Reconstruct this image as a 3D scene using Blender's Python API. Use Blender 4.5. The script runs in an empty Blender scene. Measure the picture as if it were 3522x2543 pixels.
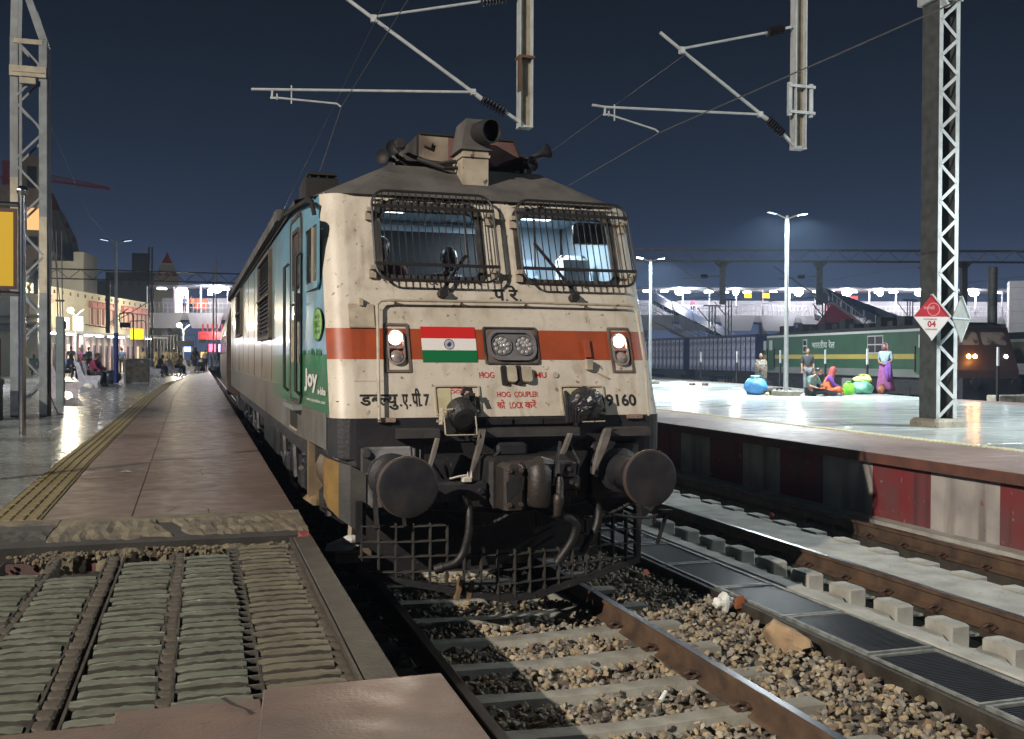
import bpy, math, random
from mathutils import Vector, Matrix, Euler
random.seed(7)
S = bpy.context.scene
COL = S.collection
R = math.radians
# ------------------------------------------------------------------ camera
cam_d = bpy.data.cameras.new('camera'); cam = bpy.data.objects.new('camera', cam_d); COL.objects.link(cam)
def _cam():
    yaw, pitch, roll = .3047, -.0112, .0044
    fw = Vector((math.sin(yaw)*math.cos(pitch), math.cos(yaw)*math.cos(pitch), math.sin(pitch)))
    rt = Vector((math.cos(yaw), -math.sin(yaw), 0)); up = rt.cross(fw)
    r = math.cos(roll)*rt + math.sin(roll)*up; u = -math.sin(roll)*rt + math.cos(roll)*up
    m = Matrix((r, u, -fw)).transposed().to_4x4(); m.translation = (-2.4252, -7.1234, 2.0461)
    cam.matrix_world = m
_cam()
cam_d.sensor_fit = 'HORIZONTAL'; cam_d.sensor_width = 36; cam_d.lens = 3400.2/3522*36
cam_d.clip_start = .05; cam_d.clip_end = 3000
S.camera = cam
# ------------------------------------------------------------------ night sky with the glow of the town along the horizon
W = bpy.data.worlds.new('World'); S.world = W; W.use_nodes = True
nt = W.node_tree; bg = nt.nodes['Background']
geo = nt.nodes.new('ShaderNodeTexCoord'); sep = nt.nodes.new('ShaderNodeSeparateXYZ')
nt.links.new(geo.outputs['Generated'], sep.inputs[0])
rmp = nt.nodes.new('ShaderNodeValToRGB')
nt.links.new(sep.outputs['Z'], rmp.inputs[0])
cr = rmp.color_ramp
stops = [(0.0, (.078,.105,.19)), (.05, (.052,.074,.136)), (.12, (.026,.040,.075)), (.20, (.0145,.0235,.043)), (.30, (.008,.0132,.0235)), (.42, (.0052,.0084,.0145)), (.7, (.0038,.006,.0095))]
while len(cr.elements) < len(stops): cr.elements.new(.5)
for e, (p, c) in zip(cr.elements, stops): e.position = p; e.color = (*c, 1)
nt.links.new(rmp.outputs[0], bg.inputs[0]); bg.inputs[1].default_value = 1.0
S.view_settings.view_transform = 'Standard'; S.view_settings.look = 'None'
S.view_settings.exposure = 0; S.view_settings.gamma = 1
S.render.engine = 'CYCLES'
S.cycles.use_denoising = True
try: S.cycles.denoiser = 'OPENIMAGEDENOISE'
except Exception: pass
S.cycles.max_bounces = 6; S.cycles.diffuse_bounces = 2; S.cycles.glossy_bounces = 3; S.cycles.transparent_max_bounces = 12
S.cycles.transmission_bounces = 3; S.cycles.sample_clamp_indirect = 4; S.cycles.caustics_reflective = False; S.cycles.caustics_refractive = False
# ------------------------------------------------------------------ lamps' light (most sit under a lamp built further down)
def spot(name, loc, target, power, col, cone=150, blend=.5, size=.12):
    l = bpy.data.lights.new(name, 'SPOT'); l.energy = power; l.color = col; l.spot_size = R(cone); l.spot_blend = blend; l.shadow_soft_size = size
    o = bpy.data.objects.new(name, l); COL.objects.link(o); o.location = loc
    o.rotation_euler = (Vector(target)-Vector(loc)).to_track_quat('-Z', 'Y').to_euler()
    return o
def point(name, loc, power, col, size=.1):
    l = bpy.data.lights.new(name, 'POINT'); l.energy = power; l.color = col; l.shadow_soft_size = size
    o = bpy.data.objects.new(name, l); COL.objects.link(o); o.location = loc
    return o
WARM = (1, .885, .765); COOL = (.88, .97, 1.0); WHITE = (.95, .96, 1.0)
LAMP_LEFT = (-25.0, -15.5, 16.3)          # flood lights on tall masts, one behind on either hand
spot('flood_mast_light', LAMP_LEFT, (3, 2, .6), 62000, WARM, 80, .4, .16)
spot('flood_mast_light', (24, -9, 13.0), (9, 8, 2), 6500, COOL, 80, .5, .2)
for x, y, pw in ((-11.3, 11.0, 1900), (-11.9, 30.0, 3600), (-12.9, 50.0, 4200)): spot('platform_lamp_light', (x, y, 7.04), (x+1.5, y, .78), pw, (.95, .97, 1), 150, .5, .12)  # unseen lamps added to brighten the left platform, its mast and benches
# right-hand platform lamps, two heads on each post
RIGHT_LAMPS = [(17.1, 23.0), (15.4, 4.6), (19.26, 38.53)]
for i, (x, y) in enumerate(RIGHT_LAMPS):
    for s, pw in ((-1, 1.0), (1, 1.3)):
        spot('platform_lamp_light', (x+s*.60, y, 7.06), (x+s*1.2, y, .78), (3700, 2900, 4200)[i]*pw, COOL, 165, .55, .12)

# ------------------------------------------------------------------ materials
MATS = {}
def mat(name, col, rough=.6, metal=0.0, col2=None, scale=6.0, lo=.35, hi=.65, bump=0.0, bscale=40.0, spec=.5, speck=None, streak=None, stretch=(1,1,1), detail=5, rvar=0.0, coat=0.0):
    """Principled surface with a noise-mixed second colour, optional dark specks, vertical streaks and fine relief."""
    if name in MATS: return MATS[name]
    m = bpy.data.materials.new(name); m.use_nodes = True; n = m.node_tree.nodes; L = m.node_tree.links
    b = n['Principled BSDF']; b.inputs['Roughness'].default_value = rough; b.inputs['Metallic'].default_value = metal
    b.inputs['Specular IOR Level'].default_value = spec
    if coat: b.inputs['Coat Weight'].default_value = coat; b.inputs['Coat Roughness'].default_value = .08
    tc = n.new('ShaderNodeTexCoord'); mp = n.new('ShaderNodeMapping'); mp.inputs['Scale'].default_value = stretch
    L.new(tc.outputs['Object'], mp.inputs[0])
    rgb = n.new('ShaderNodeRGB'); rgb.outputs[0].default_value = (*col, 1); cur = rgb.outputs[0]
    def noise(sc, det=5, src=None):
        t = n.new('ShaderNodeTexNoise'); t.inputs['Scale'].default_value = sc; t.inputs['Detail'].default_value = det
        L.new(src or mp.outputs[0], t.inputs['Vector']); return t
    def ramp(src, lo, hi):
        r = n.new('ShaderNodeMapRange'); r.inputs[1].default_value = lo; r.inputs[2].default_value = hi; L.new(src, r.inputs[0]); return r.outputs[0]
    def mix(f, a, c):
        x = n.new('ShaderNodeMix'); x.data_type = 'RGBA'; L.new(f, x.inputs[0]); L.new(a, x.inputs[6]); x.inputs[7].default_value = (*c, 1); return x.outputs[2]
    if col2: cur = mix(ramp(noise(scale, detail).outputs[0], lo, hi), cur, col2)
    if streak:
        c, amt, sc = streak
        mp2 = n.new('ShaderNodeMapping'); mp2.inputs['Scale'].default_value = (1, 1, .08); L.new(tc.outputs['Object'], mp2.inputs[0])
        f = ramp(noise(sc, 4, mp2.outputs[0]).outputs[0], .52, .72); mm = n.new('ShaderNodeMath'); mm.operation = 'MULTIPLY'; mm.inputs[1].default_value = amt; L.new(f, mm.inputs[0]); cur = mix(mm.outputs[0], cur, c)
    if speck:
        c, sc, th = speck
        cur = mix(ramp(noise(sc, 3).outputs[0], th, th+.05), cur, c)
    L.new(cur, b.inputs['Base Color'])
    if rvar:
        r = n.new('ShaderNodeMapRange'); r.inputs[1].default_value = .3; r.inputs[2].default_value = .7; r.inputs[3].default_value = max(.02, rough-rvar); r.inputs[4].default_value = rough+rvar
        L.new(noise(scale*1.7).outputs[0], r.inputs[0]); L.new(r.outputs[0], b.inputs['Roughness'])
    if bump:
        bp = n.new('ShaderNodeBump'); bp.inputs['Strength'].default_value = bump; bp.inputs['Distance'].default_value = .01
        L.new(noise(bscale, 4).outputs[0], bp.inputs['Height']); L.new(bp.outputs[0], b.inputs['Normal'])
    MATS[name] = m; m['_cur'] = ''; return m
def emis(name, col, strength):
    if name in MATS: return MATS[name]
    m = bpy.data.materials.new(name); m.use_nodes = True; b = m.node_tree.nodes['Principled BSDF']
    b.inputs['Base Color'].default_value = (*[min(1, c) for c in col], 1); b.inputs['Emission Color'].default_value = (*col, 1); b.inputs['Emission Strength'].default_value = strength
    MATS[name] = m; return m
def glass(name, tint=(.8,.85,.9), refl=.12, rough=.03):
    if name in MATS: return MATS[name]
    m = bpy.data.materials.new(name); m.use_nodes = True; n = m.node_tree.nodes; L = m.node_tree.links; n.remove(n['Principled BSDF'])
    t = n.new('ShaderNodeBsdfTransparent'); t.inputs[0].default_value = (*tint, 1); g = n.new('ShaderNodeBsdfGlossy'); g.inputs['Roughness'].default_value = rough
    f = n.new('ShaderNodeFresnel'); f.inputs[0].default_value = 1.5; x = n.new('ShaderNodeMixShader')
    L.new(f.outputs[0], x.inputs[0]); L.new(t.outputs[0], x.inputs[1]); L.new(g.outputs[0], x.inputs[2]); L.new(x.outputs[0], n['Material Output'].inputs[0])
    MATS[name] = m; return m

# ------------------------------------------------------------------ mesh building
SPLIT = {'sill_plate', 'pier', 'guide_blade', 'posts', 'clamp_plate', 'foot_bracket', 'socket_box', 'socket_backing', 'cable_stub', 'clamp', 'counter_box', 'buffer_beam_step', 'grill_bracket', 'fitting', 'cross_fitting', 'parapet_bracket', 'roof_gear', 'side_lug', 'plank_rail', 'rail_seat', 'drain_wall', 'roof_hatch', 'guide_shoe', 'balcony_rail', 'mast_leg', 'mast_web', 'mast_bar', 'lit_signboard', 'handrail_bar', 'red_caps', 'insulators', 'bogies', 'insulator', 'hanging_arm', 'junction_box'}
class MB:
    def __init__(self): self.v = []; self.f = []; self.mi = []; self.ms = []; self.cur = 0; self.sm = []; self.smooth = False
    def m(self, material):
        if material not in self.ms: self.ms.append(material)
        self.cur = self.ms.index(material); return self
    def add(self, vs, fs):
        o = len(self.v); self.v += [tuple(p) for p in vs]
        for f in fs: self.f.append([i+o for i in f]); self.mi.append(self.cur); self.sm.append(self.smooth)
        return self
    def quad(self, a, b, c, d): return self.add([a, b, c, d], [(0, 1, 2, 3)])
    def poly(self, pts): return self.add(pts, [tuple(range(len(pts)))])
    def box(self, x0, x1, y0, y1, z0, z1, M=None):
        p = [Vector((x, y, z)) for z in (z0, z1) for y in (y0, y1) for x in (x0, x1)]
        if M is not None: p = [M @ q for q in p]
        return self.add(p, [(0, 2, 3, 1), (4, 5, 7, 6), (0, 1, 5, 4), (2, 6, 7, 3), (0, 4, 6, 2), (1, 3, 7, 5)])
    def cbox(self, c, s, rot=None):
        M = Matrix.Translation(Vector(c)) @ (rot.to_matrix().to_4x4() if rot is not None else Matrix())
        return self.box(-s[0]/2, s[0]/2, -s[1]/2, s[1]/2, -s[2]/2, s[2]/2, M)
    def bbox(self, x0, x1, y0, y1, z0, z1, b=.01):
        """box with chamfered vertical and top edges"""
        b = min(b, abs(x1-x0)/3, abs(y1-y0)/3, abs(z1-z0)/3)
        def ring(i, z): return [(x0+i+b, y0+i, z), (x1-i-b, y0+i, z), (x1-i, y0+i+b, z), (x1-i, y1-i-b, z), (x1-i-b, y1-i, z), (x0+i+b, y1-i, z), (x0+i, y1-i-b, z), (x0+i, y0+i+b, z)]
        return self.loft([ring(0, z0), ring(0, z1-b), ring(b, z1)], True, True, True)
    def loft(self, rings, closed=True, cap0=False, cap1=False):
        n = len(rings[0]); vs = [p for r in rings for p in r]; fs = []
        for i in range(len(rings)-1):
            for j in range(n if closed else n-1):
                k = (j+1) % n; fs.append((i*n+j, i*n+k, (i+1)*n+k, (i+1)*n+j))
        if cap0: fs.append(tuple(range(n))[::-1])
        if cap1: fs.append(tuple(range((len(rings)-1)*n, len(rings)*n)))
        return self.add(vs, fs)
    def tube(self, pts, r, n=8, caps=True, up=None):
        pts = [Vector(p) for p in pts]; rs = r if isinstance(r, (list, tuple)) else [r]*len(pts)
        rings = []; prev = None
        for i, p in enumerate(pts):
            d = (pts[min(i+1, len(pts)-1)]-pts[max(i-1, 0)])
            if d.length < 1e-9: d = Vector((0, 0, 1))
            d.normalize()
            if prev is None:
                a = Vector(up) if up is not None else (Vector((0, 0, 1)) if abs(d.z) < .9 else Vector((1, 0, 0)))
                x = d.cross(a).normalized()
            else: x = (prev - d*prev.dot(d)).normalized()
            prev = x; y = d.cross(x)
            rings.append([p+(x*math.cos(t)+y*math.sin(t))*rs[i] for t in [2*math.pi*k/n for k in range(n)]])
        return self.loft(rings, True, caps, caps)
    def bar(self, a, b, w, h, up=(0, 0, 1)):
        a = Vector(a); b = Vector(b); d = (b-a).normalized(); u = Vector(up); x = d.cross(u)
        if x.length < 1e-6: x = d.cross(Vector((1, 0, 0)))
        x.normalize(); y = x.cross(d)
        ring = lambda p: [p+x*w/2*sx+y*h/2*sy for sx, sy in ((-1, -1), (1, -1), (1, 1), (-1, 1))]
        return self.loft([ring(a), ring(b)], True, True, True)
    def lathe(self, c, prof, axis=(0, 0, 1), n=24):
        """prof: list of (distance along axis, radius)"""
        a = Vector(axis).normalized(); t = Vector((0, 0, 1)) if abs(a.z) < .9 else Vector((1, 0, 0)); x = a.cross(t).normalized(); y = a.cross(x); c = Vector(c)
        rings = [[c+a*h+(x*math.cos(q)+y*math.sin(q))*max(r, 1e-4) for q in [2*math.pi*k/n for k in range(n)]] for h, r in prof]
        return self.loft(rings, True, True, True)
    def ell(self, c, s, nu=12, nv=8, rot=None):
        rings = []
        for i in range(nv+1):
            t = math.pi*i/nv; t = min(max(t, .02), math.pi-.02)
            rg = [Vector((math.sin(t)*math.cos(2*math.pi*j/nu)*s[0], math.sin(t)*math.sin(2*math.pi*j/nu)*s[1], -math.cos(t)*s[2])) for j in range(nu)]
            if rot is not None: rg = [rot @ p for p in rg]
            rings.append([p+Vector(c) for p in rg])
        return self.loft(rings, True, True, True)
    def prism(self, poly, fn, d0, d1):
        """poly: 2-D outline; fn(u, v, d) -> 3-D point"""
        return self.loft([[fn(u, v, d0) for u, v in poly], [fn(u, v, d1) for u, v in poly]], True, True, True)
    def frame(self, outer, inner, fn, d0, d1):
        """ring-shaped plate between two outlines with the same number of points"""
        n = len(outer)
        rings = [[fn(u, v, d0) for u, v in outer], [fn(u, v, d1) for u, v in outer], [fn(u, v, d1) for u, v in inner], [fn(u, v, d0) for u, v in inner], [fn(u, v, d0) for u, v in outer]]
        return self.loft(rings, True)
    def xf(self, M):
        self.v = [tuple(M @ Vector(p)) for p in self.v]; return self
    def build(self, name, material=None, parent=None, loc=None, rotz=0.0, smooth=None):
        if name in SPLIT: return self.islands(name, material, parent)
        return self._build(name, material, parent, loc, rotz, smooth)
    def islands(self, name, material, parent):
        up = list(range(len(self.v)))
        def find(i):
            while up[i] != i: up[i] = up[up[i]]; i = up[i]
            return i
        for f in self.f:
            a = find(f[0])
            for i in f[1:]: up[find(i)] = a
        grp = {}
        for k, f in enumerate(self.f): grp.setdefault(find(f[0]), []).append(k)
        o = None
        for ks in grp.values():
            mb = MB(); ids = {}; mb.ms = list(self.ms)
            for k in ks:
                for i in self.f[k]:
                    if i not in ids: ids[i] = len(mb.v); mb.v.append(self.v[i])
                mb.f.append([ids[i] for i in self.f[k]]); mb.mi.append(self.mi[k]); mb.sm.append(self.sm[k])
            q = mb._build(name, material, parent); o = o or q
        return o
    def _build(self, name, material=None, parent=None, loc=None, rotz=0.0, smooth=None):
        me = bpy.data.meshes.new(name); me.from_pydata(self.v, [], self.f); me.update()
        ms = self.ms if self.ms else [material]
        for q in ms: me.materials.append(q)
        if self.ms: me.polygons.foreach_set('material_index', self.mi)
        if smooth is not None: me.polygons.foreach_set('use_smooth', [smooth]*len(self.f))
        elif any(self.sm): me.polygons.foreach_set('use_smooth', self.sm)
        o = bpy.data.objects.new(name, me); COL.objects.link(o)
        if parent is not None: o.parent = parent
        if loc is not None: o.location = loc
        if rotz: o.rotation_euler = (0, 0, rotz)
        return o
def autosmooth(o, ang=40):
    me = o.data; me.polygons.foreach_set('use_smooth', [True]*len(me.polygons))
    try: me.set_sharp_from_angle(angle=R(ang))
    except Exception: pass
    return o
def tag(o, label, cat, group=None, kind=None):
    o['label'] = label; o['category'] = cat
    if group: o['group'] = group
    if kind: o['kind'] = kind
    return o
def struct(o): o['kind'] = 'structure'; return o
def stuff(o): o['kind'] = 'stuff'; return o
def thing(name, label, cat, loc=(0, 0, 0), rotz=0.0, group=None):
    o = bpy.data.objects.new(name, None); COL.objects.link(o); o.location = loc; o.rotation_euler = (0, 0, rotz)
    o.empty_display_size = .2
    return tag(o, label, cat, group)
def sempty(name, loc=(0, 0, 0), rotz=0.0):
    o = bpy.data.objects.new(name, None); COL.objects.link(o); o.location = loc; o.rotation_euler = (0, 0, rotz); return struct(o)
def inst(src, parent=None, loc=None, rotz=None, scale=None):
    c = src.copy(); COL.objects.link(c)
    if parent is not None: c.parent = parent
    if loc is not None: c.location = loc
    if rotz is not None: c.rotation_euler = (0, 0, rotz)
    if scale is not None: c.scale = scale
    return c
def kids(o): return [q for q in bpy.data.objects if q.parent == o]
def dup(root, loc, rotz, label, group=None, swap=None):
    r = root.copy(); COL.objects.link(r); r.location = loc; r.rotation_euler = (0, 0, rotz); r['label'] = label
    if group: r['group'] = group
    def rec(a, b):
        for ch in kids(a):
            if ch == b: continue
            c = ch.copy()
            if swap and ch.type == 'MESH' and any(q and q.name in swap for q in ch.data.materials):
                c.data = ch.data.copy()
                for i, q in enumerate(c.data.materials):
                    if q and q.name in swap: c.data.materials[i] = swap[q.name]
            COL.objects.link(c); c.parent = b; rec(ch, c)
    rec(root, r); return r
def rrect(x0, x1, z0, z1, r, n=5):
    """rounded rectangle outline, counter-clockwise"""
    r = min(r, (x1-x0)/2*.999, (z1-z0)/2*.999); o = []
    for cx, cz, a0 in ((x1-r, z1-r, 0), (x0+r, z1-r, 90), (x0+r, z0+r, 180), (x1-r, z0+r, 270)):
        for k in range(n+1): t = R(a0+90*k/n); o.append((cx+r*math.cos(t), cz+r*math.sin(t)))
    return o
def rquad(p, r, n=5):
    """rounded quadrilateral from 4 corners (any convex order)"""
    o = []; p = [Vector(q) for q in p]
    for i in range(4):
        a, b, c = p[i-1], p[i], p[(i+1) % 4]
        s = b+(a-b).normalized()*r; e = b+(c-b).normalized()*r
        for k in range(n+1):
            t = k/n; q = s*(1-t)**2+b*2*t*(1-t)+e*t*t; o.append((q.x, q.y))
    return o
# ------------------------------------------------------------------ lettering (flat print, cut from Blender's own font)
def text_mesh(s, bold=0.0):
    cu = bpy.data.curves.new('txt', 'FONT'); cu.body = s; cu.size = 1; cu.offset = bold; cu.extrude = 0; cu.resolution_u = 3
    o = bpy.data.objects.new('txt', cu); COL.objects.link(o); dg = bpy.context.evaluated_depsgraph_get(); dg.update()
    me = bpy.data.meshes.new_from_object(o.evaluated_get(dg)); bpy.data.objects.remove(o)
    v = [tuple(p.co[:2]) for p in me.vertices]; f = [tuple(p.vertices) for p in me.polygons]; bpy.data.meshes.remove(me)
    return v, f
def clip_x(vf, x1, keep_left=True):
    """keep the part of a flat text mesh on one side of x = x1 (makes half letters)"""
    import bmesh
    v, f = vf; bm = bmesh.new(); bv = [bm.verts.new((a, b, 0)) for a, b in v]
    for q in f:
        try: bm.faces.new([bv[i] for i in q])
        except ValueError: pass
    bmesh.ops.bisect_plane(bm, geom=bm.verts[:]+bm.edges[:]+bm.faces[:], plane_co=(x1, 0, 0), plane_no=(1 if keep_left else -1, 0, 0), clear_outer=True)
    bm.verts.index_update(); vv = [tuple(p.co[:2]) for p in bm.verts]; ff = [tuple(w.index for w in q.verts) for q in bm.faces]; bm.free()
    return vv, ff
def shift(vf, dx, dy=0.0, k=1.0): return [(a*k+dx, b*k+dy) for a, b in vf[0]], vf[1]
def join(*vfs):
    v = []; f = []
    for a, b in vfs: o = len(v); v += a; f += [tuple(i+o for i in q) for q in b]
    return v, f
def bounds(vf):
    xs = [a for a, b in vf[0]]; ys = [b for a, b in vf[0]]; return min(xs), max(xs), min(ys), max(ys)
def put_text(name, vf, box, fn, material, parent, d=.003):
    """fit a flat text mesh in box (u0,u1,v0,v1) of a surface fn(u,v,d)"""
    if isinstance(vf, str): vf = text_mesh(vf, .012)
    if not vf[0]: return None
    x0, x1, y0, y1 = bounds(vf); u0, u1, v0, v1 = box
    mb = MB(); mb.add([fn(u0+(a-x0)/(x1-x0)*(u1-u0), v0+(b-y0)/(y1-y0)*(v1-v0), d) for a, b in vf[0]], vf[1])
    return mb.build(name, material, parent)
# ================================================================== ground, platforms, tracks
PZ = .78
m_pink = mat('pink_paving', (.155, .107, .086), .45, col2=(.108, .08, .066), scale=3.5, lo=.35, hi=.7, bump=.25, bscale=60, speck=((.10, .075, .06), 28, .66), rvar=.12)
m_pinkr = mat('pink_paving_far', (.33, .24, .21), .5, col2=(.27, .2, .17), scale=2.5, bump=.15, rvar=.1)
m_granite = mat('grey_granite', (.20, .213, .193), .24, spec=.28, col2=(.125, .135, .125), scale=2.2, lo=.3, hi=.75, speck=((.12, .13, .12), 30, .64), rvar=.07, bump=.012, bscale=9)
m_wet = mat('polished_tile', (.54, .585, .56), .2, spec=.25, col2=(.42, .475, .465), scale=.9, lo=.3, hi=.75, rvar=.09, bump=.05, bscale=6, stretch=(.5, 1.6, 1))
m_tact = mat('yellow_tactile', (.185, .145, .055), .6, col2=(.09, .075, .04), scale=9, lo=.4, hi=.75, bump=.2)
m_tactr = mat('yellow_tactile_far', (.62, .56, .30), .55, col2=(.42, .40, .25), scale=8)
m_conc = mat('old_concrete', (.36, .33, .26), .8, col2=(.22, .20, .16), scale=5, bump=.5, bscale=30, speck=((.1, .09, .07), 22, .64))
m_crumb = mat('broken_mortar', (.17, .14, .09), .9, col2=(.08, .07, .05), scale=7, bump=.9, bscale=26)
m_soil = mat('dark_soil', (.035, .032, .028), .95, col2=(.02, .018, .016), scale=4, bump=.5)
m_slab = mat('track_slab_concrete', (.43, .43, .385), .75, col2=(.27, .27, .24), scale=3, bump=.35, bscale=35, speck=((.2, .19, .16), 25, .66))
m_slep = mat('sleeper_concrete', (.30, .30, .26), .8, col2=(.19, .18, .15), scale=5, bump=.4)
m_rust = mat('rail_rust', (.105, .064, .037), .7, col2=(.05, .032, .022), scale=5, bump=.35, bscale=45)
m_steel = mat('rail_running_steel', (.40, .41, .43), .28, 1.0, col2=(.25, .25, .26), scale=9, stretch=(1, .2, 1))
m_clip = mat('rail_clip_rust', (.06, .03, .018), .7, col2=(.03, .016, .012), scale=20)
m_redp = mat('red_wall_paint', (.20, .028, .032), .65, col2=(.13, .06, .06), scale=2.2, lo=.38, hi=.72, bump=.35, streak=((.05, .028, .028), .85, 4), speck=((.22, .17, .16), 7, .66))
m_whip = mat('white_wall_paint', (.44, .41, .38), .7, col2=(.28, .26, .25), scale=2.2, lo=.35, hi=.7, bump=.35, streak=((.14, .12, .115), .85, 4), speck=((.2, .10, .09), 7, .68))
m_cope = mat('coping_dull_red', (.17, .065, .045), .7, col2=(.10, .05, .04), scale=4, bump=.3)

g = MB(); g.box(-60, 130, -30, 260, -1.2, -.36); struct(g.build('ground', m_soil))

# the wide yard between platforms and beyond, seen only as a dark strip
g = MB(); g.box(24.5, 120, -30, 200, -.36, -.05); struct(g.build('yard_ground', m_soil))

# ---- left platform ---------------------------------------------------------
lp = sempty('left_platform')
m_riser = mat('platform_riser', (.16, .06, .05), .8, col2=(.08, .05, .045), scale=3, bump=.3)
g = MB(); g.box(-40, -1.72, .16, 190, -.36, PZ-.125); g.build('platform_body', m_riser, lp)
g = MB(); g.box(-40, -1.60, -14, -3.34, -.36, PZ-.125); g.build('platform_body', m_riser, lp)
# pavement course lines: pink slabs from the edge, tactile strip, granite
def border(y):      # outer edge of the pink paving, which swings towards the track in the distance
    pts = [(-20, -3.60), (1, -3.60), (6, -3.68), (15, -3.72), (25, -3.80), (41, -3.72), (62, -3.25), (80, -1.9), (93, -1.80), (300, -1.80)]
    for (a, p), (b, q) in zip(pts, pts[1:]):
        if a <= y <= b: return p+(q-p)*(y-a)/(b-a)
    return -3.6
rs = random.Random(3)
def slab(name, x0, x1, y0, y1, z1, th, m, parent, gap=.003, x0b=None, x1b=None, jit=.0015):
    x0b = x0 if x0b is None else x0b; x1b = x1 if x1b is None else x1b; b = .004; z1 = z1+rs.uniform(-jit, jit)
    def q(i, z): return [(x0+gap+i, y0+gap+i, z), (x1-gap-i, y0+gap+i, z), (x1b-gap-i, y1-gap-i, z), (x0b+gap+i, y1-gap-i, z)]
    mb = MB(); mb.loft([q(0, z1-th), q(0, z1-b), q(b, z1)], True, False, True); return mb.build(name, m, parent)
g = MB(); g.box(-9, -1.74, .17, 70, PZ-.12, PZ-.02); g.build('mortar_bed', m_soil, lp)
y = 1.22
while y < 46:
    st = .92 if y < 24 else 1.84
    jx = lambda v: -2.93-.0125*min(v, 26)
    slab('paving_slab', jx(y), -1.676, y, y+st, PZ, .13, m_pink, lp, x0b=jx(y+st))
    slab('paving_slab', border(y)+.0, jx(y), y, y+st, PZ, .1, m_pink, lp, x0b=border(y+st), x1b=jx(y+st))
    y += st
g = MB()
ys = [46, 55, 62, 70, 80, 93, 190]
for a, b in zip(ys, ys[1:]):
    g.add([(border(a), a, PZ), (-1.676, a, PZ), (-1.676, b, PZ), (border(b), b, PZ)], [(0, 1, 2, 3)])
g.box(-1.80, -1.678, 46, 190, PZ-.13, PZ-.004); g.build('far_paving', m_pink, lp)
# tactile tiles with four raised ribs each
def tact_mesh(w, l, ribs, m):
    mb = MB(); mb.bbox(0, w, .002, l-.002, -.04, 0, .003)
    for i in range(ribs):
        c = w*(i+.5)/ribs; rw = w/ribs*.30
        mb.loft([[(c-rw, .012, -.001), (c-rw*.6, .018, .010), (c+rw*.6, .018, .010), (c+rw, .012, -.001)], [(c-rw, l-.012, -.001), (c-rw*.6, l-.018, .010), (c+rw*.6, l-.018, .010), (c+rw, l-.012, -.001)]], False, True, True)
    return mb.build('tactile_tile', m)
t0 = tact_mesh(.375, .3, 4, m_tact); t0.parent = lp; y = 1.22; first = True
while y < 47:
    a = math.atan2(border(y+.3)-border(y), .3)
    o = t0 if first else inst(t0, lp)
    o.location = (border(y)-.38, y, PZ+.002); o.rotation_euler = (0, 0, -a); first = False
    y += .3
# polished granite field: single tiles near, one sheet beyond
for i in range(8):
    for j in range(34):
        y0 = .62+j*.75; xa = border(y0)-.385-i*.75; xb = border(y0+.75)-.385-i*.75
        slab('granite_tile', xa-.75, xa, y0, y0+.75, PZ, .05, m_granite, lp, gap=.0015, x0b=xb-.75, x1b=xb, jit=.0006)
g = MB()
for a, b in zip([26.12, 41, 62, 80, 93], [41, 62, 80, 93, 190]):
    g.quad((-40, a, PZ-.001), (border(a)-(.385 if a < 47 else 0), a, PZ-.001), (border(b)-(.385 if b < 47 else 0), b, PZ-.001), (-40, b, PZ-.001))
g.quad((-40, -.3, PZ-.001), (-9.9, -.3, PZ-.001), (-9.98, 26.12, PZ-.001), (-40, 26.12, PZ-.001))
g.build('far_granite', m_granite, lp)
# broken screed at the end of the paving, one uneven crumbling lip
def lip(name, x0, x1, y0, y1, m, seed, n=44, k=7, zt=PZ, drop=.07):
    r2 = random.Random(seed); vs = []; fs = []
    fr = [r2.uniform(-.05, .05) for _ in range(n+1)]
    for _ in range(2): fr = [fr[i]*.6+fr[max(i-1, 0)]*.4 for i in range(n+1)]
    for i in range(n+1):
        x = x0+(x1-x0)*i/n
        for j in range(k+1):
            t = j/k; yy = y1+(y0+fr[i]*1.3-y1)*t+(r2.uniform(-.012, .012) if 0 < j else 0)
            z = zt+.004-(.012*t)-(drop*max(0, (t-.72)/.28)**1.2)+(r2.uniform(-.009, .009) if j > 1 else 0)
            if abs(x+2.75-.25*t) < .05 and t > .2: z -= .05
            vs.append((x, yy, z))
    for i in range(n):
        for j in range(k): a = i*(k+1)+j; fs.append((a, a+1, a+k+2, a+k+1))
    o = len(vs)
    for i in range(n+1): v = vs[i*(k+1)+k]; vs.append((v[0], v[1]+.02, -.05))
    for i in range(n): fs.append((i*(k+1)+k, o+i, o+i+1, (i+1)*(k+1)+k))
    mb = MB(); mb.add(vs, fs); o = mb.build(name, m, lp); return o
lip('broken_screed', -3.45, -1.66, .12, 1.225, m_crumb, 4)
lip('dark_patch', -4.6, -3.46, .28, .95, mat('tar_patch', (.055, .05, .042), .9, col2=(.03, .028, .024), scale=8, bump=.8, bscale=30), 9, 24)
lip('screed_strip', -4.6, -3.46, .93, 1.225, m_crumb, 12, 20, 3, PZ, .01)
g = MB(); r2 = random.Random(5)
for i in range(260):      # rubble along the crack
    x = r2.uniform(-4.3, -1.75); s = r2.uniform(.006, .022); g.ell((x, .06+r2.uniform(-.10, .1), PZ-.075+r2.uniform(-.02, .02)), (s, s*r2.uniform(.6, 1.2), s*.7), 6, 4, Euler((r2.random()*3, r2.random()*3, 0)).to_matrix())
stuff(g.build('mortar_rubble', m_crumb, lp))
g = MB(); g.bbox(-1.76, -1.655, .05, .3, PZ-.2, PZ-.012, .02); g.build('red_edge_block', m_redp, lp)
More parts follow.
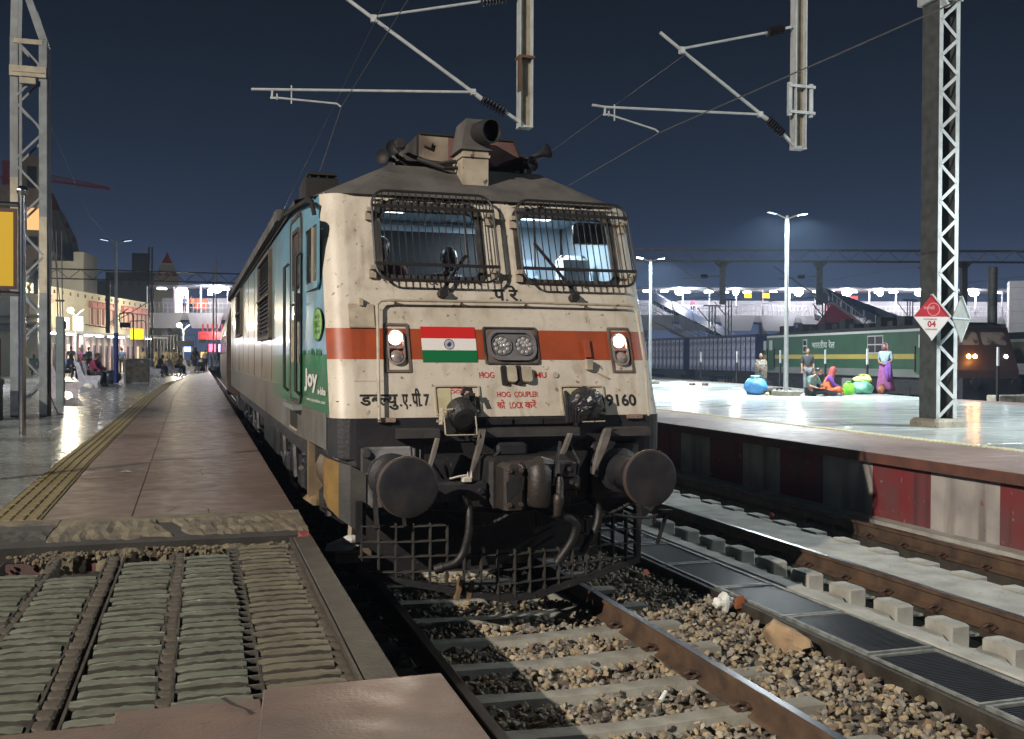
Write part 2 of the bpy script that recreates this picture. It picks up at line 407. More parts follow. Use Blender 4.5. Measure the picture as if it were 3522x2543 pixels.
# near slabs
def crack(pts, w=.006):
    mb = MB(); r3 = random.Random(len(pts)*7)
    L_ = [(x-w*r3.uniform(.3, 1), y+r3.uniform(-.002, .002), PZ+.0025) for x, y in pts]; R_ = [(x+w*r3.uniform(.3, 1), y+w*r3.uniform(-.3, .6), PZ+.0025) for x, y in pts]
    mb.loft([[a, b] for a, b in zip(L_, R_)], False); return mb.build('crack', m_soil, lp)
crack([(-2.90, 1.25), (-2.70, 1.36), (-2.62, 1.62), (-2.45, 1.66), (-2.37, 1.50), (-2.36, 1.24)]); crack([(-2.62, 1.62), (-2.72, 1.75)]); crack([(-2.42, 3.9), (-2.40, 4.1), (-2.44, 4.3), (-2.41, 4.6)]); crack([(-2.9, 4.9), (-2.5, 4.95), (-2.1, 4.9)]); crack([(-2.3, -3.9), (-2.1, -4.0), (-1.8, -3.95)], .004)
crack([(-2.35, -3.32), (-2.31, -3.40), (-2.27, -3.46), (-2.25, -3.52)], .018)
slab('paving_slab', -2.33, -1.50, -4.6, -3.255, PZ+.0, .13, m_pink, lp, x0b=-2.20)
slab('paving_slab', -3.2, -2.335, -4.6, -3.47, PZ-.002, .13, m_pink, lp, x1b=-2.205)
slab('paving_slab', -2.72, -2.21, -3.465, -3.335, PZ-.006, .12, m_pink, lp)
slab('paving_slab', -4.4, -3.205, -4.6, -3.55, PZ-.004, .13, m_pink, lp)
slab('paving_slab', -3.2, -1.50, -9, -4.605, PZ, .13, m_pink, lp)
g = MB(); g.box(-4.4, -1.62, -9, -3.3, PZ-.3, PZ-.09); g.build('near_bed', m_soil, lp)

# ---- the barrow crossing: ribbed planks over a pit ---------------------------
pc = sempty('barrow_crossing')
m_plank = mat('ribbed_plank', (.15, .165, .128), .42, col2=(.075, .08, .06), scale=6, lo=.3, hi=.72, bump=.6, bscale=30, speck=((.33, .35, .3), 11, .70), stretch=(.5, 1.5, 1), rvar=.13)
m_plank2 = mat('muddy_plank', (.15, .138, .092), .55, col2=(.07, .063, .043), scale=6, lo=.3, hi=.72, bump=.9, bscale=24, stretch=(.6, 1.5, 1))
m_gird = mat('crossing_steel', (.07, .062, .048), .6, .3, col2=(.035, .03, .024), scale=6, bump=.4)
m_groove = mat('groove_shade', (.022, .02, .016), .8, col2=(.04, .035, .026), scale=9)  # dark groove colour stands in for the shadow between treads
def rib_plank(w, l, seed, m, sag=.0, pitch=.113):
    """one plank: raised treads ragged from wear, shade of the grooves put into a dark colour"""
    r2 = random.Random(seed); nx = 12; vs = []; prof = ((0, -.030), (.05, -.012), (.08, .0), (.20, .005), (.38, .007), (.60, .004), (.80, -.003), (.85, -.028), (.92, -.032)); n = int(l/pitch); q = len(prof)
    for k in range(n):
        wear = r2.uniform(.75, 1.1); ph = r2.uniform(0, 6); sl = r2.uniform(-.05, .05); dz = r2.uniform(-.004, .004); ll = r2.uniform(-.012, .012); rr = r2.uniform(-.014, .014)
        for t, h in prof:
            for j in range(nx+1):
                u = j/nx; yy = (k+t)*pitch+.0035*math.sin(u*7+ph)+sl*(u-.5)*.14+r2.uniform(-.002, .002)
                vs.append((w*u+(ll if j == 0 else rr if j == nx else 0)*(1 if h > -.02 else .3), yy, h*wear+dz+(r2.uniform(-.003, .003) if h > -.02 else 0)-.006*(2*u-1)**4*(1 if h > -.02 else 0)))
    mb = MB()
    for i in range(n*q-1):
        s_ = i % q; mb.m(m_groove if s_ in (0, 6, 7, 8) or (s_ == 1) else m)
        fs = [(i*(nx+1)+j, i*(nx+1)+j+1, (i+1)*(nx+1)+j+1, (i+1)*(nx+1)+j) for j in range(nx)]
        for f in fs: mb.f.append(list(f)); mb.mi.append(mb.cur); mb.sm.append(False)
    mb.v = vs; return mb
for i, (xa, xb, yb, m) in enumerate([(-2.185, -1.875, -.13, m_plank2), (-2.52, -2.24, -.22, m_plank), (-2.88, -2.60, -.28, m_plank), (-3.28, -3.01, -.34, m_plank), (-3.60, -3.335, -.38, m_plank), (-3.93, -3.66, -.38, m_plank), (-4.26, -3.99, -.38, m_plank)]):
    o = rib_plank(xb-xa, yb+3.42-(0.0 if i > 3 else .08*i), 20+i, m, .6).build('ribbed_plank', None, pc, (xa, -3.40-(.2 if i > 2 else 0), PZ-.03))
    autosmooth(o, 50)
g = MB()
rung_y = [-3.2+.118*k for k in range(27)]
m_rung = mat('rung_steel', (.33, .33, .30), .4, .7, col2=(.12, .11, .09), scale=14)
rg = MB(); rg.bar((-.045, 0, 0), (.05, 0, 0), .008, .02); rg0 = rg.build('rung', m_rung, pc); k0 = True
for x in (-2.215, -2.56):
    for yv in rung_y:
        if x < -2.5 and (int(yv*10) % 3): continue
        o = rg0 if k0 else inst(rg0, pc); o.location = (x, yv, PZ-.045); k0 = False
g = MB()
for x in (-2.25, -2.19, -2.59, -2.53, -3.00, -2.90, -3.33, -3.29, -3.65, -3.61, -3.98, -3.94): g.box(x-.006, x+.006, -3.42, -.22, PZ-.16, PZ-.035)
g.build('plank_rail', m_gird, pc)
bl = MB(); bl.bbox(-.036, .036, .004, .105, -.02, .028, .01); b0 = bl.build('interlock_block', mat('rusty_block', (.085, .07, .05), .7, col2=(.04, .034, .026), scale=9, bump=.6), pc); k0 = True
for x, n in ((-1.845, 27), (-2.96, 28), (-3.31, 28), (-3.635, 26), (-3.96, 26), (-2.56, 28)):
    for k in range(n):
        o = b0 if k0 else inst(b0, pc); o.location = (x+random.uniform(-.006, .006), -3.36+k*.113, PZ-.062+random.uniform(-.006, .004)); k0 = False
g = MB(); g.bbox(-1.80, -1.665, -3.25, .05, PZ-.12, PZ-.012, .006); g.build('edge_beam', m_gird, pc)
g = MB(); g.box(-1.825, -1.81, -3.25, .05, PZ-.3, PZ-.012); g.build('edge_web', m_gird, pc)
g = MB(); g.box(-4.5, -1.68, -3.6, .3, -.3, PZ-.2); g.build('pit_fill', m_soil, pc)

# ---- tracks -----------------------------------------------------------------
def rail_mesh(l, y0):
    sec = [(-.036, 0), (-.036, -.030), (-.010, -.044), (-.010, -.135), (-.07, -.160), (-.07, -.172), (.07, -.172), (.07, -.160), (.010, -.135), (.010, -.044), (.036, -.030), (.036, 0), (.030, .003), (-.030, .003)]
    mb = MB(); mb.m(m_rust); mb.loft([[(x, y0, z) for x, z in sec], [(x, y0+l, z) for x, z in sec]], True, True, True)
    mb.m(m_steel); mb.box(-.029, .029, y0, y0+l, .0032, .0045)
    return mb
trk = sempty('loco_track')
r0 = rail_mesh(120, -8).build('rail', None, trk, (.874, 0, 0)); inst(r0, trk, (-.874, 0, 0))
def sleeper_mesh():
    mb = MB(); n = 10; rings = []
    for i in range(n+1):
        x = -1.375+2.75*i/n; a = abs(x); top = -.150 if a > .7 else -.170+.020*(a/.7)**2; w = .085 if a > .7 else .07
        rings.append([(x, -.12, -.36), (x, -w, top), (x, w, top), (x, .12, -.36)])
    mb.loft(rings, True, True, True); return mb
s0 = sleeper_mesh().build('sleeper', m_slep, trk, (0, .98, 0)); autosmooth(s0, 30)
cm = MB()
cm.tube([(-.09, -.045, -.14), (-.05, -.05, -.115), (-.02, -.05, -.13), (-.02, 0, -.11), (-.07, .01, -.10), (-.1, .03, -.125), (-.06, .05, -.13), (-.02, .05, -.14)], .013, 6); cm.box(-.12, -.075, -.05, .05, -.15, -.125)
c0 = cm.build('rail_clip', m_clip, trk); k0 = True
for k in range(-9, 40):
    yy = .98-.66*(-k)
    if k != 0: inst(s0, trk, (random.uniform(-.015, .015), yy, random.uniform(-.004, .004)))
    if yy < 4:
        for x, fl in ((.874, 0), (.874, math.pi), (-.874, 0), (-.874, math.pi)):
            o = c0 if k0 else inst(c0, trk); o.location = (x, yy, -.012); o.rotation_euler = (0, 0, fl); k0 = False
# ballast: thousands of broken stones over an uneven bed
m_bed = mat('ballast_dust', (.13, .108, .075), .95, col2=(.07, .06, .05), scale=7, bump=.8, bscale=30)
g = MB(); n = 60; vs = []; fs = []
for i in range(n+1):
    for j in range(19):
        x = -1.62+3.74*j/18; yy = -9+32*i/n; vs.append((x, yy, -.235+random.uniform(-.012, .012)))
for i in range(n):
    for j in range(18): a = i*19+j; fs.append((a, a+1, a+20, a+19))
g.add(vs, fs); g.box(-1.62, 2.1, 23, 190, -.3, -.22); struct(g.build('ballast_bed', m_bed))
m_st = [mat('stone_a', (.34, .27, .165), .85, col2=(.22, .18, .12), scale=25, bump=.3), mat('stone_b', (.27, .245, .20), .85, col2=(.16, .15, .13), scale=25, bump=.3), mat('stone_c', (.16, .135, .105), .85, col2=(.09, .08, .07), scale=25), mat('stone_d', (.40, .36, .27), .8, col2=(.30, .26, .19), scale=25), mat('stone_e', (.20, .13, .085), .85, col2=(.12, .085, .06), scale=25)]
r2 = random.Random(11)
shapes = []
for q in range(14):
    base = MB(); base.ell((0, 0, 0), (1, 1, 1), 6, 4); ax = Vector((r2.uniform(.75, 1.3), r2.uniform(.65, 1.1), r2.uniform(.45, .85)))
    vv = [Vector(p) for p in base.v]; pl = [(Vector((r2.gauss(0, 1), r2.gauss(0, 1), r2.gauss(0, 1))).normalized(), r2.uniform(.38, .75)) for _ in range(8)]
    for i, p in enumerate(vv):
        for nn, dd in pl:
            s = p.dot(nn)
            if s > dd: p = p-nn*(s-dd)
        vv[i] = Vector((p.x*ax.x, p.y*ax.y, p.z*ax.z))
    shapes.append((vv, base.f))
def stones(name, spots, parent=None):
    mb = MB()
    for x, yy, z, s in spots:
        vv, ff = shapes[r2.randrange(14)]; e = Euler((r2.uniform(-.6, .6), r2.uniform(-.6, .6), r2.uniform(0, 6.3))).to_matrix()
        u = r2.random(); mb.m(m_st[0 if u < .40 else 1 if u < .66 else 2 if u < .82 else 3 if u < .92 else 4])
        mb.add([e @ (p*s)+Vector((x, yy, z)) for p in vv], ff)
    return stuff(mb.build(name, None, parent))
sp = []
for k in range(17500):
    yy = -4.6+(r2.random()**1.25)*13.5; x = r2.uniform(-1.55, 2.08); s = r2.uniform(.019, .040) if r2.random() < .9 else r2.uniform(.04, .055)
    if abs(abs(x)-.874) < .085: continue
    kk = (yy-.98)/.66; ins = abs(kk-round(kk))*.66 < .088
    z = -.192+r2.uniform(-.03, .022)
    if abs(x) > 1.0 and x > 0: z += .012*min(1, (x-1)/.6)
    if ins and abs(x) < 1.36:
        if abs(x) < .75 or r2.random() < .96: continue
        z = -.145
    sp.append((x, yy, z, s))
stones('ballast', sp)
sp = [(r2.uniform(-1.5, 2.0), r2.uniform(8.5, 20), -.20, r2.uniform(.03, .05)) for _ in range(2500)]
stones('far_ballast', sp)
# one big broken lump of stone beside the drain
mb = MB(); mb.ell((0, 0, 0), (1, 1, 1), 18, 12); vv = []
pl = [(Vector((r2.gauss(0, 1), r2.gauss(0, 1), r2.gauss(0, 1))).normalized(), r2.uniform(.42, .74)) for _ in range(10)]
for p in mb.v:
    p = Vector(p)
    for nn, dd in pl:
        s = p.dot(nn)
        if s > dd: p = p-nn*(s-dd)
    p *= 1+.07*math.sin(p.x*13+p.z*9)*math.cos(p.y*15+p.x*4)
    vv.append((p.x*.17, p.y*.31, p.z*.155))
mb.v = vv
o = mb.build('stone_lump', mat('sandstone_lump', (.36, .26, .155), .9, col2=(.25, .17, .10), scale=7, bump=.8, bscale=22), None, (1.90, -.46, -.10)); o.rotation_euler = (.2, -.15, .25)
tag(o, 'big tan broken rock lying on the ballast against the drain gratings', 'rock'); autosmooth(o, 25)
# litter on the ballast
m_bag = mat('white_plastic', (.70, .72, .70), .35, col2=(.5, .53, .5), scale=9)
mb = MB(); mb.ell((0, 0, 0), (.085, .075, .075), 14, 9); mb.v = [(p[0]*(1+.35*math.sin(p[1]*90+p[2]*60)), p[1]*(1+.3*math.cos(p[0]*80)), p[2]*(1+.3*math.sin(p[0]*70+1))) for p in mb.v]
o = mb.build('plastic_bag', m_bag, None, (1.98, .62, -.10)); tag(o, 'crumpled white plastic bag on the ballast by the drain', 'litter')
mb = MB(); mb.loft([[(-.05, -.03, 0), (.05, -.035, .01), (.045, .04, .035), (-.045, .03, .02)], [(-.03, -.02, .09), (.03, -.03, .12), (.03, .03, .11), (-.035, .02, .08)]], True, True, True)
tag(mb.build('torn_wrapper', mat('brown_wrapper', (.22, .08, .035), .5), None, (2.11, .58, -.15)), 'small torn brown wrapper beside the white plastic bag', 'litter')
mb = MB(); mb.tube([(0, 0, 0), (.05, .02, .05)], [.016, .014], 10); mb.m(m_bag)
tag(mb.build('paper_cup', m_bag, None, (.42, -1.32, -.17)), 'small white paper cup lying between the near rails', 'litter')
mb = MB(); mb.loft([[(-.03, 0, 0), (.03, .01, 0), (.03, .02, .012), (-.03, .012, .01)], [(-.028, .05, .03), (.032, .06, .02), (.03, .065, .034), (-.03, .055, .04)]], True, True, True)
tag(mb.build('orange_wrapper', mat('orange_wrapper', (.62, .14, .07), .5), None, (1.86, 1.92, -.12)), 'tiny orange and white wrapper at the edge of the ballast', 'litter')
# ---- drain with ribbed gratings --------------------------------------------
dr = sempty('drain')
m_gr = mat('grating_black', (.022, .026, .034), .38, .2, col2=(.012, .014, .018), scale=8, speck=((.10, .11, .12), 13, .72))
m_grf = mat('grating_frame', (.33, .35, .33), .5, .4, col2=(.17, .18, .17), scale=10, bump=.3)
def grate():
    r = bpy.data.objects.new('grating', None); COL.objects.link(r); r.parent = dr
    mb = MB(); L = 1.06
    for x0, x1, a, b in ((0, .03, 0, L), (.555, .585, 0, L), (.03, .555, 0, .028), (.03, .555, L-.028, L)): mb.box(x0, x1, a, b, -.055, 0)
    mb.build('grating_frame', m_grf, r)
    mb = MB(); n = 36
    for k in range(n): y0 = .035+k*(L-.07)/n; mb.loft([[(.03, y0, -.03), (.03, y0+.004, -.010), (.03, y0+.016, -.010), (.03, y0+.02, -.03)], [(.555, y0, -.03), (.555, y0+.004, -.010), (.555, y0+.016, -.010), (.555, y0+.02, -.03)]], False)
    mb.box(.03, .555, .028, L-.028, -.05, -.028); stuff(mb.build('ribs', m_gr, r)); return r
g0 = grate(); g0.location = (2.19, 0.02, -.085)
for k in range(-5, 17):
    if k == 0: continue
    c = g0.copy(); COL.objects.link(c); c.location = (2.19+random.uniform(-.012, .012), .02+k*1.095, -.085+random.uniform(-.004, .004)); c.rotation_euler = (0, 0, random.uniform(-.008, .008))
    for ch in kids(g0): q = ch.copy(); COL.objects.link(q); q.parent = c
g = MB(); g.box(2.12, 2.175, -9, 60, -.4, -.10); g.box(2.80, 2.86, -9, 60, -.4, -.115); g.box(2.17, 2.81, -9, 60, -.4, -.16); g.build('drain_wall', m_gird, dr)
# ---- slab track ---------------------------------------------------------------
st = sempty('slab_track')
X2 = 4.69
r1 = inst(r0, st, (X2-.874, 0, 0)); inst(r0, st, (X2+.874, 0, 0))
g = MB(); g.box(2.86, 6.45, -9, 110, -.36, -.27); g.build('track_bed', m_slab, st)
mb = MB(); n = 190; vs = []; fs = []      # kerb between drain and rail seats, its inner edge scalloped round each block
for i in range(n+1):
    yy = -8.6+i*.08; ph = ((yy-.056)/.64) % 1; xs = 3.20-.10*math.exp(-((ph-.5)/.26)**4)
    vs += [(2.87, yy, -.20), (2.93, yy, -.125), (xs, yy, -.13+random.uniform(-.003, .003)), (xs+.015, yy, -.27)]
for i in range(n):
    for j in range(3): a = i*4+j; fs.append((a, a+1, a+5, a+4))
mb.add(vs, fs); mb.box(2.87, 3.2, 6.61, 110, -.3, -.13); mb.build('outer_kerb', m_slab, st)
g = MB(); g.box(4.02, 4.71, -9, 110, -.36, -.055); g.build('centre_slab', m_slab, st)
g = MB(); g.box(6.2, 6.45, -9, 110, -.36, -.10); g.build('wall_kerb', m_slab, st)
bk = MB(); bk.bbox(-.085, .10, -.16, .16, -.30, -.05, .016); bk0 = autosmooth(bk.build('rail_block', m_slab, st), 35)
pd = MB(); pd.bbox(-.07, .09, -.16, .16, -.1, -.014, .008); pd0 = pd.build('edge_pad', m_slab, st)
pl_ = MB(); pl_.box(-.05, .05, -.10, .10, -.02, 0); pl0 = pl_.build('light_patch_plate', m_slab, st)  # pale plates stand in for patches of light beside the rail
k0 = True
for k in range(-12, 60):
    yy = .056+.64*k
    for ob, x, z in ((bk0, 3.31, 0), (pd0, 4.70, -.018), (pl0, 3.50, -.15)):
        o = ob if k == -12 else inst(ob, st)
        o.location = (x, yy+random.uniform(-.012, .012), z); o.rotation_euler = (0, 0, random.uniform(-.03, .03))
    if k < 8:
        for x, fl in ((X2-.874, 0), (X2-.874, math.pi), (X2+.874, 0)): inst(c0, st, (x, yy, -.02), fl)
g = MB(); g.box(X2-1.0, X2-.75, -9, 60, -.27, -.17); g.box(X2+.75, X2+1.0, -9, 60, -.27, -.17); g.build('rail_seat', m_gird, st)
mb = MB(); mb.ell((0, 0, 0), (.03, .03, .028), 10, 6)
tag(mb.build('red_ball', mat('red_plastic', (.35, .03, .03), .4), None, (4.72, 4.2, .01)), 'small red ball of litter on the slab track', 'litter')

# ---- right platform ---------------------------------------------------------------
rp = sempty('right_platform')
EX = 6.32
g = MB(); g.box(EX+.16, 21.3, -30, 22, -.36, PZ-.01); g.add([(EX+.16, 22, PZ-.01), (21.3, 22, PZ-.01), (25.5, 43, PZ-.01), (31, 66, PZ-.01), (38, 95, PZ-.01), (EX+.16, 95, PZ-.01)], [(0, 1, 2, 3, 4, 5)]); g.build('platform_body', m_pinkr, rp)
TX = lambda y: 8.62+.0*y
for i in range(11):
    for j in range(22): slab('floor_tile', 8.66+.967*i, 8.66+.967*(i+1), 1.0+j, 2.0+j, PZ, .04, m_wet, rp, gap=.0025, jit=.0008)
g = MB(); g.box(8.66, 19.3, 1, 23, PZ-.05, PZ-.03); g.build('floor_bed', m_soil, rp)
g = MB(); g.quad((8.66, -30, PZ), (19.3, -30, PZ), (19.3, 1, PZ), (8.66, 1, PZ)); g.add([(19.297, 14, PZ), (21.6, 23, PZ), (19.297, 23, PZ)], [(0, 1, 2)]); g.add([(8.66, 23, PZ), (21.6, 23, PZ), (24.6, 43, PZ), (30, 66, PZ), (37, 95, PZ), (8.66, 95, PZ)], [tuple(range(6))]); g.build('polished_floor', m_wet, rp)
y = -9.0
while y < 60:
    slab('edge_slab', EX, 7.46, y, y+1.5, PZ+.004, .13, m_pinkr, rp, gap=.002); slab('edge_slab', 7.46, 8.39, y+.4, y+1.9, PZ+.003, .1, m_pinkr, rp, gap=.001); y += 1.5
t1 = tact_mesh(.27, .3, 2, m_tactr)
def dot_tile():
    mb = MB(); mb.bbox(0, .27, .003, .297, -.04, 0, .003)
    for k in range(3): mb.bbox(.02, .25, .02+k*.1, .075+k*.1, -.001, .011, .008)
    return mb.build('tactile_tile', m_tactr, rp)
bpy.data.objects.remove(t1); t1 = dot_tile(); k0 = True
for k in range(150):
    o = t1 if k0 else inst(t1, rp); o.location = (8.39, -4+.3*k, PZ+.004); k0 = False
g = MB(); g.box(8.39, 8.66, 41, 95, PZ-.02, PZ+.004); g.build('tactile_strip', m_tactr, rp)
y0 = 2.112-1.144*8; i = 0
while y0 < 60:
    g = MB(); g.box(EX+.11, EX+.17, y0+.002, y0+1.142, -.3, PZ-.128); g.build('painted_panel', m_whip if i % 2 == 0 else m_redp, rp); y0 += 1.144; i += 1
g = MB(); g.box(EX+.11, EX+.2, 60, 95, -.3, PZ-.13); g.build('far_wall', m_redp, rp)
mb = MB()
y = -9.0
while y < 60: mb.box(EX-.006, EX+.004, y+.004, y+1.496, PZ-.135, PZ-.002); y += 1.5
mb.build('coping_face', m_cope, rp)
for i, (x, yy) in enumerate([(20.2, 35.8), (20.65, 35.35)]):
    mb = MB(); mb.bbox(-.14, .14, -.09, .09, 0, .12, .01)
    tag(mb.build('brick', mat('old_brick', (.20, .12, .09), .8, col2=(.13, .09, .07), scale=9), None, (x, yy, PZ), .3), ('left' if i == 0 else 'right')+' one of two loose bricks on the bright platform floor', 'brick', 'loose bricks on the right platform')
# ================================================================== the big passenger locomotive
KF = .3885
FY = lambda z: .71+(z-1.565)*KF            # the raked front plane
NF = Vector((0, -1, KF)).normalized()
def face(u, v, d=0.0): p = Vector((u, FY(v), v))+NF*d; return (p.x, p.y, p.z)
def SX(y): return 1.45+.075*min(1, max(0, (y-.9)/1.7))       # half width of the side
loco = thing('electric_locomotive', 'cream fronted electric locomotive with an orange band, barred windscreens and both lamps lit', 'locomotive', (0, 0, 0), R(.4))
def sidef(u, v, d=0.0):                         # left side: u = y along the loco, v = z
    return (-(SX(u)+d), u, v)
# --- paint of the nose: cream with one orange band (a print) under grime
def nose_paint():
    m = mat('nose_paint', (.515, .475, .40), .45, col2=(.40, .355, .28), scale=3.4, lo=.45, hi=.8, bump=.16, bscale=7, speck=((.20, .16, .115), 17, .66), streak=((.25, .205, .15), .5, 11), detail=9)
    n = m.node_tree.nodes; L = m.node_tree.links; b = n['Principled BSDF']
    tc = n.new('ShaderNodeTexCoord'); sp_ = n.new('ShaderNodeSeparateXYZ'); L.new(tc.outputs['Object'], sp_.inputs[0])
    def step(lo, hi):
        a = n.new('ShaderNodeMath'); a.operation = 'GREATER_THAN'; a.inputs[1].default_value = lo; L.new(sp_.outputs[2], a.inputs[0])
        c = n.new('ShaderNodeMath'); c.operation = 'LESS_THAN'; c.inputs[1].default_value = hi; L.new(sp_.outputs[2], c.inputs[0])
        q = n.new('ShaderNodeMath'); q.operation = 'MULTIPLY'; L.new(a.outputs[0], q.inputs[0]); L.new(c.outputs[0], q.inputs[1]); return q.outputs[0]
    src = b.inputs['Base Color'].links[0].from_socket
    x = n.new('ShaderNodeMix'); x.data_type = 'RGBA'; L.new(step(2.034, 2.290), x.inputs[0]); L.new(src, x.inputs[6])
    nz = n.new('ShaderNodeTexNoise'); nz.inputs['Scale'].default_value = 5; nz.inputs['Detail'].default_value = 5; L.new(tc.outputs['Object'], nz.inputs[0])
    rr = n.new('ShaderNodeValToRGB'); rr.color_ramp.elements[0].color = (.31, .058, .018, 1); rr.color_ramp.elements[1].color = (.22, .046, .017, 1); rr.color_ramp.elements[0].position = .4; rr.color_ramp.elements[1].position = .7
    L.new(nz.outputs[0], rr.inputs[0]); L.new(rr.outputs[0], x.inputs[7]); L.new(x.outputs[2], b.inputs['Base Color'])
    # soot and grease patches with their own shape
    y_ = n.new('ShaderNodeMix'); y_.data_type = 'RGBA'; n2 = n.new('ShaderNodeTexNoise'); n2.inputs['Scale'].default_value = 55; n2.inputs['Detail'].default_value = 2; L.new(tc.outputs['Object'], n2.inputs[0])
    mr = n.new('ShaderNodeMapRange'); mr.inputs[1].default_value = .66; mr.inputs[2].default_value = .74; mr.inputs[4].default_value = .5; L.new(n2.outputs[0], mr.inputs[0]); L.new(mr.outputs[0], y_.inputs[0]); L.new(x.outputs[2], y_.inputs[6]); y_.inputs[7].default_value = (.14, .105, .07, 1); L.new(y_.outputs[2], b.inputs['Base Color'])
    return m
m_nose = nose_paint()
def side_paint():
    """printed vinyl on the side: sky over a green field by the cab, fading to a dusty cream and ochre further back"""
    m = bpy.data.materials.new('side_print'); m.use_nodes = True; n = m.node_tree.nodes; L = m.node_tree.links; b = n['Principled BSDF']
    b.inputs['Roughness'].default_value = .3; b.inputs['Coat Weight'].default_value = .25; b.inputs['Coat Roughness'].default_value = .12
    tc = n.new('ShaderNodeTexCoord'); s = n.new('ShaderNodeSeparateXYZ'); L.new(tc.outputs['Object'], s.inputs[0])
    def ramp(src, st, inter='LINEAR'):
        r = n.new('ShaderNodeValToRGB'); r.color_ramp.interpolation = inter
        while len(r.color_ramp.elements) < len(st): r.color_ramp.elements.new(.5)
        for e, (p, c) in zip(r.color_ramp.elements, st): e.position = p; e.color = (*c, 1)
        L.new(src, r.inputs[0]); return r.outputs[0]
    def mr(src, a, c, d=0, e=1):
        r = n.new('ShaderNodeMapRange'); r.inputs[1].default_value = a; r.inputs[2].default_value = c; r.inputs[3].default_value = d; r.inputs[4].default_value = e; L.new(src, r.inputs[0]); return r.outputs[0]
    def mix(f, a, c):
        x = n.new('ShaderNodeMix'); x.data_type = 'RGBA'
        for sk, v in ((x.inputs[0], f), (x.inputs[6], a), (x.inputs[7], c)):
            if isinstance(v, tuple): sk.default_value = (*v, 1)
            else: L.new(v, sk)
        return x.outputs[2]
    z = mr(s.outputs[2], 1.2, 3.6)
    front = ramp(z, [(0, (.15, .15, .135)), (.16, (.15, .15, .135)), (.162, (.02, .15, .055)), (.362, (.025, .19, .075)), (.366, (.27, .45, .60)), (.6, (.16, .35, .46)), (1, (.12, .30, .42))])
    back = ramp(z, [(0, (.11, .095, .07)), (.2, (.12, .10, .075)), (.24, (.20, .15, .075)), (.5, (.23, .19, .12)), (.75, (.16, .23, .22)), (1, (.08, .17, .22))])
    nz = n.new('ShaderNodeTexNoise'); nz.inputs['Scale'].default_value = 3.0; nz.inputs['Detail'].default_value = 6; L.new(tc.outputs['Object'], nz.inputs[0])
    f = mr(s.outputs[1], 4.0, 6.2); c = mix(f, front, back)
    f2 = mr(nz.outputs[0], .45, .75, 0, .55); c = mix(f2, c, (.14, .12, .09))
    mp = n.new('ShaderNodeMapping'); mp.inputs['Scale'].default_value = (1, 5, .35); L.new(tc.outputs['Object'], mp.inputs[0]); n2 = n.new('ShaderNodeTexNoise'); n2.inputs['Scale'].default_value = 3; L.new(mp.outputs[0], n2.inputs[0])
    c = mix(mr(n2.outputs[0], .55, .75, 0, .5), c, (.12, .105, .08)); L.new(c, b.inputs['Base Color'])
    bp = n.new('ShaderNodeBump'); bp.inputs['Strength'].default_value = .35; bp.inputs['Distance'].default_value = .02; n3 = n.new('ShaderNodeTexNoise'); n3.inputs['Scale'].default_value = 1.6; mp3 = n.new('ShaderNodeMapping'); mp3.inputs['Scale'].default_value = (1, 1.6, .25); L.new(tc.outputs['Object'], mp3.inputs[0]); L.new(mp3.outputs[0], n3.inputs[0]); L.new(n3.outputs[0], bp.inputs['Height']); L.new(bp.outputs[0], b.inputs['Normal'])
    MATS['side_print'] = m; return m
m_side = side_paint()
m_blk = mat('underframe_black', (.012, .012, .014), .55, col2=(.024, .022, .021), scale=5, lo=.4, hi=.75, bump=.35, speck=((.10, .095, .09), 24, .70), rvar=.1)
m_skirt = mat('skirt_dark_grey', (.018, .018, .022), .48, col2=(.034, .033, .034), scale=4, lo=.42, hi=.8, bump=.3, speck=((.10, .095, .09), 20, .70))
m_roof = mat('sooty_roof', (.095, .09, .082), .8, col2=(.055, .052, .048), scale=3.5, bump=.3, speck=((.05, .045, .04), 14, .66))
m_soot = mat('soot_metal', (.014, .013, .0125), .65, col2=(.009, .0085, .008), scale=6, bump=.3)
m_grill = mat('grill_bars', (.022, .02, .02), .5, .2)
m_rub = mat('window_rubber', (.03, .028, .026), .6, col2=(.10, .085, .065), scale=10, lo=.5, hi=.7)
m_crm = mat('cream_fitting', (.42, .37, .28), .5, col2=(.30, .26, .2), scale=8, speck=((.1, .08, .05), 20, .66))
m_int = mat('cab_interior', (.50, .58, .64), .5, col2=(.42, .5, .56), scale=3)
m_intd = mat('cab_dark', (.035, .04, .05), .5)
m_tint = glass('windscreen_glass')
# --- shell
def ring(z, yb=2.6, r=.20, n=5):
    y0 = FY(z); hw = 1.45; pts = [(-SX(yb), yb, z), (-SX(1.9), 1.9, z)]
    for k in range(n+1):
        t = math.pi+math.pi/2*k/n; pts.append((-hw+r+r*math.cos(t), y0+r+r*math.sin(t), z))
    return pts
ZS = [1.565, 1.8, 2.034, 2.29, 2.6, 2.95, 3.2, 3.46]
mb = MB()
L_ = [ring(z) for z in ZS]
for s in (1, -1):
    rr = [[(p[0]*s, p[1], p[2]) for p in q] for q in L_]
    if s < 0:
        mb.m(m_side)
        mb.loft([q[0:5] for q in rr], False); mb.m(m_nose); mb.loft([q[4:] for q in rr], False)
    else:
        mb.m(m_side); mb.loft([q[0:4] for q in rr], False); mb.m(m_nose); mb.loft([q[3:] for q in rr], False)
WL = (-.955, -.095, 2.745, 3.335); WR = (.295, 1.165, 2.745, 3.335)
xs = [-1.25, WL[0], WL[1], WR[0], WR[1], 1.25]; zs = [1.565, 2.034, 2.29, WL[2], WL[3], 3.46]
mb.m(m_nose)
for i in range(5):
    for j in range(5):
        if j == 3 and i in (1, 3): continue
        mb.quad(face(xs[i], zs[j]), face(xs[i+1], zs[j]), face(xs[i+1], zs[j+1]), face(xs[i], zs[j+1]))
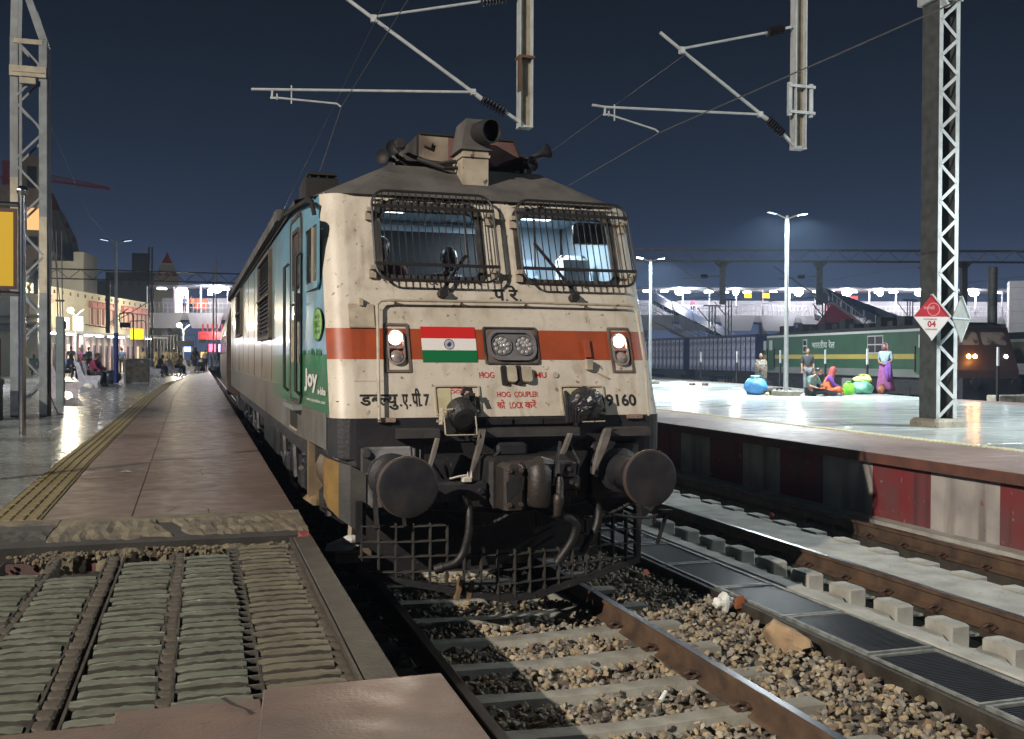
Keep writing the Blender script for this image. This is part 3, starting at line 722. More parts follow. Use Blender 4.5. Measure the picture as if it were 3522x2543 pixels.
shell = mb.build('cab_shell', None, loco); shell.data.polygons.foreach_set('use_smooth', [False]*len(shell.data.polygons))
autosmooth(shell, 30)
# body behind the cab
mb = MB(); YB = 20.2; prof = [(1.525, 1.30), (1.525, 1.72), (1.535, 1.72), (1.535, 1.745), (1.525, 1.745), (1.525, 3.52)]
for s in (-1, 1): mb.loft([[(s*x, 2.6, z) for x, z in prof], [(s*x, YB, z) for x, z in prof]], False)
mb.quad((-1.525, YB, 1.3), (1.525, YB, 1.3), (1.525, YB, 3.52), (-1.525, YB, 3.52))
mb.build('body_side', m_side, loco)
# lower sill of the cab side
mb = MB()
for s in (-1, 1):
    mb.loft([[(s*(SX(y)+.004), y, z) for z in (1.30, 1.598)] for y in (.93, 1.4, 2.0, 2.6, 2.9, 4.2)], False)
mb.build('sill_plate', mat('sill_grey', (.125, .122, .11), .6, col2=(.08, .078, .07), scale=4, bump=.2), loco)
# --- roof
mb = MB()
T = [(-.735, 2.05, 3.85), (.735, 2.05, 3.85)]
fe = [(-1.49, 1.66, 3.455), (-1.38, 1.50, 3.458), (-1.2, 1.41, 3.46), (1.2, 1.41, 3.46), (1.38, 1.50, 3.458), (1.49, 1.66, 3.455)]
mb.add(fe+T, [(1, 2, 6), (2, 3, 7, 6), (3, 4, 7), (0, 1, 6), (4, 5, 7)])
eL = (-1.55, 2.6, 3.53); eR = (1.55, 2.6, 3.53); rL = (-.75, 2.6, 3.87); rR = (.75, 2.6, 3.87)
mb.add([fe[0], T[0], rL, eL], [(0, 1, 2, 3)]); mb.add([fe[5], eR, rR, T[1]], [(0, 1, 2, 3)]); mb.add([T[0], T[1], rR, rL], [(0, 1, 2, 3)])
for a, b in zip(fe, fe[1:]): mb.quad(a, b, (b[0]*.985, b[1]+.05, b[2]-.022), (a[0]*.985, a[1]+.05, a[2]-.022))
p = [(-1.55, 3.50), (-1.555, 3.56), (-1.40, 3.60), (-.75, 3.87), (.75, 3.87), (1.40, 3.60), (1.555, 3.56), (1.55, 3.50)]
mb.loft([[(x, 2.6, z) for x, z in p], [(x, YB, z) for x, z in p]], False)
mb.build('roof', m_roof, loco)
# chipped paint along the top of the nose
mb = MB(); q = random.Random(2)
for k in range(26):
    x = q.uniform(-.2, 1.0) if k < 18 else q.uniform(-1.1, 1.2); w = q.uniform(.01, .07); mb.poly([face(x, 3.452, .004), face(x+w, 3.45, .004), face(x+w*.8, 3.452-q.uniform(.008, .022), .004), face(x+w*.2, 3.43, .004)])
stuff(mb.build('paint_chips', m_soot, loco))
# welded seams and shallow creases of the nose plating
for a, b in (((.155, 2.72), (.15, 3.44)), ((-1.25, 1.86), (-1.01, 1.86))):
    mb = MB(); mb.bar(face(a[0], a[1]-.0, .001), face(b[0], b[1], .001), .006, .004); mb.build('weld_seam', m_nose, loco)
# --- gutter over the door and along the side
mb = MB(); mb.tube([(-1.49, 1.50, 3.27), (-1.515, 1.47, 3.38), (-1.53, 1.62, 3.42), (-1.555, 2.5, 3.475), (-1.57, 3.4, 3.53)], .022, 6); mb.bar((-1.56, 3.4, 3.56), (-1.56, YB, 3.56), .05, .06)
mb.build('rain_gutter', m_soot, loco)
mb = MB(); mb.bar((-1.585, 3.95, 3.60), (-1.585, YB, 3.60), .06, .12)
for k in range(16): mb.box(-1.62, -1.57, 4.2+k, 4.28+k, 3.54, 3.68)
mb.build('roof_rail', m_roof, loco)
# --- windscreens
def windscreen(win):
    w = bpy.data.objects.new('windscreen', None); COL.objects.link(w); w.parent = loco
    x0, x1, z0, z1 = win; sk = .012
    out = rquad([(x1+.055, z1+.07), (x0-.045, z1+.07), (x0-.055, z0-.05), (x1+.045, z0-.05)], .11)
    inn = rquad([(x1-.005, z1-.012), (x0+.008, z1-.012), (x0+.005, z0-.008+.005), (x1-.008, z0-.003)], .09)
    mb = MB(); mb.frame(out, inn, face, -.02, .014); mb.build('rubber_seal', m_rub, w)
    mb = MB(); mb.add([face(u, v, -.012) for u, v in inn], [tuple(range(len(inn)))]); mb.build('pane', m_tint, w)
    mb = MB(); q = random.Random(int(x0*100))
    for k in range(60):       # dried grease and dust round the seal
        t = q.random(); x = x0-.07+(x1-x0+.14)*t; z = (z1+.075 if q.random() < .7 else z0-.055)+q.uniform(-.01, .022); w_ = q.uniform(.008, .035)
        mb.poly([face(x, z, .0145), face(x+w_, z+q.uniform(-.004, .004), .0145), face(x+w_*.9, z-q.uniform(.005, .018), .0145), face(x, z-.008, .0145)])
    stuff(mb.build('seal_grime', m_soot, w))
    return w
windscreen(WL); windscreen(WR)
def grill(x0, x1, z0, z1, hb, n, side):
    gr = bpy.data.objects.new('window_grill', None); COL.objects.link(gr); gr.parent = loco
    o = rrect(x0, x1, z0, z1, .13, 6); D = .095
    mb = MB(); mb.tube([face(u, v, D) for u, v in o+[o[0]]], .0115, 6, False)
    mb.build('grill_frame', m_grill, gr)
    mb = MB()
    for v in hb: mb.bar(face(x0-.005, v, D+.008), face(x1+.005, v, D+.008), .012, .028)
    mb.build('cross_bar', m_grill, gr)
    b0 = None
    for k in range(n):
        u = x0+(x1-x0)*(k+.55)/n; dz = 0
        e = min(u-x0, x1-u)
        if e < .13: dz = .13-math.sqrt(max(0, .13**2-(.13-e)**2))
        mb = MB(); mb.tube([face(u, z0+dz, D), face(u, z1-dz, D)], .0053, 5); mb.build('grill_bar', m_grill, gr)
    mb = MB()
    for v in (z1-.16, z0+.12):
        for u in (x0-.02, x1-.03):
            mb.cbox(face(u, v, .05), (.045, .10, .035)); mb.cbox(face(u, v-.045, .02), (.06, .05, .06))
    mb.build('grill_bracket', m_crm, gr)
grill(-1.03, .05, 2.665, 3.455, (3.31, 2.80), 18, 0)
grill(.265, 1.345, 2.665, 3.44, (3.31, 2.80), 18, 1)
def wiper(pts, blade):
    mb = MB(); mb.tube([face(u, v, d) for u, v, d in pts], .011, 6); mb.tube([face(u+.02, v, d) for u, v, d in pts], .006, 6)
    mb.tube([face(*blade[0], .03), face(*blade[1], .03)], .010, 5); mb.lathe(face(pts[0][0], pts[0][1]-.02, 0), [(0, .045), (.06, .04), (.08, .02)], NF, 10); mb.cbox(face(pts[0][0], pts[0][1]-.03, .05), (.07, .06, .05))
    mb.build('wiper', m_grill, loco)
wiper([(-.46, 2.61, .05), (-.40, 2.70, .06), (-.23, 2.93, .035)], [(-.20, 3.30), (-.215, 2.86)])
wiper([(.735, 2.60, .05), (.66, 2.71, .06), (.42, 3.06, .035)], [(.455, 3.29), (.405, 2.85)])
# --- front fittings
def round_lamp(c, r, lit):
    q = bpy.data.objects.new('marker_lamp', None); COL.objects.link(q); return q
m_chrome = mat('lamp_bezel', (.62, .58, .54), .25, .6, col2=(.4, .36, .33), scale=9)
m_beam = emis('lit_lamp', (1.0, .90, .76), 60)
m_glow = emis('lamp_reflector', (1.0, .80, .62), 7)
m_lens = mat('dead_lens', (.30, .25, .23), .15, col2=(.16, .13, .12), scale=14, coat=.6)
m_recess = mat('lamp_recess_shade', (.14, .105, .09), .6, col2=(.09, .07, .06), scale=8, bump=.3)  # flat plate; the shade of a recess is put into the dark brown
def marker(x0, x1, z0, z1):
    ml = bpy.data.objects.new('marker_light', None); COL.objects.link(ml); ml.parent = loco
    cx = (x0+x1)/2-.01
    mb = MB(); o = rrect(x0, x1, z0, z1, .012, 2); i = rrect(x0+.02, x1-.02, z0+.02, z1-.02, .012, 2); mb.frame(o, i, face, -.02, .012); mb.add([face(u, v, -.005) for u, v in i], [tuple(range(len(i)))]); mb.build('recess', m_recess, ml)
    mb = MB(); o = rrect(cx-.072, cx+.072, z0+.06, z1-.055, .07, 7); i = rrect(cx-.060, cx+.060, z0+.072, z1-.067, .058, 7); mb.frame(o, i, face, -.004, .032)
    mb.bar(face(cx-.066, (z0+z1)/2, .02), face(cx+.066, (z0+z1)/2, .02), .03, .018); mb.build('bezel', m_chrome, ml)
    ct = face(cx, z1-.125, 0); cb = face(cx, z0+.13, 0)
    mb = MB(); mb.lathe(ct, [(.002, .056), (.014, .046)], NF, 24); mb.m(m_glow); mb.build('reflector', None, ml)
    mb = MB(); mb.lathe(ct, [(.010, .040), (.022, .034), (.028, .015)], NF, 24); mb.build('lamp_glass', m_beam, ml)
    mb = MB(); mb.lathe(cb, [(.002, .056), (.018, .052), (.022, .04), (.034, .028), (.038, .01)], NF, 20); autosmooth(mb.build('lamp_glass', m_lens, ml), 50)
    lp_ = Vector(ct)+NF*.12; return lp_
for e in ((-.99, -.775, 1.925, 2.330), (1.015, 1.225, 1.922, 2.322)):
    pos = marker(*e); spot('marker_lamp_light', pos, pos+NF*3+Vector((0, 0, -1.2)), 40, (1, .86, .68), 160, .8, .05)
# twin headlight in the middle of the nose
hl = bpy.data.objects.new('headlight', None); COL.objects.link(hl); hl.parent = loco
HX0, HX1, HZ0, HZ1 = -.137, .353, 1.992, 2.312
mb = MB(); o = rrect(HX0, HX1, HZ0, HZ1, .02, 2); i = rrect(HX0+.015, HX1-.015, HZ0+.015, HZ1-.015, .02, 2); mb.frame(o, i, face, -.02, .012); mb.build('outer_frame', m_rub, hl)
mb = MB(); mb.add([face(u, v, .001) for u, v in i], [tuple(range(len(i)))]); mb.build('back_plate', m_recess, hl)
m_hl = mat('headlight_grey', (.21, .205, .215), .45, .3, col2=(.16, .155, .16), scale=8)
mb = MB(); o = rrect(HX0+.035, HX1-.025, HZ0+.03, HZ1-.03, .10, 6); i = rrect(HX0+.06, HX1-.05, HZ0+.055, HZ1-.055, .08, 6); mb.frame(o, i, face, 0, .028); mb.add([face(u, v, .006) for u, v in i], [tuple(range(len(i)))]); mb.build('bezel', m_hl, hl)
m_led = mat('lens_clear', (.45, .44, .43), .08, .3, coat=1.0)
for c in (.022, .222):
    mb = MB(); mb.lathe(face(c, 2.153, 0), [(.007, .094), (.018, .090), (.018, .084), (.010, .082)], NF, 28); mb.build('lamp_ring', m_hl, hl)
    cells = [(0, 0)]+[(.030*math.cos(R(60*k)), .030*math.sin(R(60*k))) for k in range(3)]+[(.058*math.cos(R(40*k+10)), .058*math.sin(R(40*k+10))) for k in range(9)]
    for k, (a, b) in enumerate(cells):
        mb = MB(); mb.lathe(face(c+a, 2.153+b, .006), [(0, .019), (.008, .0175), (.013, .012), (.015, .005)], NF, 12); autosmooth(mb.build('lens', m_led, hl), 60)
# flag plate
fl = bpy.data.objects.new('flag_plate', None); COL.objects.link(fl); fl.parent = loco
fx0, fx1, fz0, fz1 = -.672, -.203, 2.011, 2.308; h = (fz1-fz0)/3
for nm, c, k in (('saffron_band', (.50, .022, .02), 2), ('white_band', (.66, .64, .62), 1), ('green_band', (.008, .13, .045), 0)):
    mb = MB(); mb.loft([[face(u, v, d) for u, v in ((fx0, fz0+h*k), (fx1, fz0+h*k), (fx1, fz0+h*(k+1)), (fx0, fz0+h*(k+1)))] for d in (.001, .006)], True, False, True); mb.build(nm, mat(nm, c, .35), fl)
mb = MB(); cx, cz = (fx0+fx1)/2, (fz0+fz1)/2
mb.frame([(cx+.044*math.cos(t), cz+.044*math.sin(t)) for t in [R(12*k) for k in range(30)]], [(cx+.038*math.cos(t), cz+.038*math.sin(t)) for t in [R(12*k) for k in range(30)]], face, .0062, .008)
for k in range(24): t = R(15*k); mb.poly([face(cx+.008*math.cos(t+.15), cz+.008*math.sin(t+.15), .008), face(cx+.037*math.cos(t+.02), cz+.037*math.sin(t+.02), .008), face(cx+.037*math.cos(t-.02), cz+.037*math.sin(t-.02), .008), face(cx+.008*math.cos(t-.15), cz+.008*math.sin(t-.15), .008)])
mb.add([face(cx+.009*math.cos(R(36*k)), cz+.009*math.sin(R(36*k)), .008) for k in range(10)], [tuple(range(10))])
mb.build('wheel_emblem', mat('flag_navy', (.02, .03, .12), .4), fl)
# handrail
mb = MB(); mb.tube([face(-1.078, 1.535, .06), face(-1.055, 2.0, .06), face(-1.032, 2.46, .06), face(-1.0, 2.495, .06), face(-.94, 2.503, .06), face(.2, 2.51, .06), face(1.24, 2.503, .06), face(1.285, 2.49, .06), face(1.305, 2.44, .06), face(1.305, 1.96, .06), face(1.262, 1.535, .06)], .0125, 8)
for u in (-.87, -.3, .28, .84): mb.tube([face(u, 2.505, .06), face(u, 2.505, 0)], .012, 6)
mb.build('handrail', m_crm, loco)
mb = MB(); mb.loft([[face(u, v, d) for u, v in rrect(-1.265, -1.055, 2.30, 2.488, .01, 2)] for d in (0, .012)], True, False, True); mb.cbox(face(-1.16, 2.50, .02), (.03, .05, .06)); mb.bar(face(-1.265, 2.297, .008), face(-1.05, 2.297, .008), .02, .012)
mb.build('access_panel', m_crm, loco)
mb = MB()
for u0, u1 in ((.035, .115), (.165, .25)): mb.loft([[face(u, v, d) for u, v in rrect(u0, u1, 1.835, 1.965, .025, 3)] for d in (0, .05)], True, False, True)
mb.build('socket_box', m_crm, loco)
mb = MB()
for u0, u1 in ((-.012, .035), (.115, .165)): mb.loft([[face(u, v, d) for u, v in rrect(u0, u1, 1.818, 1.976, .01, 2)] for d in (0, .03)], True, False, True)
mb.build('socket_backing', m_soot, loco)
m_orng = mat('orange_fitting', (.26, .06, .025), .5)
mb = MB(); mb.loft([[face(u, v, d) for u, v in ((.775, 2.05), (.822, 2.05), (.822, 2.205), (.775, 2.205))] for d in (0, .03)], True, False, True); mb.build('lamp_iron', m_orng, loco)
mb = MB(); mb.cbox(face(.785, 1.985, .035), (.05, .06, .09)); mb.bar(face(.77, 2.02, .05), face(.80, 1.94, .03), .012, .012); mb.bar(face(.86, 1.925, .01), face(.96, 1.875, .01), .02, .012); mb.lathe(face(.475, 1.905, 0), [(0, .028), (.012, .026)], NF, 12); mb.build('lamp_bracket', m_crm, loco)
# lettering
m_ink = mat('black_lettering', (.018, .018, .018), .5, col2=(.06, .055, .05), scale=22, lo=.55, hi=.75)
m_red = mat('red_lettering', (.42, .03, .03), .5, col2=(.52, .17, .13), scale=24, lo=.55, hi=.8)
def tx(s, box, m=None, b=.018, par=None, fn=face, nm='lettering'): return put_text(nm, text_mesh(s, b) if isinstance(s, str) else s, box, fn, m or m_ink, par or loco)
tx('प', (.0, .105, 2.545, 2.645), b=.03); tx('.', (.110, .127, 2.545, 2.561)); tx('रे', (.14, .225, 2.543, 2.685), b=.03); tx('.', (.235, .252, 2.545, 2.561))
half_b = clip_x(text_mesh('ब', .03), .385); half_l = clip_x(text_mesh('ल', .03), .47)
word = join(text_mesh('ड', .03), shift(half_b, .62), shift(half_l, 1.02), shift(text_mesh('यु', .03), 1.50))
tx(word, (-1.213, -.905, 1.628, 1.752)); tx('.', (-.893, -.874, 1.655, 1.672)); tx('ए', (-.872, -.822, 1.628, 1.752), b=.03); tx('.', (-.816, -.798, 1.655, 1.672)); tx('पी', (-.79, -.717, 1.652, 1.80), b=.03); tx('.', (-.725, -.707, 1.655, 1.672))
tx('7', (-.692, -.645, 1.655, 1.752), b=.03)
tx('39160', (.845, 1.195, 1.636, 1.741), b=.03)
tx('HOG', (-.203, -.072, 1.880, 1.930), m_red); tx('MU', (.293, .395, 1.880, 1.930), m_red)
tx('HOG', (-.066, .052, 1.722, 1.768), m_red); tx('COUPLER', (.085, .30, 1.722, 1.768), m_red)
tx('को', (-.075, -.005, 1.628, 1.702), m_red); tx('LOCK', (.035, .155, 1.628, 1.682), m_red); tx('करें', (.168, .272, 1.628, 1.70), m_red)
tx('DUMMY', (-.46, -.30, 1.79, 1.812), m_red); tx('SOCKET', (-.49, -.29, 1.755, 1.783), m_red)
tx('DUMMY', (.68, .80, 1.79, 1.812), m_red); tx('SOCKET', (.66, .84, 1.755, 1.783), m_red)
# --- jumper housings and hanging connectors
m_pale = mat('pale_yellow_panel', (.48, .45, .27), .5, col2=(.38, .35, .22), scale=7)
def jumper(x0, x1, z0, z1, bagged):
    j = bpy.data.objects.new('jumper_socket', None); COL.objects.link(j); j.parent = loco
    mb = MB(); o = rrect(x0, x1, z0, z1, .01, 2); i = rrect(x0+.012, x1-.012, z0+.012, z1-.012, .01, 2); mb.frame(o, i, face, -.01, .016); mb.build('housing_rim', m_crm, j)
    mb = MB(); mb.add([face(u, v, .006) for u, v in ((x0+.02, z0+.02), (x0+.13, z0+.02), (x0+.14, z1-.03), (x0+.02, z1-.03))], [(0, 1, 2, 3)]); mb.build('yellow_panel', m_pale, j)
    cx = (x0+x1)/2+(.01 if not bagged else -.05)
    mb = MB()
    if bagged:
        mb.ell(face(cx+.02, 1.62, .10), (.165, .11, .15), 22, 16)
        mb.v = [(p[0]*(1)+.012*math.sin(p[2]*60+p[0]*20), p[1]+.02*math.sin(p[0]*42)*math.cos(p[2]*33), p[2]+.012*math.sin(p[0]*50+p[1]*40)) for p in mb.v]
        for k in range(7): t = k/6; mb.tube([face(cx-.14+.05*t, 1.73-.06*t, .10), face(cx-.17+.16*t, 1.60-.06*t, .16), face(cx-.15+.15*t, 1.49, .08)], .018, 6)
    else:
        ax = Vector((0, -.9, -.42)).normalized(); c = Vector(face(cx, 1.60, .03)); mb.lathe(c, [(-.04, .115), (.10, .118), (.12, .10), (.14, .095), (.15, .06)], ax, 22)
        mb.poly([face(cx-.10, 1.66, .02), face(cx+.08, 1.75, .05), face(cx+.13, 1.74, .05), face(cx+.11, 1.60, .08), face(cx-.13, 1.55, .03)])
    mb.build('connector', mat('black_plastic_bag', (.02, .02, .023), .33, col2=(.035, .035, .04), scale=9, bump=.6, bscale=25) if bagged else m_blk, j)
    mb = MB(); mb.tube([face(cx-.005, 1.70, .14), face(cx+.02, 1.76, .12), face(cx+.075, 1.755, .12), face(cx+.07, 1.68, .15)], .016, 7); mb.box(-.035, .035, -.02, .02, -.012, .012, Matrix.Translation(Vector(face(cx+.04, 1.745, .13)))); mb.build('clasp', m_blk, j)
    if not bagged:
        mb = MB(); mb.tube([face(x0+.03, 1.56, .14), face(x0+.018, 1.378, .18), face(x0+.03, 1.372, .18), face(x1+-.115, 1.372, .18), face(x1-.108, 1.378, .18), face(x1-.095, 1.56, .14)], .006, 6)
        mb.bar(face(x0+.02, 1.60, .12), face(x0+.0, 1.47, .12), .03, .02); mb.bar(face(x0+.02, 1.575, .15), face(x0+.10, 1.58, .17), .012, .012); mb.bar(face(x0-.03, 1.50, .12), face(x0+.03, 1.50, .12), .02, .02); mb.bar(face(x1-.12, 1.575, .15), face(x1-.06, 1.575, .12), .014, .02)
        mb.build('locking_loop', m_crm, j)
    else:
        mb = MB(); mb.tube([face(cx-.06, 1.455, .19), face(cx+.14, 1.458, .19)], .006, 6); mb.build('locking_loop', m_crm, j)
jumper(-.60, -.215, 1.575, 1.817, False); jumper(.50, .90, 1.57, 1.812, True)
# --- skirt
mb = MB(); mb.m(m_skirt)
def sk_ring(z, inset=0.0, r=.2):
    pts = [(-1.45+inset, 1.25, z)]
    for k in range(7):
        t = math.pi+math.pi/2*k/6; pts.append((-1.45+inset+r+r*math.cos(t), .70+inset+r+r*math.sin(t), z))
    return pts
zz = [1.562, 1.5, 1.36, 1.27]
for s in (1, -1):
    rr = []
    for k, z in enumerate(zz):
        q = sk_ring(z)
        if k == 3: q = [(p[0], p[1], z-.02-.115*max(0, min(1, (p[0]+1.42)/.27)) if False else z-.03*(i/7)) for i, p in enumerate(q)]
        rr.append([(p[0]*s, p[1], p[2]) for p in q])
    mb.loft(rr, False)
mb.quad((-1.25, .70, 1.562), (1.25, .70, 1.562), (1.25, .70, 1.37), (-1.25, .70, 1.37))
mb.poly([(-1.25, .70, 1.37), (-.72, .70, 1.37), (-.74, .70, 1.27), (-.95, .70, 1.25), (-1.16, .70, 1.13), (-1.25, .70, 1.18)])
mb.poly([(-1.45, .92, 1.28), (-1.43, .78, 1.26), (-1.34, .71, 1.235), (-1.25, .70, 1.24), (-1.25, .70, 1.18), (-1.40, .76, 1.24)])
mb.poly([(.70, .70, 1.37), (1.25, .70, 1.37), (1.25, .70, 1.21), (.72, .70, 1.20)])
mb.build('front_skirt', None, loco)
m_ledge = mat('ledge_grime', (.040, .036, .033), .7, col2=(.02, .019, .019), scale=6, bump=.3)
mb = MB()
for a, b, z in ((-.94, -.60, 1.485), (-.30, .60, 1.48), (.86, 1.25, 1.468)): mb.loft([[(x, .69, z), (x, .585, z-.008), (x, .57, z-.075), (x, .69, z-.085)] for x in (a, b)], True, True, True)
mb.build('buffer_beam_step', m_ledge, loco)
mb = MB()
for a, b in ((-.20, .03), (.06, .3), (.31, .52)): mb.box(a, b, .655, .69, 1.502, 1.552)
mb.build('clamp_plate', m_blk, loco)
mb = MB()
for x in (-1.0, 1.16): mb.loft([[face(u, v, d) for u, v in rrect(x-.08, x+.06, 1.525, 1.56, .008, 2)] for d in (0, .03)], True, False, True); mb.lathe(face(x-.03, 1.542, .03), [(0, .008), (.004, .007)], NF, 8); mb.lathe(face(x+.01, 1.542, .03), [(0, .008), (.004, .007)], NF, 8)
mb.build('foot_bracket', mat('bracket_brown', (.25, .17, .14), .6, col2=(.16, .11, .09), scale=8), loco)
mb = MB()          # curved guide blades, wide at the top and drawn out to a point
for k, pl_ in enumerate(([(-.285, 1.475), (-.245, 1.475), (-.262, 1.36), (-.298, 1.24), (-.36, 1.095), (-.332, 1.24), (-.305, 1.35)], [(-.648, 1.41), (-.622, 1.41), (-.652, 1.28), (-.69, 1.16), (-.71, 1.145), (-.683, 1.28)], [(.478, 1.43), (.505, 1.43), (.462, 1.30), (.40, 1.19), (.38, 1.185), (.43, 1.30)], [(.80, 1.462), (.85, 1.462), (.835, 1.38), (.80, 1.28), (.748, 1.17), (.704, 1.08), (.722, 1.2), (.745, 1.29), (.768, 1.37)])):
    mb.prism(pl_, lambda u, v, d: (u, .50+.09*max(0, 1.47-v)+d, v), -.012, .05)
mb.build('guide_blade', mat('blade_grime', (.19, .175, .16), .6, col2=(.11, .10, .09), scale=8), loco)
mb = MB(); mb.box(-1.2, 1.2, .72, .80, .80, 1.40); mb.box(-1.3, 1.3, .8, 2.2, .95, 1.30); mb.build('headstock', m_blk, loco)
mb = MB(); mb.tube([(-.765, .56, 1.32), (-.77, .54, 1.24)], .008, 6); mb.tube([(-.83, .60, 1.34), (-.84, .52, 1.25)], .008, 6); mb.build('cable_stub', m_blk, loco)
# wing plates below the skirt
m_wing = mat('wing_plate', (.06, .06, .054), .6, col2=(.03, .03, .028), scale=4, bump=.25)
m_yel = mat('faded_yellow', (.20, .12, .028), .6, col2=(.13, .08, .025), scale=6, bump=.2)
for s in (-1, 1):
    mb = MB(); mb.m(m_yel); mb.loft([[(s*1.47, .98, z0), (s*1.46, .82, z1), (s*1.385, .72, z2)] for z0, z1, z2 in ((1.25, 1.245, 1.22), (.92, .86, .78))], False)
    mb.m(m_wing); mb.loft([[(s*1.385, .72, 1.22), (s*1.30, .67, 1.20), (s*1.18, .65, 1.13)], [(s*1.385, .72, .78), (s*1.30, .67, .72), (s*1.18, .65, .64)]], False); mb.build('wing_plate', None, loco)
# --- buffers
m_buf = mat('buffer_face', (.034, .034, .040), .38, .45, col2=(.062, .055, .054), scale=5, lo=.45, hi=.75, rvar=.12, bump=.15)
m_bufr = mat('buffer_rust', (.06, .035, .026), .7, col2=(.035, .03, .03), scale=8)
for s in (-1, 1):
    b = bpy.data.objects.new('buffer', None); COL.objects.link(b); b.parent = loco; b.location = (s*.978, 0, 1.10)
    mb = MB(); pr = [(-.008, .01), (-.007, .08), (-.0035, .16), (.002, .205)]; mb.lathe((0, 0, 0), pr+[(.006, .216)], (0, 1, 0), 48); autosmooth(mb.build('buffer_face', m_buf, b), 60)
    mb = MB(); mb.lathe((0, 0, 0), [(.0065, .2162), (.016, .2285), (.045, .2285), (.06, .20)], (0, 1, 0), 48); autosmooth(mb.build('buffer_rim', m_bufr, b), 40)
    mb = MB(); mb.lathe((0, 0, 0), [(.06, .10), (.30, .10), (.305, .135), (.58, .145), (.60, .19), (.72, .19)], (0, 1, 0), 28); autosmooth(mb.build('buffer_shank', m_skirt, b), 40)
    mb = MB(); mb.bbox(-.24, .20, .66, .70, -.24, .24, .02); mb.lathe((-.20, .66, .19), [(0, .035), (-.03, .03)], (0, 1, 0), 10); mb.build('buffer_plate', mat('grey_plate', (.22, .22, .23), .5, col2=(.05, .05, .05), scale=4, lo=.45, hi=.6) if s < 0 else m_skirt, b)
# --- coupler
cp = bpy.data.objects.new('coupler', None); COL.objects.link(cp); cp.parent = loco
m_cpl = mat('coupler_steel', (.033, .027, .023), .5, .15, col2=(.02, .019, .019), scale=5, lo=.4, hi=.7, bump=.35, speck=((.24, .13, .07), 6, .68))
mb = MB(); mb.bbox(-.22, -.05, .06, .32, .885, 1.236, .03); mb.build('guard_arm', m_cpl, cp)
mb = MB(); mb.tube([(.065, .10, .90), (.068, .10, .93), (.066, .09, 1.18), (.066, .10, 1.20)], [.08, .098, .098, .08], 16); mb.box(-.06, .08, .12, .36, .92, 1.19); autosmooth(mb.build('knuckle', m_cpl, cp), 40)
mb = MB(); mb.tube([(-.02, .16, 1.19), (.1, .15, 1.23), (.2, .2, 1.22)], [.05, .06, .04], 10); mb.bbox(-.10, .22, .16, .5, 1.17, 1.24, .03); mb.lathe((.04, .18, 1.235), [(0, .04), (.02, .035)], (0, 0, 1), 12); mb.build('coupler_head', m_cpl, cp)
mb = MB(); mb.bbox(.24, .40, .14, .34, 1.12, 1.235, .015); mb.bbox(.26, .44, .16, .36, 1.02, 1.12, .015); mb.bbox(.24, .43, .2, .4, .96, 1.02, .015); mb.build('side_lug', m_blk, cp)
mb = MB(); mb.tube([(.185, .09, 1.06), (.228, .06, 1.405)], .0125, 8); mb.m(m_steel); mb.build('release_rod', mat('bright_rod', (.33, .32, .31), .35, .7), cp)
mb = MB(); mb.tube([(.226, .06, 1.13), (.226, .05, 1.08), (.222, .05, 1.0), (.215, .05, .99), (.212, .05, .95), (.205, .06, .83)], [.02, .03, .03, .042, .045, .028], 12); autosmooth(mb.build('screw_link', m_cpl, cp), 50)
for k, (x, y, z) in enumerate([(-.18, .055, 1.19), (-.18, .055, .93), (-.09, .055, 1.19), (-.09, .055, .93), (.33, .135, 1.18), (.36, .155, 1.07), (.40, .155, 1.05)]):
    mb = MB(); mb.lathe((x, y, z), [(.006, .020), (-.012, .018)], (0, 1, 0), 6); mb.build('bolt', m_bufr, cp)
mb = MB(); mb.poly([(-.21, .058, 1.10), (-.12, .058, 1.17), (-.06, .058, 1.14), (-.07, .058, 1.04), (-.15, .058, 1.0), (-.20, .058, .92)]); mb.build('grease_patch', m_soot, cp)
for x0, x1, zs in ((-.62, -.05, .84), (.28, .95, .86)):
    mb = MB(); pts = [(x0+(x1-x0)*t/12, .33, zs-.10*math.sin(math.pi*t/12)) for t in range(13)]
    for i in range(12): mb.lathe(pts[i], [(-.004, .012), (.03, .016), (.05, .010)], Vector(pts[i+1])-Vector(pts[i]), 6)
    stuff(mb.build('safety_chain', m_cpl, cp))
for k in range(9):
    x = -1.0+.25*k; mb = MB(); mb.lathe((x, .719, 1.345), [(0, .016), (-.012, .014)], (0, 1, 0), 6); mb.build('bolt', m_cpl, loco)
mb = MB(); mb.tube([(-.9, .66, 1.02), (-.7, .5, .86), (-.45, .48, .84), (-.1, .5, .80), (.3, .5, .82), (.7, .52, .88)], .018, 6); mb.build('brake_pipe', m_skirt, loco)
mb = MB(); mb.bbox(-.13, .13, .55, .66, 1.27, 1.36, .02); mb.tube([(-.11, .56, 1.3), (-.2, .5, 1.22), (-.24, .45, 1.12)], .014, 6); mb.tube([(.5, .56, 1.33), (.56, .5, 1.2), (.52, .45, 1.08)], .014, 6); mb.build('junction_box', m_skirt, loco)
mb = MB(); mb.bbox(-.25, .45, .36, .72, .86, 1.26, .03); mb.build('draft_box', m_blk, cp)
mb = MB(); mb.bbox(-.70, -.262, .36, .46, .925, 1.078, .02); mb.lathe((-.32, .36, 1.0), [(0, .03), (-.02, .022)], (0, 1, 0), 10); mb.build('hose_beam', m_skirt, loco)
mb = MB(); mb.bbox(-.475, -.395, .34, .41, 1.08, 1.118, .01); mb.tube([(-.57, .38, 1.105), (-.49, .36, 1.125), (-.44, .36, 1.13)], .008, 6); mb.tube([(-.43, .36, 1.11), (-.43, .36, 1.16)], [.012, .001], 6); mb.tube([(-.40, .36, 1.11), (-.40, .36, 1.165)], [.012, .001], 6); mb.build('angle_cock', mat('pale_cock', (.5, .47, .40), .5), loco)
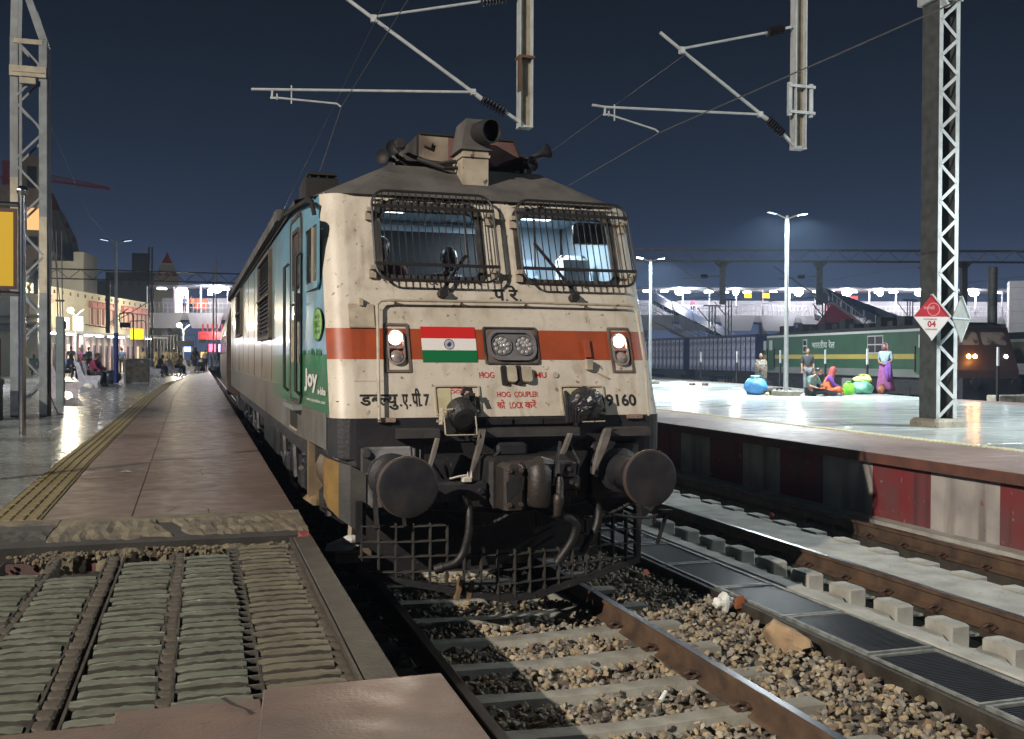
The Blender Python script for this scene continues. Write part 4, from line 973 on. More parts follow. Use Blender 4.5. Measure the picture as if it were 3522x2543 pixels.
m_hose = mat('air_hose', (.008, .0075, .0075), .55, col2=(.014, .013, .0125), scale=14, bump=.3)
for pts in ([(-.46, .36, .96), (-.455, .2, .90), (-.465, .18, .72), (-.50, .2, .56), (-.56, .2, .48), (-.66, .22, .45)], [(.10, .3, .88), (.2, .1, .83), (.33, .08, .80), (.39, .1, .74), (.36, .12, .62), (.28, .14, .5)], [(.62, .42, .9), (.64, .24, .84), (.60, .2, .7), (.52, .22, .56)]):
    mb = MB(); f = []
    for a, b in zip(pts, pts[1:]):
        for k in range(5): f.append(Vector(a).lerp(Vector(b), k/5))
    f.append(Vector(pts[-1]))
    for _ in range(3): f = [f[0]]+[(f[i-1]+f[i]*2+f[i+1])/4 for i in range(1, len(f)-1)]+[f[-1]]
    mb.tube(f, .032, 10); mb.tube([f[-1], f[-1]+(f[-1]-f[-3]).normalized()*.07], [.04, .036], 10); autosmooth(mb.build('air_hose', m_hose, loco), 50)
mb = MB(); mb.tube([(.66, .36, .80), (.95, .33, .745), (1.10, .30, .735), (1.28, .28, .79)], .012, 6); mb.bar((1.15, .3, .76), (1.16, .3, .70), .04, .015); mb.bar((1.25, .28, .75), (1.17, .28, .52), .028, .022); mb.box(1.2, 1.3, .26, .31, .78, .80); mb.build('release_lever', m_blk, loco)
# --- cattle guard: a V-fronted grid with its bottom corners cut away
cg = bpy.data.objects.new('cattle_guard', None); COL.objects.link(cg); cg.parent = loco
m_cg = mat('guard_bars', (.058, .056, .052), .6, .2, col2=(.03, .029, .028), scale=7, bump=.3)
gy = lambda x: .40+.22*abs(x)/1.15
zb = lambda x: .135+.20*max(0, (abs(x)-.15)/1.0)
for z in (.72, .60, .48, .36, .25):
    xm = 1.24 if z > .35 else (z-.135)/.20+.15
    zz_ = lambda x: z+.004*math.sin(x*9)
    if z > .5: sp_ = [(-1.24, -.56), (.60, 1.15)]
    else: sp_ = [(-min(1.24, xm), min(1.15, xm))]
    for a, b in sp_:
        mb = MB(); n = 8
        for k in range(n):
            x0 = a+(b-a)*k/n; x1 = a+(b-a)*(k+1)/n; mb.bar((x0, gy(x0), zz_(x0)), (x1, gy(x1), zz_(x1)), .05, .010)
        mb.build('cross_bar', m_cg, cg)
v0 = None
for k in range(19):
    x = -1.22+k*.1325; top = .72 if (x < -.55 or x > .62) else .50 if abs(x) < .2 else .48
    mb = MB(); mb.loft([[(x-.005, gy(x)-.028, z), (x+.005, gy(x)-.028, z), (x+.005, gy(x)+.028, z), (x-.005, gy(x)+.028, z)] for z in (max(zb(x), .13), top+.02)], True, True, True); mb.build('upright_bar', m_cg, cg)
mb = MB()
for a, b in ((-1.2, -.15), (-.15, .15), (.15, 1.15)): mb.bar((a, gy(a)-.01, zb(a)), (b, gy(b)-.01, zb(b)), .07, .05)
mb.bar((1.15, gy(1.15), .34), (1.15, gy(1.15), .80), .05, .05); mb.bar((-1.24, gy(1.2), .6), (-1.24, gy(1.2), .92), .04, .05); mb.bar((-.9, .5, .72), (-.9, .62, .95), .02, .05); mb.bar((-.55, .5, .72), (-.55, .62, .95), .02, .05); mb.bar((-1.12, .5, .72), (-1.12, .6, .98), .03, .05)
for z in (.72, .62, .50): mb.bar((1.15, gy(1.15)-.02, z), (1.15, 1.3, z+.02), .012, .03)
mb.build('guard_frame', m_blk, cg)
mb = MB(); mb.box(-.33, .24, .70, .74, .34, .88); mb.box(.3, 1.1, .8, .84, .62, .95); mb.build('dark_shade_plate', m_blk, cg); mb = MB(); mb.box(-1.15, .15, 1.3, 1.42, .18, .95); mb.box(.5, 1.15, 1.5, 1.6, .2, .9); mb.build('light_blocking_box', m_blk, loco)  # dark plates for the shade behind the grid, boxes added to block light
mb = MB(); mb.bar((-.5, .44, .14), (-.46, .44, .3), .07, .03); mb.bar((-.4, .44, .14), (-.37, .44, .28), .04, .03); mb.build('guide_shoe', mat('ochre_grime', (.20, .13, .06), .7, col2=(.1, .07, .04), scale=8), cg)
# --- left side: door, window, printed marks, louvres, step
def panel(name, u0, u1, v0, v1, r, d0, d1, m, parent=loco, fn=sidef, hole=None):
    mb = MB(); o = rrect(u0, u1, v0, v1, r, 4)
    if hole: mb.frame(o, rrect(*hole, 4), fn, d0, d1)
    else: mb.loft([[fn(u, v, d) for u, v in o] for d in (d0, d1)], True, False, True)
    return mb.build(name, m, parent)
door = bpy.data.objects.new('cab_door', None); COL.objects.link(door); door.parent = loco
panel('door_leaf', 2.27, 3.16, 1.63, 3.40, .12, -.01, .010, m_side, door)
mb = MB(); o = rrect(2.25, 3.18, 1.61, 3.42, .13, 4); i = rrect(2.29, 3.14, 1.65, 3.38, .10, 4); mb.frame(o, i, sidef, .0, .018); mb.build('door_seal', m_rub, door)
mb = MB(); mb.frame(rrect(2.38, 2.90, 2.70, 3.28, .05, 4), rrect(2.42, 2.86, 2.74, 3.24, .04, 4), sidef, .005, .022); mb.build('window_rim', m_rub, door)
panel('pane', 2.42, 2.86, 2.74, 3.24, .03, .0, .012, mat('dull_pane', (.06, .05, .055), .12, col2=(.11, .065, .06), scale=2), door)
mb = MB(); mb.tube([(-1.56, 2.42, 2.55), (-1.57, 2.62, 2.55)], .012, 6); mb.cbox((-1.535, 2.42, 2.52), (.02, .14, .26)); mb.build('door_handle', m_grill, door)
for yy in (2.22, 3.42):
    mb = MB(); mb.tube([(-1.53, yy, 1.70), (-1.575, yy, 1.74), (-1.575, yy, 2.98), (-1.53, yy, 3.02)], .016, 8); mb.build('grab_rail', m_soot, loco)
mb = MB(); mb.box(-1.60, -1.50, 2.25, 3.25, 1.555, 1.60); mb.build('door_step', mat('step_grey', (.18, .2, .19), .5), loco)
panel('step_hole', 2.54, 3.22, 1.36, 1.53, .03, .003, .008, m_soot); mb = MB(); mb.bar((-1.535, 2.54, 1.35), (-1.535, 3.22, 1.35), .012, .02); mb.build('step_edge', m_crm, loco)
sw = bpy.data.objects.new('side_window', None); COL.objects.link(sw); sw.parent = loco
mb = MB(); mb.frame(rrect(1.30, 2.04, 2.64, 3.24, .07, 4), rrect(1.35, 1.99, 2.70, 3.18, .05, 4), sidef, 0, .016); mb.build('window_rim', m_side, sw)
panel('pane', 1.62, 1.98, 2.71, 3.17, .02, .001, .008, mat('dark_pane', (.012, .013, .016), .08), sw); panel('pane', 1.36, 1.59, 2.71, 3.17, .02, .001, .010, mat('side_pane', (.10, .115, .10), .15, col2=(.06, .06, .055), scale=3), sw)
mb = MB(); mb.bar((-1.49, 1.605, 2.70), (-1.49, 1.605, 3.18), .02, .025); mb.build('mullion', m_crm, sw)
m_bg = mat('badge_green', (.13, .36, .05), .4); m_dk = mat('badge_dark', (.02, .06, .03), .4); m_w = mat('white_print', (.66, .66, .62), .4); m_pst = mat('poster_print', (.36, .30, .19), .5, col2=(.16, .15, .13), scale=16, lo=.48, hi=.52)
sf = lambda u, v, d=0.0: sidef(-u, v, d)     # text runs towards the nose
mb = MB(); mb.poly([sidef(1.385+.25*math.cos(t), 2.33+.145*math.sin(t), .003) for t in [R(12*k) for k in range(30)]]); mb.build('route_badge', m_dk, loco)
mb = MB(); mb.poly([sidef(1.385+.23*math.cos(t), 2.33+.130*math.sin(t), .005) for t in [R(12*k) for k in range(30)]]); mb.build('route_badge', m_bg, loco)
put_text('lettering', text_mesh('BRC', .01), (-1.52, -1.25, 2.30, 2.36), sf, m_dk, loco, .007)
for z, s in ((2.395, 1), (2.265, -1)):
    mb = MB(); mb.poly([sf(a, b, .007) for a, b in ((-1.51, z-.012), (-1.33, z-.012), (-1.33, z-.03), (-1.25, z), (-1.33, z+.03), (-1.33, z+.012), (-1.51, z+.012))]) if s > 0 else mb.poly([sf(a, b, .007) for a, b in ((-1.26, z-.012), (-1.26, z+.012), (-1.44, z+.012), (-1.44, z+.03), (-1.52, z), (-1.44, z-.03), (-1.44, z-.012))]); mb.build('badge_arrow', m_dk, loco)
put_text('lettering', text_mesh('Joy', .04), (-2.10, -1.38, 1.74, 1.95), sf, m_w, loco, .005)
put_text('lettering', text_mesh('e-bike', .03), (-1.36, -.97, 1.735, 1.80), sf, m_w, loco, .005)
put_text('lettering', text_mesh('www.joyebike.com', .01), (-1.95, -.98, 1.655, 1.695), sf, m_w, loco, .006)
panel('poster', 2.40, 3.08, 2.0, 2.42, .01, .011, .014, m_pst, door)
mb = MB(); q = random.Random(8)
for k in range(16):        # printed skyline along the top of the field
    y0 = 1.15+q.random()*1.0; mb.poly([sidef(y0, 2.07, .003), sidef(y0+.09, 2.07, .003), sidef(y0+.09, 2.075+q.uniform(.01, .06), .003), sidef(y0, 2.075+q.uniform(.01, .06), .003)])
stuff(mb.build('printed_skyline', mat('print_green', (.03, .17, .07), .4), loco))
mb = MB()
for k in range(5): mb.poly([sidef(1.45-.012*k, 1.98, .0025), sidef(1.50-.06*k+.012, 2.09+.03*(k % 2), .0025), sidef(1.50-.06*k, 2.09+.03*(k % 2), .0025)])
mb.build('printed_reeds', m_bg, loco)
m_lv = mat('louvre_brown', (.085, .07, .055), .6, col2=(.05, .042, .035), scale=6)
def louvre(y0, y1, z0, z1, n):
    lv = bpy.data.objects.new('louvre', None); COL.objects.link(lv); lv.parent = loco
    mb = MB(); mb.frame(rrect(y0, y1, z0, z1, .02, 2), rrect(y0+.06, y1-.06, z0+.05, z1-.05, .02, 2), sidef, 0, .05); mb.bar((-1.575, y0, (z0+z1)/2), (-1.575, y1, (z0+z1)/2), .03, .03); mb.build('louvre_frame', m_lv, lv)
    mb = MB()
    for k in range(n): z = z0+.06+(z1-z0-.12)*k/n; mb.quad(sidef(y0+.05, z, .03), sidef(y1-.05, z, .03), sidef(y1-.05, z+.05, .004), sidef(y0+.05, z+.05, .004))
    mb.build('slats', m_soot, lv)
louvre(5.75, 8.05, 2.28, 3.42, 18); louvre(13.8, 16.0, 2.48, 3.46, 16)
for k in range(1, 9): mb = MB(); yv = 3.9+k*1.9; mb.box(-1.529, -1.5245, yv, yv+.025, 1.75, 3.5); mb.build('panel_seam', m_lv, loco)
# --- roof gear
ac = bpy.data.objects.new('air_conditioner', None); COL.objects.link(ac); ac.parent = loco
m_ac = mat('ac_rusty_cream', (.27, .225, .165), .7, col2=(.10, .075, .055), scale=2.6, lo=.38, hi=.62, bump=.3, streak=((.07, .05, .04), .7, 6))
m_acr = mat('ac_maroon', (.16, .07, .06), .7, col2=(.08, .045, .04), scale=4, bump=.3)
y0, y1 = 2.26, 3.9
A = [(-.41, y0, 3.94), (-.12, y0, 3.94), (.67, y0, 3.92), (.545, y0, 4.205), (.17, y0, 4.21), (-.12, y0, 4.215), (-.41, y0, 4.215)]
mb = MB(); mb.m(m_ac); mb.poly([A[0], A[1], A[5], A[6]]); mb.m(m_acr); mb.poly([A[1], A[2], A[3], A[4], A[5]]); mb.m(m_soot); B_ = [(p[0], y1, p[2]) for p in A]
for i in range(7): j = (i+1) % 7; mb.quad(A[i], A[j], B_[j], B_[i])
mb.build('ac_casing', None, ac)
mb = MB()
for k in range(9): z = 3.96+k*.028; mb.quad((-.413, y0+.06, z), (-.413, y1-.06, z), (-.425, y1-.06, z+.016), (-.425, y0+.06, z+.016))
mb.build('side_louvres', m_roof, ac)
mb = MB(); mb.bar((-.41, y0-.006, 4.212), (.545, y0-.006, 4.206), .02, .02); mb.bar((.545, y0-.006, 4.206), (.67, y0-.006, 3.925), .02, .02); mb.tube([(-.36, y0-.01, 4.09), (-.30, y0-.02, 4.07), (-.28, y0-.015, 4.12)], .012, 6); mb.build('ac_trim', m_soot, ac)
mb = MB(); mb.box(-.62, .72, 2.2, 3.9, 3.84, 3.93); mb.build('ac_plinth', m_soot, ac)
mb = MB()
for pts in ([(-.56, 2.15, 3.99), (-.45, 2.0, 3.90), (-.25, 1.9, 3.82), (-.12, 1.9, 3.83)], [(-.5, 2.1, 3.95), (-.3, 1.98, 3.87), (-.1, 1.92, 3.90)], [(-.4, 2.18, 3.93), (-.1, 2.12, 3.90), (.3, 2.16, 3.93)]): mb.tube(pts, .02, 6)
mb.build('roof_cables', m_soot, loco)
hb = bpy.data.objects.new('roof_headlamp', None); COL.objects.link(hb); hb.parent = loco
mb = MB(); mb.loft([[(-.118, 1.715, 3.60), (.128, 1.715, 3.60), (.128, 2.08, 3.60), (-.118, 2.08, 3.60)], [(-.118, 1.71, 3.965), (.128, 1.71, 3.965), (.128, 2.08, 3.965), (-.118, 2.08, 3.965)]], True, False, True); mb.box(-.13, .14, 1.695, 2.09, 3.90, 3.925); mb.build('lamp_pedestal', mat('pedestal_cream', (.40, .35, .27), .6, col2=(.24, .2, .15), scale=5, speck=((.08, .06, .05), 12, .64)), hb)
mb = MB(); mb.loft([[(-.15, 1.69, 3.968), (.158, 1.69, 3.968), (.158, 2.1, 3.968), (-.15, 2.1, 3.968)], [(-.128, 1.72, 4.0), (.15, 1.72, 4.0), (.15, 2.1, 4.0), (-.128, 2.1, 4.0)], [(-.08, 1.74, 4.262), (.13, 1.74, 4.262), (.13, 2.1, 4.262), (-.08, 2.1, 4.262)]], True, True, True); mb.build('lamp_box', m_roof, hb)
mb = MB(); mb.lathe((.055, 1.76, 4.135), [(0, .105), (.09, .112), (.20, .112), (.20, .100), (.06, .09), (.05, .02)], (.35, -1, -.05), 24); autosmooth(mb.build('lamp_hood', m_soot, hb), 40)
mb = MB(); mb.lathe((.06, 1.74, 4.135), [(.05, .085), (.065, .07), (.07, .02)], (.35, -1, -.05), 20); mb.build('lamp_glass', mat('dark_lens', (.03, .025, .025), .1), hb)
def horn(x, y, z, ax):
    h = bpy.data.objects.new('horn', None); COL.objects.link(h); h.parent = loco
    mb = MB(); mb.lathe((x, y, z), [(-.30, .018), (-.12, .024), (-.04, .045), (0, .075), (.004, .072), (-.03, .035)], ax, 20); autosmooth(mb.build('bell', m_soot, h), 50)
    mb = MB(); a = Vector(ax).normalized(); b = Vector((x, y, z))-a*.28; mb.lathe(b, [(-.06, .055), (.02, .055)], ax, 14); mb.tube([b, (b.x, b.y+.02, 3.84)], .025, 8); mb.build('horn_base', m_blk, h)
horn(.81, 1.98, 4.07, (.65, -.8, .25)); horn(.66, 2.0, 3.94, (.5, -1, .1)); horn(-.71, 1.98, 4.0, (-.35, -1, .15)); horn(-.79, 2.1, 3.93, (-.75, -.8, 0))
mb = MB(); mb.lathe((-.66, 1.97, 4.02), [(0, .055), (.03, .057), (.06, .04)], (.1, -1, .1), 14)
for k in range(8): t = R(45*k); mb.lathe((-.66+.05*math.cos(t), 1.93, 4.02+.05*math.sin(t)), [(-.02, .010), (.01, .012)], (0, -1, 0), 6)
mb.build('valve_cluster', mat('valve_grey', (.07, .07, .07), .3, .5), loco)
mb = MB(); mb.box(-1.36, -1.02, 3.4, 4.1, 3.6, 3.93); mb.box(-1.34, -1.04, 3.38, 4.12, 3.96, 3.985); mb.lathe((-1.19, 3.75, 3.985), [(0, .15), (.04, .13), (.06, .05)], (0, 0, 1), 14)
for k in range(4): mb.box(-1.33+.09*k, -1.31+.09*k, 3.40, 3.42, 3.92, 3.97)
mb.build('roof_vent', m_soot, loco)
pg = bpy.data.objects.new('pantograph', None); COL.objects.link(pg); pg.parent = loco
mb = MB(); mb.box(-.6, .6, 8.6, 10.0, 3.95, 4.0)
for s in (-1, 1): mb.tube([(s*.5, 8.7, 4.0), (s*.42, 10.4, 4.2), (s*.5, 8.9, 4.32)], .025, 6)
mb.tube([(-1.0, 8.9, 4.22), (-.8, 8.9, 4.34), (.8, 8.9, 4.34), (1.0, 8.9, 4.22)], .03, 6); mb.build('collector_frame', m_soot, pg)
mb = MB()
for x in (-.5, .5):
    for y in (8.7, 9.9): mb.lathe((x, y, 3.86), [(0, .08), (.03, .05), (.05, .08), (.08, .05), (.1, .07)], (0, 0, 1), 10)
mb.build('insulators', mat('brown_insulator', (.10, .03, .02), .25), pg)
mb = MB()
for y in (11.5, 13.5, 15.5): mb.box(-.7, .7, y, y+1.2, 3.87, 4.02)
mb.build('roof_hatch', m_roof, loco)
# --- cab inside
ci = bpy.data.objects.new('cab_interior', None); COL.objects.link(ci); ci.parent = loco
mb = MB(); Y3 = 3.15
mb.quad((-1.38, Y3, 1.7), (1.38, Y3, 1.7), (1.38, Y3, 3.48), (-1.38, Y3, 3.48)); mb.quad((-1.40, 1.0, 1.7), (-1.40, Y3, 1.7), (-1.40, Y3, 3.48), (-1.40, 1.55, 3.48)); mb.quad((1.40, 1.0, 1.7), (1.40, Y3, 1.7), (1.40, Y3, 3.48), (1.40, 1.55, 3.48))
mb.quad((-1.4, 1.55, 3.475), (1.4, 1.55, 3.475), (1.4, Y3, 3.475), (-1.4, Y3, 3.475)); mb.quad((-1.4, .8, 1.7), (1.4, .8, 1.7), (1.4, Y3, 1.7), (-1.4, Y3, 1.7)); mb.build('cab_lining', m_int, ci)
mb = MB(); mb.box(-.68, .46, 3.0, 3.13, 1.72, 3.36); mb.build('rear_doorway', mat('doorway_black', (.006, .007, .009), .6), ci); mb = MB(); mb.box(-1.36, 1.36, 1.19, 1.60, 1.75, 2.56); mb.build('control_desk', m_intd, ci); mb = MB(); mb.box(-1.36, -.98, 2.9, 3.14, 1.7, 3.3); mb.build('equipment_rack', m_intd, ci)
mb = MB(); mb.box(-.78, -.68, 2.98, 3.14, 1.7, 3.42); mb.box(.46, .54, 2.98, 3.14, 1.7, 3.42); mb.box(-.68, .46, 2.98, 3.14, 3.36, 3.42); mb.box(.70, 1.0, 2.9, 3.14, 2.3, 3.10); mb.box(.68, 1.02, 2.84, 2.9, 2.90, 2.93); mb.box(1.1, 1.36, 2.5, 3.1, 1.8, 2.85); mb.build('locker', mat('locker_grey', (.40, .48, .54), .45), ci)
mb = MB(); mb.bbox(.98, 1.32, 2.1, 2.25, 2.3, 3.08, .10); mb.bbox(.98, 1.32, 1.8, 2.25, 2.2, 2.35, .05); mb.build('driver_seat', mat('pale_seat', (.55, .58, .6), .6), ci)
mb = MB(); mb.bbox(.95, 1.36, 1.62, 1.72, 3.14, 3.34, .03); mb.build('sun_visor', mat('visor_brown', (.10, .08, .075), .5), ci)
mb = MB(); mb.poly([(-.46, 1.36, 2.66), (-.12, 1.30, 2.66), (-.02, 1.5, 2.70), (-.36, 1.56, 2.75)]); mb.build('open_register', mat('paper_white', (.75, .77, .8), .6), ci)
mb = MB(); mb.ell((-.62, 1.50, 2.6), (.012, .012, .012), 8, 5); mb.ell((-.35, 1.56, 2.6), (.012, .012, .012), 8, 5); mb.build('indicator_lamp', emis('red_indicator', (1, .03, .02), 6), ci)
mb = MB(); mb.box(.35, .95, 2.2, 2.35, 3.44, 3.47); mb.build('cab_lamp', emis('cab_tube', (.80, .92, 1), 5), ci)
mb = MB(); mb.box(-.95, -.55, 2.2, 2.3, 3.44, 3.47); mb.build('cab_lamp', emis('cab_tube', (.80, .92, 1), 5), ci)
def area(name, loc, sx, sy, power, col):
    l = bpy.data.lights.new(name, 'AREA'); l.shape = 'RECTANGLE'; l.size = sx; l.size_y = sy; l.energy = power; l.color = col; o = bpy.data.objects.new(name, l); COL.objects.link(o); o.location = loc; return o
area('cab_lamp_light', (.60, 2.2, 3.43), .6, .2, 40, (.78, .92, 1)); area('cab_lamp_light', (-.75, 2.25, 3.43), .4, .15, 4, (.72, .9, 1))
# --- underframe and running gear
mb = MB(); mb.box(-1.3, 1.3, 2.2, YB, .98, 1.3); mb.build('underframe', m_blk, loco)
m_tank = mat('tank_brown', (.17, .13, .085), .55, col2=(.09, .07, .05), scale=5, bump=.2)
mb = MB(); mb.lathe((-1.14, 1.62, .98), [(-.02, .02), (0, .12), (.05, .19), (.10, .21), (.95, .21), (1.0, .19), (1.05, .05)], (0, 1, 0), 24); autosmooth(mb.build('air_tank', m_tank, loco), 45)
mb = MB(); mb.tube([(-1.16, 1.60, .98), (-1.2, 1.35, .90), (-1.24, 1.1, .80)], .018, 8); mb.build('tank_pipe', m_chrome, loco)
mb = MB(); mb.loft([[(-1.36, 3.05, z), (-1.22, 3.05, z), (-1.22, 3.22, z), (-1.36, 3.22, z)] for z in (.62, 1.3)], True, True, True); mb.lathe((-1.29, 3.13, .55), [(0, .13), (.06, .13), (.1, .08)], (0, 0, 1), 14); mb.build('damper', mat('ochre_damper', (.21, .15, .08), .6, col2=(.13, .1, .06), scale=6), loco)
for yb in (5.0, 16.0):
    bg_ = bpy.data.objects.new('bogie', None); COL.objects.link(bg_); bg_.parent = loco; bg_.location = (0, yb, 0)
    mb = MB()
    for s in (-1, 1):
        mb.loft([[(s*1.02, y, z0), (s*1.18, y, z0), (s*1.18, y, z1), (s*1.02, y, z1)] for y, z0, z1 in ((-2.9, .70, .92), (-2.0, .70, .95), (-1.2, .52, .8), (0, .52, .82), (1.2, .52, .8), (2.0, .70, .95), (2.9, .7, .92))], True, True, True)
        for y in (-1.85, 0, 1.85):
            mb.bbox(s*1.12-.14, s*1.12+.14, y-.22, y+.22, .36, .74, .04)
            for d in (-.33, .33): mb.lathe((s*1.12, y+d, .62), [(.045*k, .085 if k % 2 else .07) for k in range(9)], (0, 0, 1), 12)
        for y in (-2.4, -.9, .9, 2.4): mb.tube([(s*1.2, y, .5), (s*1.22, y+.12, 1.1)], .05, 8)
        mb.tube([(s*1.22, -2.9, .64), (s*1.24, -1, .42), (s*1.24, 1, .42), (s*1.22, 2.9, .64)], .028, 6)
    mb.build('bogie_frame', m_blk, bg_)
    for y in (-1.85, 0, 1.85):
        mb = MB()
        for s in (-1, 1): mb.lathe((s*.84, y, .546), [(-.02*s, .57), (.03*s, .57), (.032*s, .545), (.13*s, .545), (.132*s, .44), (.10*s, .42), (.1*s, .16), (.17*s, .14), (.17*s, .02)], (1, 0, 0), 32)
        mb.tube([(-.84, y, .546), (.84, y, .546)], .09, 10); autosmooth(mb.build('wheelset', m_blk, bg_), 40)
mb = MB(); mb.bbox(-1.2, 1.2, 9.2, 12.2, .36, 1.05, .05); mb.build('transformer_tank', m_blk, loco)
mb = MB(); mb.loft([[(-1.42, 1.28, .42), (-1.25, 1.2, .41), (-1.12, 1.3, .45), (-1.2, 1.48, .43)], [(-1.40, 1.32, .47), (-1.26, 1.25, .44), (-1.15, 1.33, .50), (-1.24, 1.44, .50)]], True, True, True); mb.ell((-1.2, 1.30, .50), (.08, .05, .04), 8, 6)
mb.build('sand_pipe_rag', mat('rag_white', (.62, .62, .6), .7, col2=(.4, .4, .4), scale=9), loco)
mb = MB(); mb.box(-1.35, -1.05, 1.15, 1.5, .33, .42); mb.tube([(-1.2, 1.35, .4), (-1.15, 1.5, .9)], .03, 6); mb.build('sander', m_tank, loco)

# the first coach behind the locomotive
co = thing('passenger_coach', 'dark maroon coach coupled behind the cream locomotive', 'coach', (-.14, 21.0, 0), R(-.6))
m_coach = mat('coach_maroon', (.055, .034, .026), .45, col2=(.035, .024, .02), scale=3, bump=.1)
pf = [(-1.40, 1.0), (-1.58, 1.12), (-1.62, 1.5), (-1.62, 2.9), (-1.52, 3.4), (-1.1, 3.78), (0, 3.95), (1.1, 3.78), (1.52, 3.4), (1.62, 2.9), (1.62, 1.5), (1.58, 1.12), (1.40, 1.0)]
mb = MB(); mb.loft([[(x, y, z) for x, z in pf] for y in (0, 23.5)], True, True, True); autosmooth(mb.build('coach_body', m_coach, co), 30)
mb = MB()
for k in range(11): mb.box(-1.625, -1.60, 1.6+k*1.9, 2.7+k*1.9, 2.15, 2.8)
stuff(mb.build('windows', mat('coach_glass', (.03, .035, .04), .1), co)); mb = MB(); mb.box(-1.3, 1.3, .6, 3.4, .3, 1.0); mb.box(-1.3, 1.3, 20, 23, .3, 1.0); mb.build('bogies', m_blk, co)
mb = MB(); mb.box(-.5, .5, -.35, 0, 1.3, 3.2); mb.build('gangway', m_blk, co)
# ================================================================== overhead line, masts, lamps, signs
m_galv = mat('galvanised', (.50, .53, .53), .5, .15, col2=(.38, .41, .41), scale=6, bump=.1)
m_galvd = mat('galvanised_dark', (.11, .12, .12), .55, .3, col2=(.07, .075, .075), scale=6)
m_tan = mat('drop_arm_tan', (.33, .30, .22), .6, col2=(.22, .2, .15), scale=5)
m_ins = mat('black_insulator', (.015, .013, .015), .3)
ol = thing('overhead_portal', 'steel overhead line portal with two hanging arms and a tall latticed mast', 'gantry', (11.0, 8.5, PZ))
OX, OY = 11.0, 8.5
def P(x, y, z): return (x-OX, y-OY, z-PZ)
def drop(x, zt=9.6):
    mb = MB(); mb.m(m_tan); mb.box(x-.095-OX, x+.095-OX, .015, .045, 5.874-PZ, zt-PZ)
    mb.m(m_galv); mb.box(x-.115-OX, x-.095-OX, -.09, .10, 5.874-PZ, zt-PZ); mb.box(x+.095-OX, x+.115-OX, -.09, .10, 5.874-PZ, zt-PZ); mb.box(x-.12-OX, x+.12-OX, -.1, .11, 5.862-PZ, 5.876-PZ)
    mb.build('drop_arm', None, ol)
drop(2.69); drop(7.92)
mb = MB(); mb.cbox(P(2.69, 8.5, 7.02), (.27, .24, .04)); mb.box(2.56-OX, 2.595-OX, -.12, .0, 6.45-PZ, 7.0-PZ); mb.box(2.80-OX, 2.85-OX, 0, .05, 6.4-PZ, 7.0-PZ); mb.build('clamp', mat('clamp_rust', (.10, .055, .03), .7), ol)
mb = MB()
for z in (6.52, 6.99): mb.cbox(P(7.95, 8.42, z), (.52, .05, .05))
for x in (7.70, 8.14): mb.cbox(P(x, 8.45, 6.75), (.07, .06, .6))
mb.build('clamp', m_galv, ol)
mb = MB()
for x in (7.74, 8.10): mb.cbox(P(x, 8.5, 6.75), (.05, .1, .42))
mb.build('counter_box', m_ins, ol)
def insul(mb, a, b, r, n=7):
    a = Vector(a); b = Vector(b); d = b-a; L = d.length; pr = [(0, r*.3)]
    for k in range(n): t = (k+.5)/n*L; pr += [(t-L/n*.32, r*.35), (t-L/n*.12, r), (t+L/n*.12, r*.95), (t+L/n*.3, r*.35)]
    pr.append((L, r*.3)); mb.lathe(a, pr, d, 14)
def cantilever(J, top, end, tubeL, tubeR, ins0, ins1, br, a, c, steady, st0, st1, st2, st3):
    c_ = bpy.data.objects.new('cantilever', None); COL.objects.link(c_); c_.parent = ol
    mb = MB(); mb.tube([P(*end), P(*J), P(*ins0)], .030, 8); mb.tube([P(*tubeL), P(*a), P(*tubeR)], .023, 8); mb.tube([P(*st0), P(*st1)], .022, 8)
    mb.build('tube', m_galv, c_)
    mb = MB(); mb.cbox(P(*J), (.09, .08, .11)); mb.cbox(P(*tubeR), (.08, .08, .09)); mb.tube([P(*tubeR), P(*ins0)], .04, 8); mb.bar(P(*ins1), P(*br), .05, .05)
    mb.bar(P(a[0], a[1], a[2]), P(a[0]-.01, a[1], a[2]-.13), .025, .03); mb.bar(P(a[0]-.03, a[1], a[2]-.13), P(a[0]+.09, a[1], a[2]-.12), .02, .03); mb.bar(P(a[0]+.07, a[1], a[2]-.06), P(a[0]+.07, a[1], a[2]-.15), .02, .02)
    mb.bar(P(c[0], c[1], c[2]+.08), P(c[0], c[1], c[2]-.20), .018, .018); mb.bar(P(br[0]-.0, br[1], br[2]), P(br[0]+.06, br[1], br[2]-.06), .06, .06); mb.bar(P(br[0]+.05, br[1], br[2]-.07), P(br[0]+.22, br[1], br[2]-.07), .08, .03); mb.build('fitting', m_galv, c_)
    mb = MB(); mb.tube([P(a[0]+.07, a[1], a[2]-.12), P(steady[0]-.06, steady[1], steady[2]+.05), P(steady[0], steady[1], steady[2]+.01)], .017, 7); mb.build('steady_arm', m_galv, c_)
    mb = MB(); insul(mb, P(*ins0), P(*ins1), .085, 8); insul(mb, P(*st1), P(*st2), .085, 8); mb.build('insulator', m_ins, c_)
    mb = MB(); mb.bar(P(*st2), P(*st3), .04, .04); mb.build('stay_end', m_galv, c_)
y = 8.5
cantilever((.174, y, 7.403), None, (-.55, y, 7.86), (-1.70, y, 6.133), (1.80, y, 6.385), (1.95, y, 6.29), (2.36, y, 6.095), (2.595, y, 5.965), (-1.387, y, 6.155), (-1.10, y, 6.16), (-.342, y, 5.968), (.16, y, 7.43), (1.92, y, 7.87), (2.35, y, 7.98), (2.6, y, 8.05))
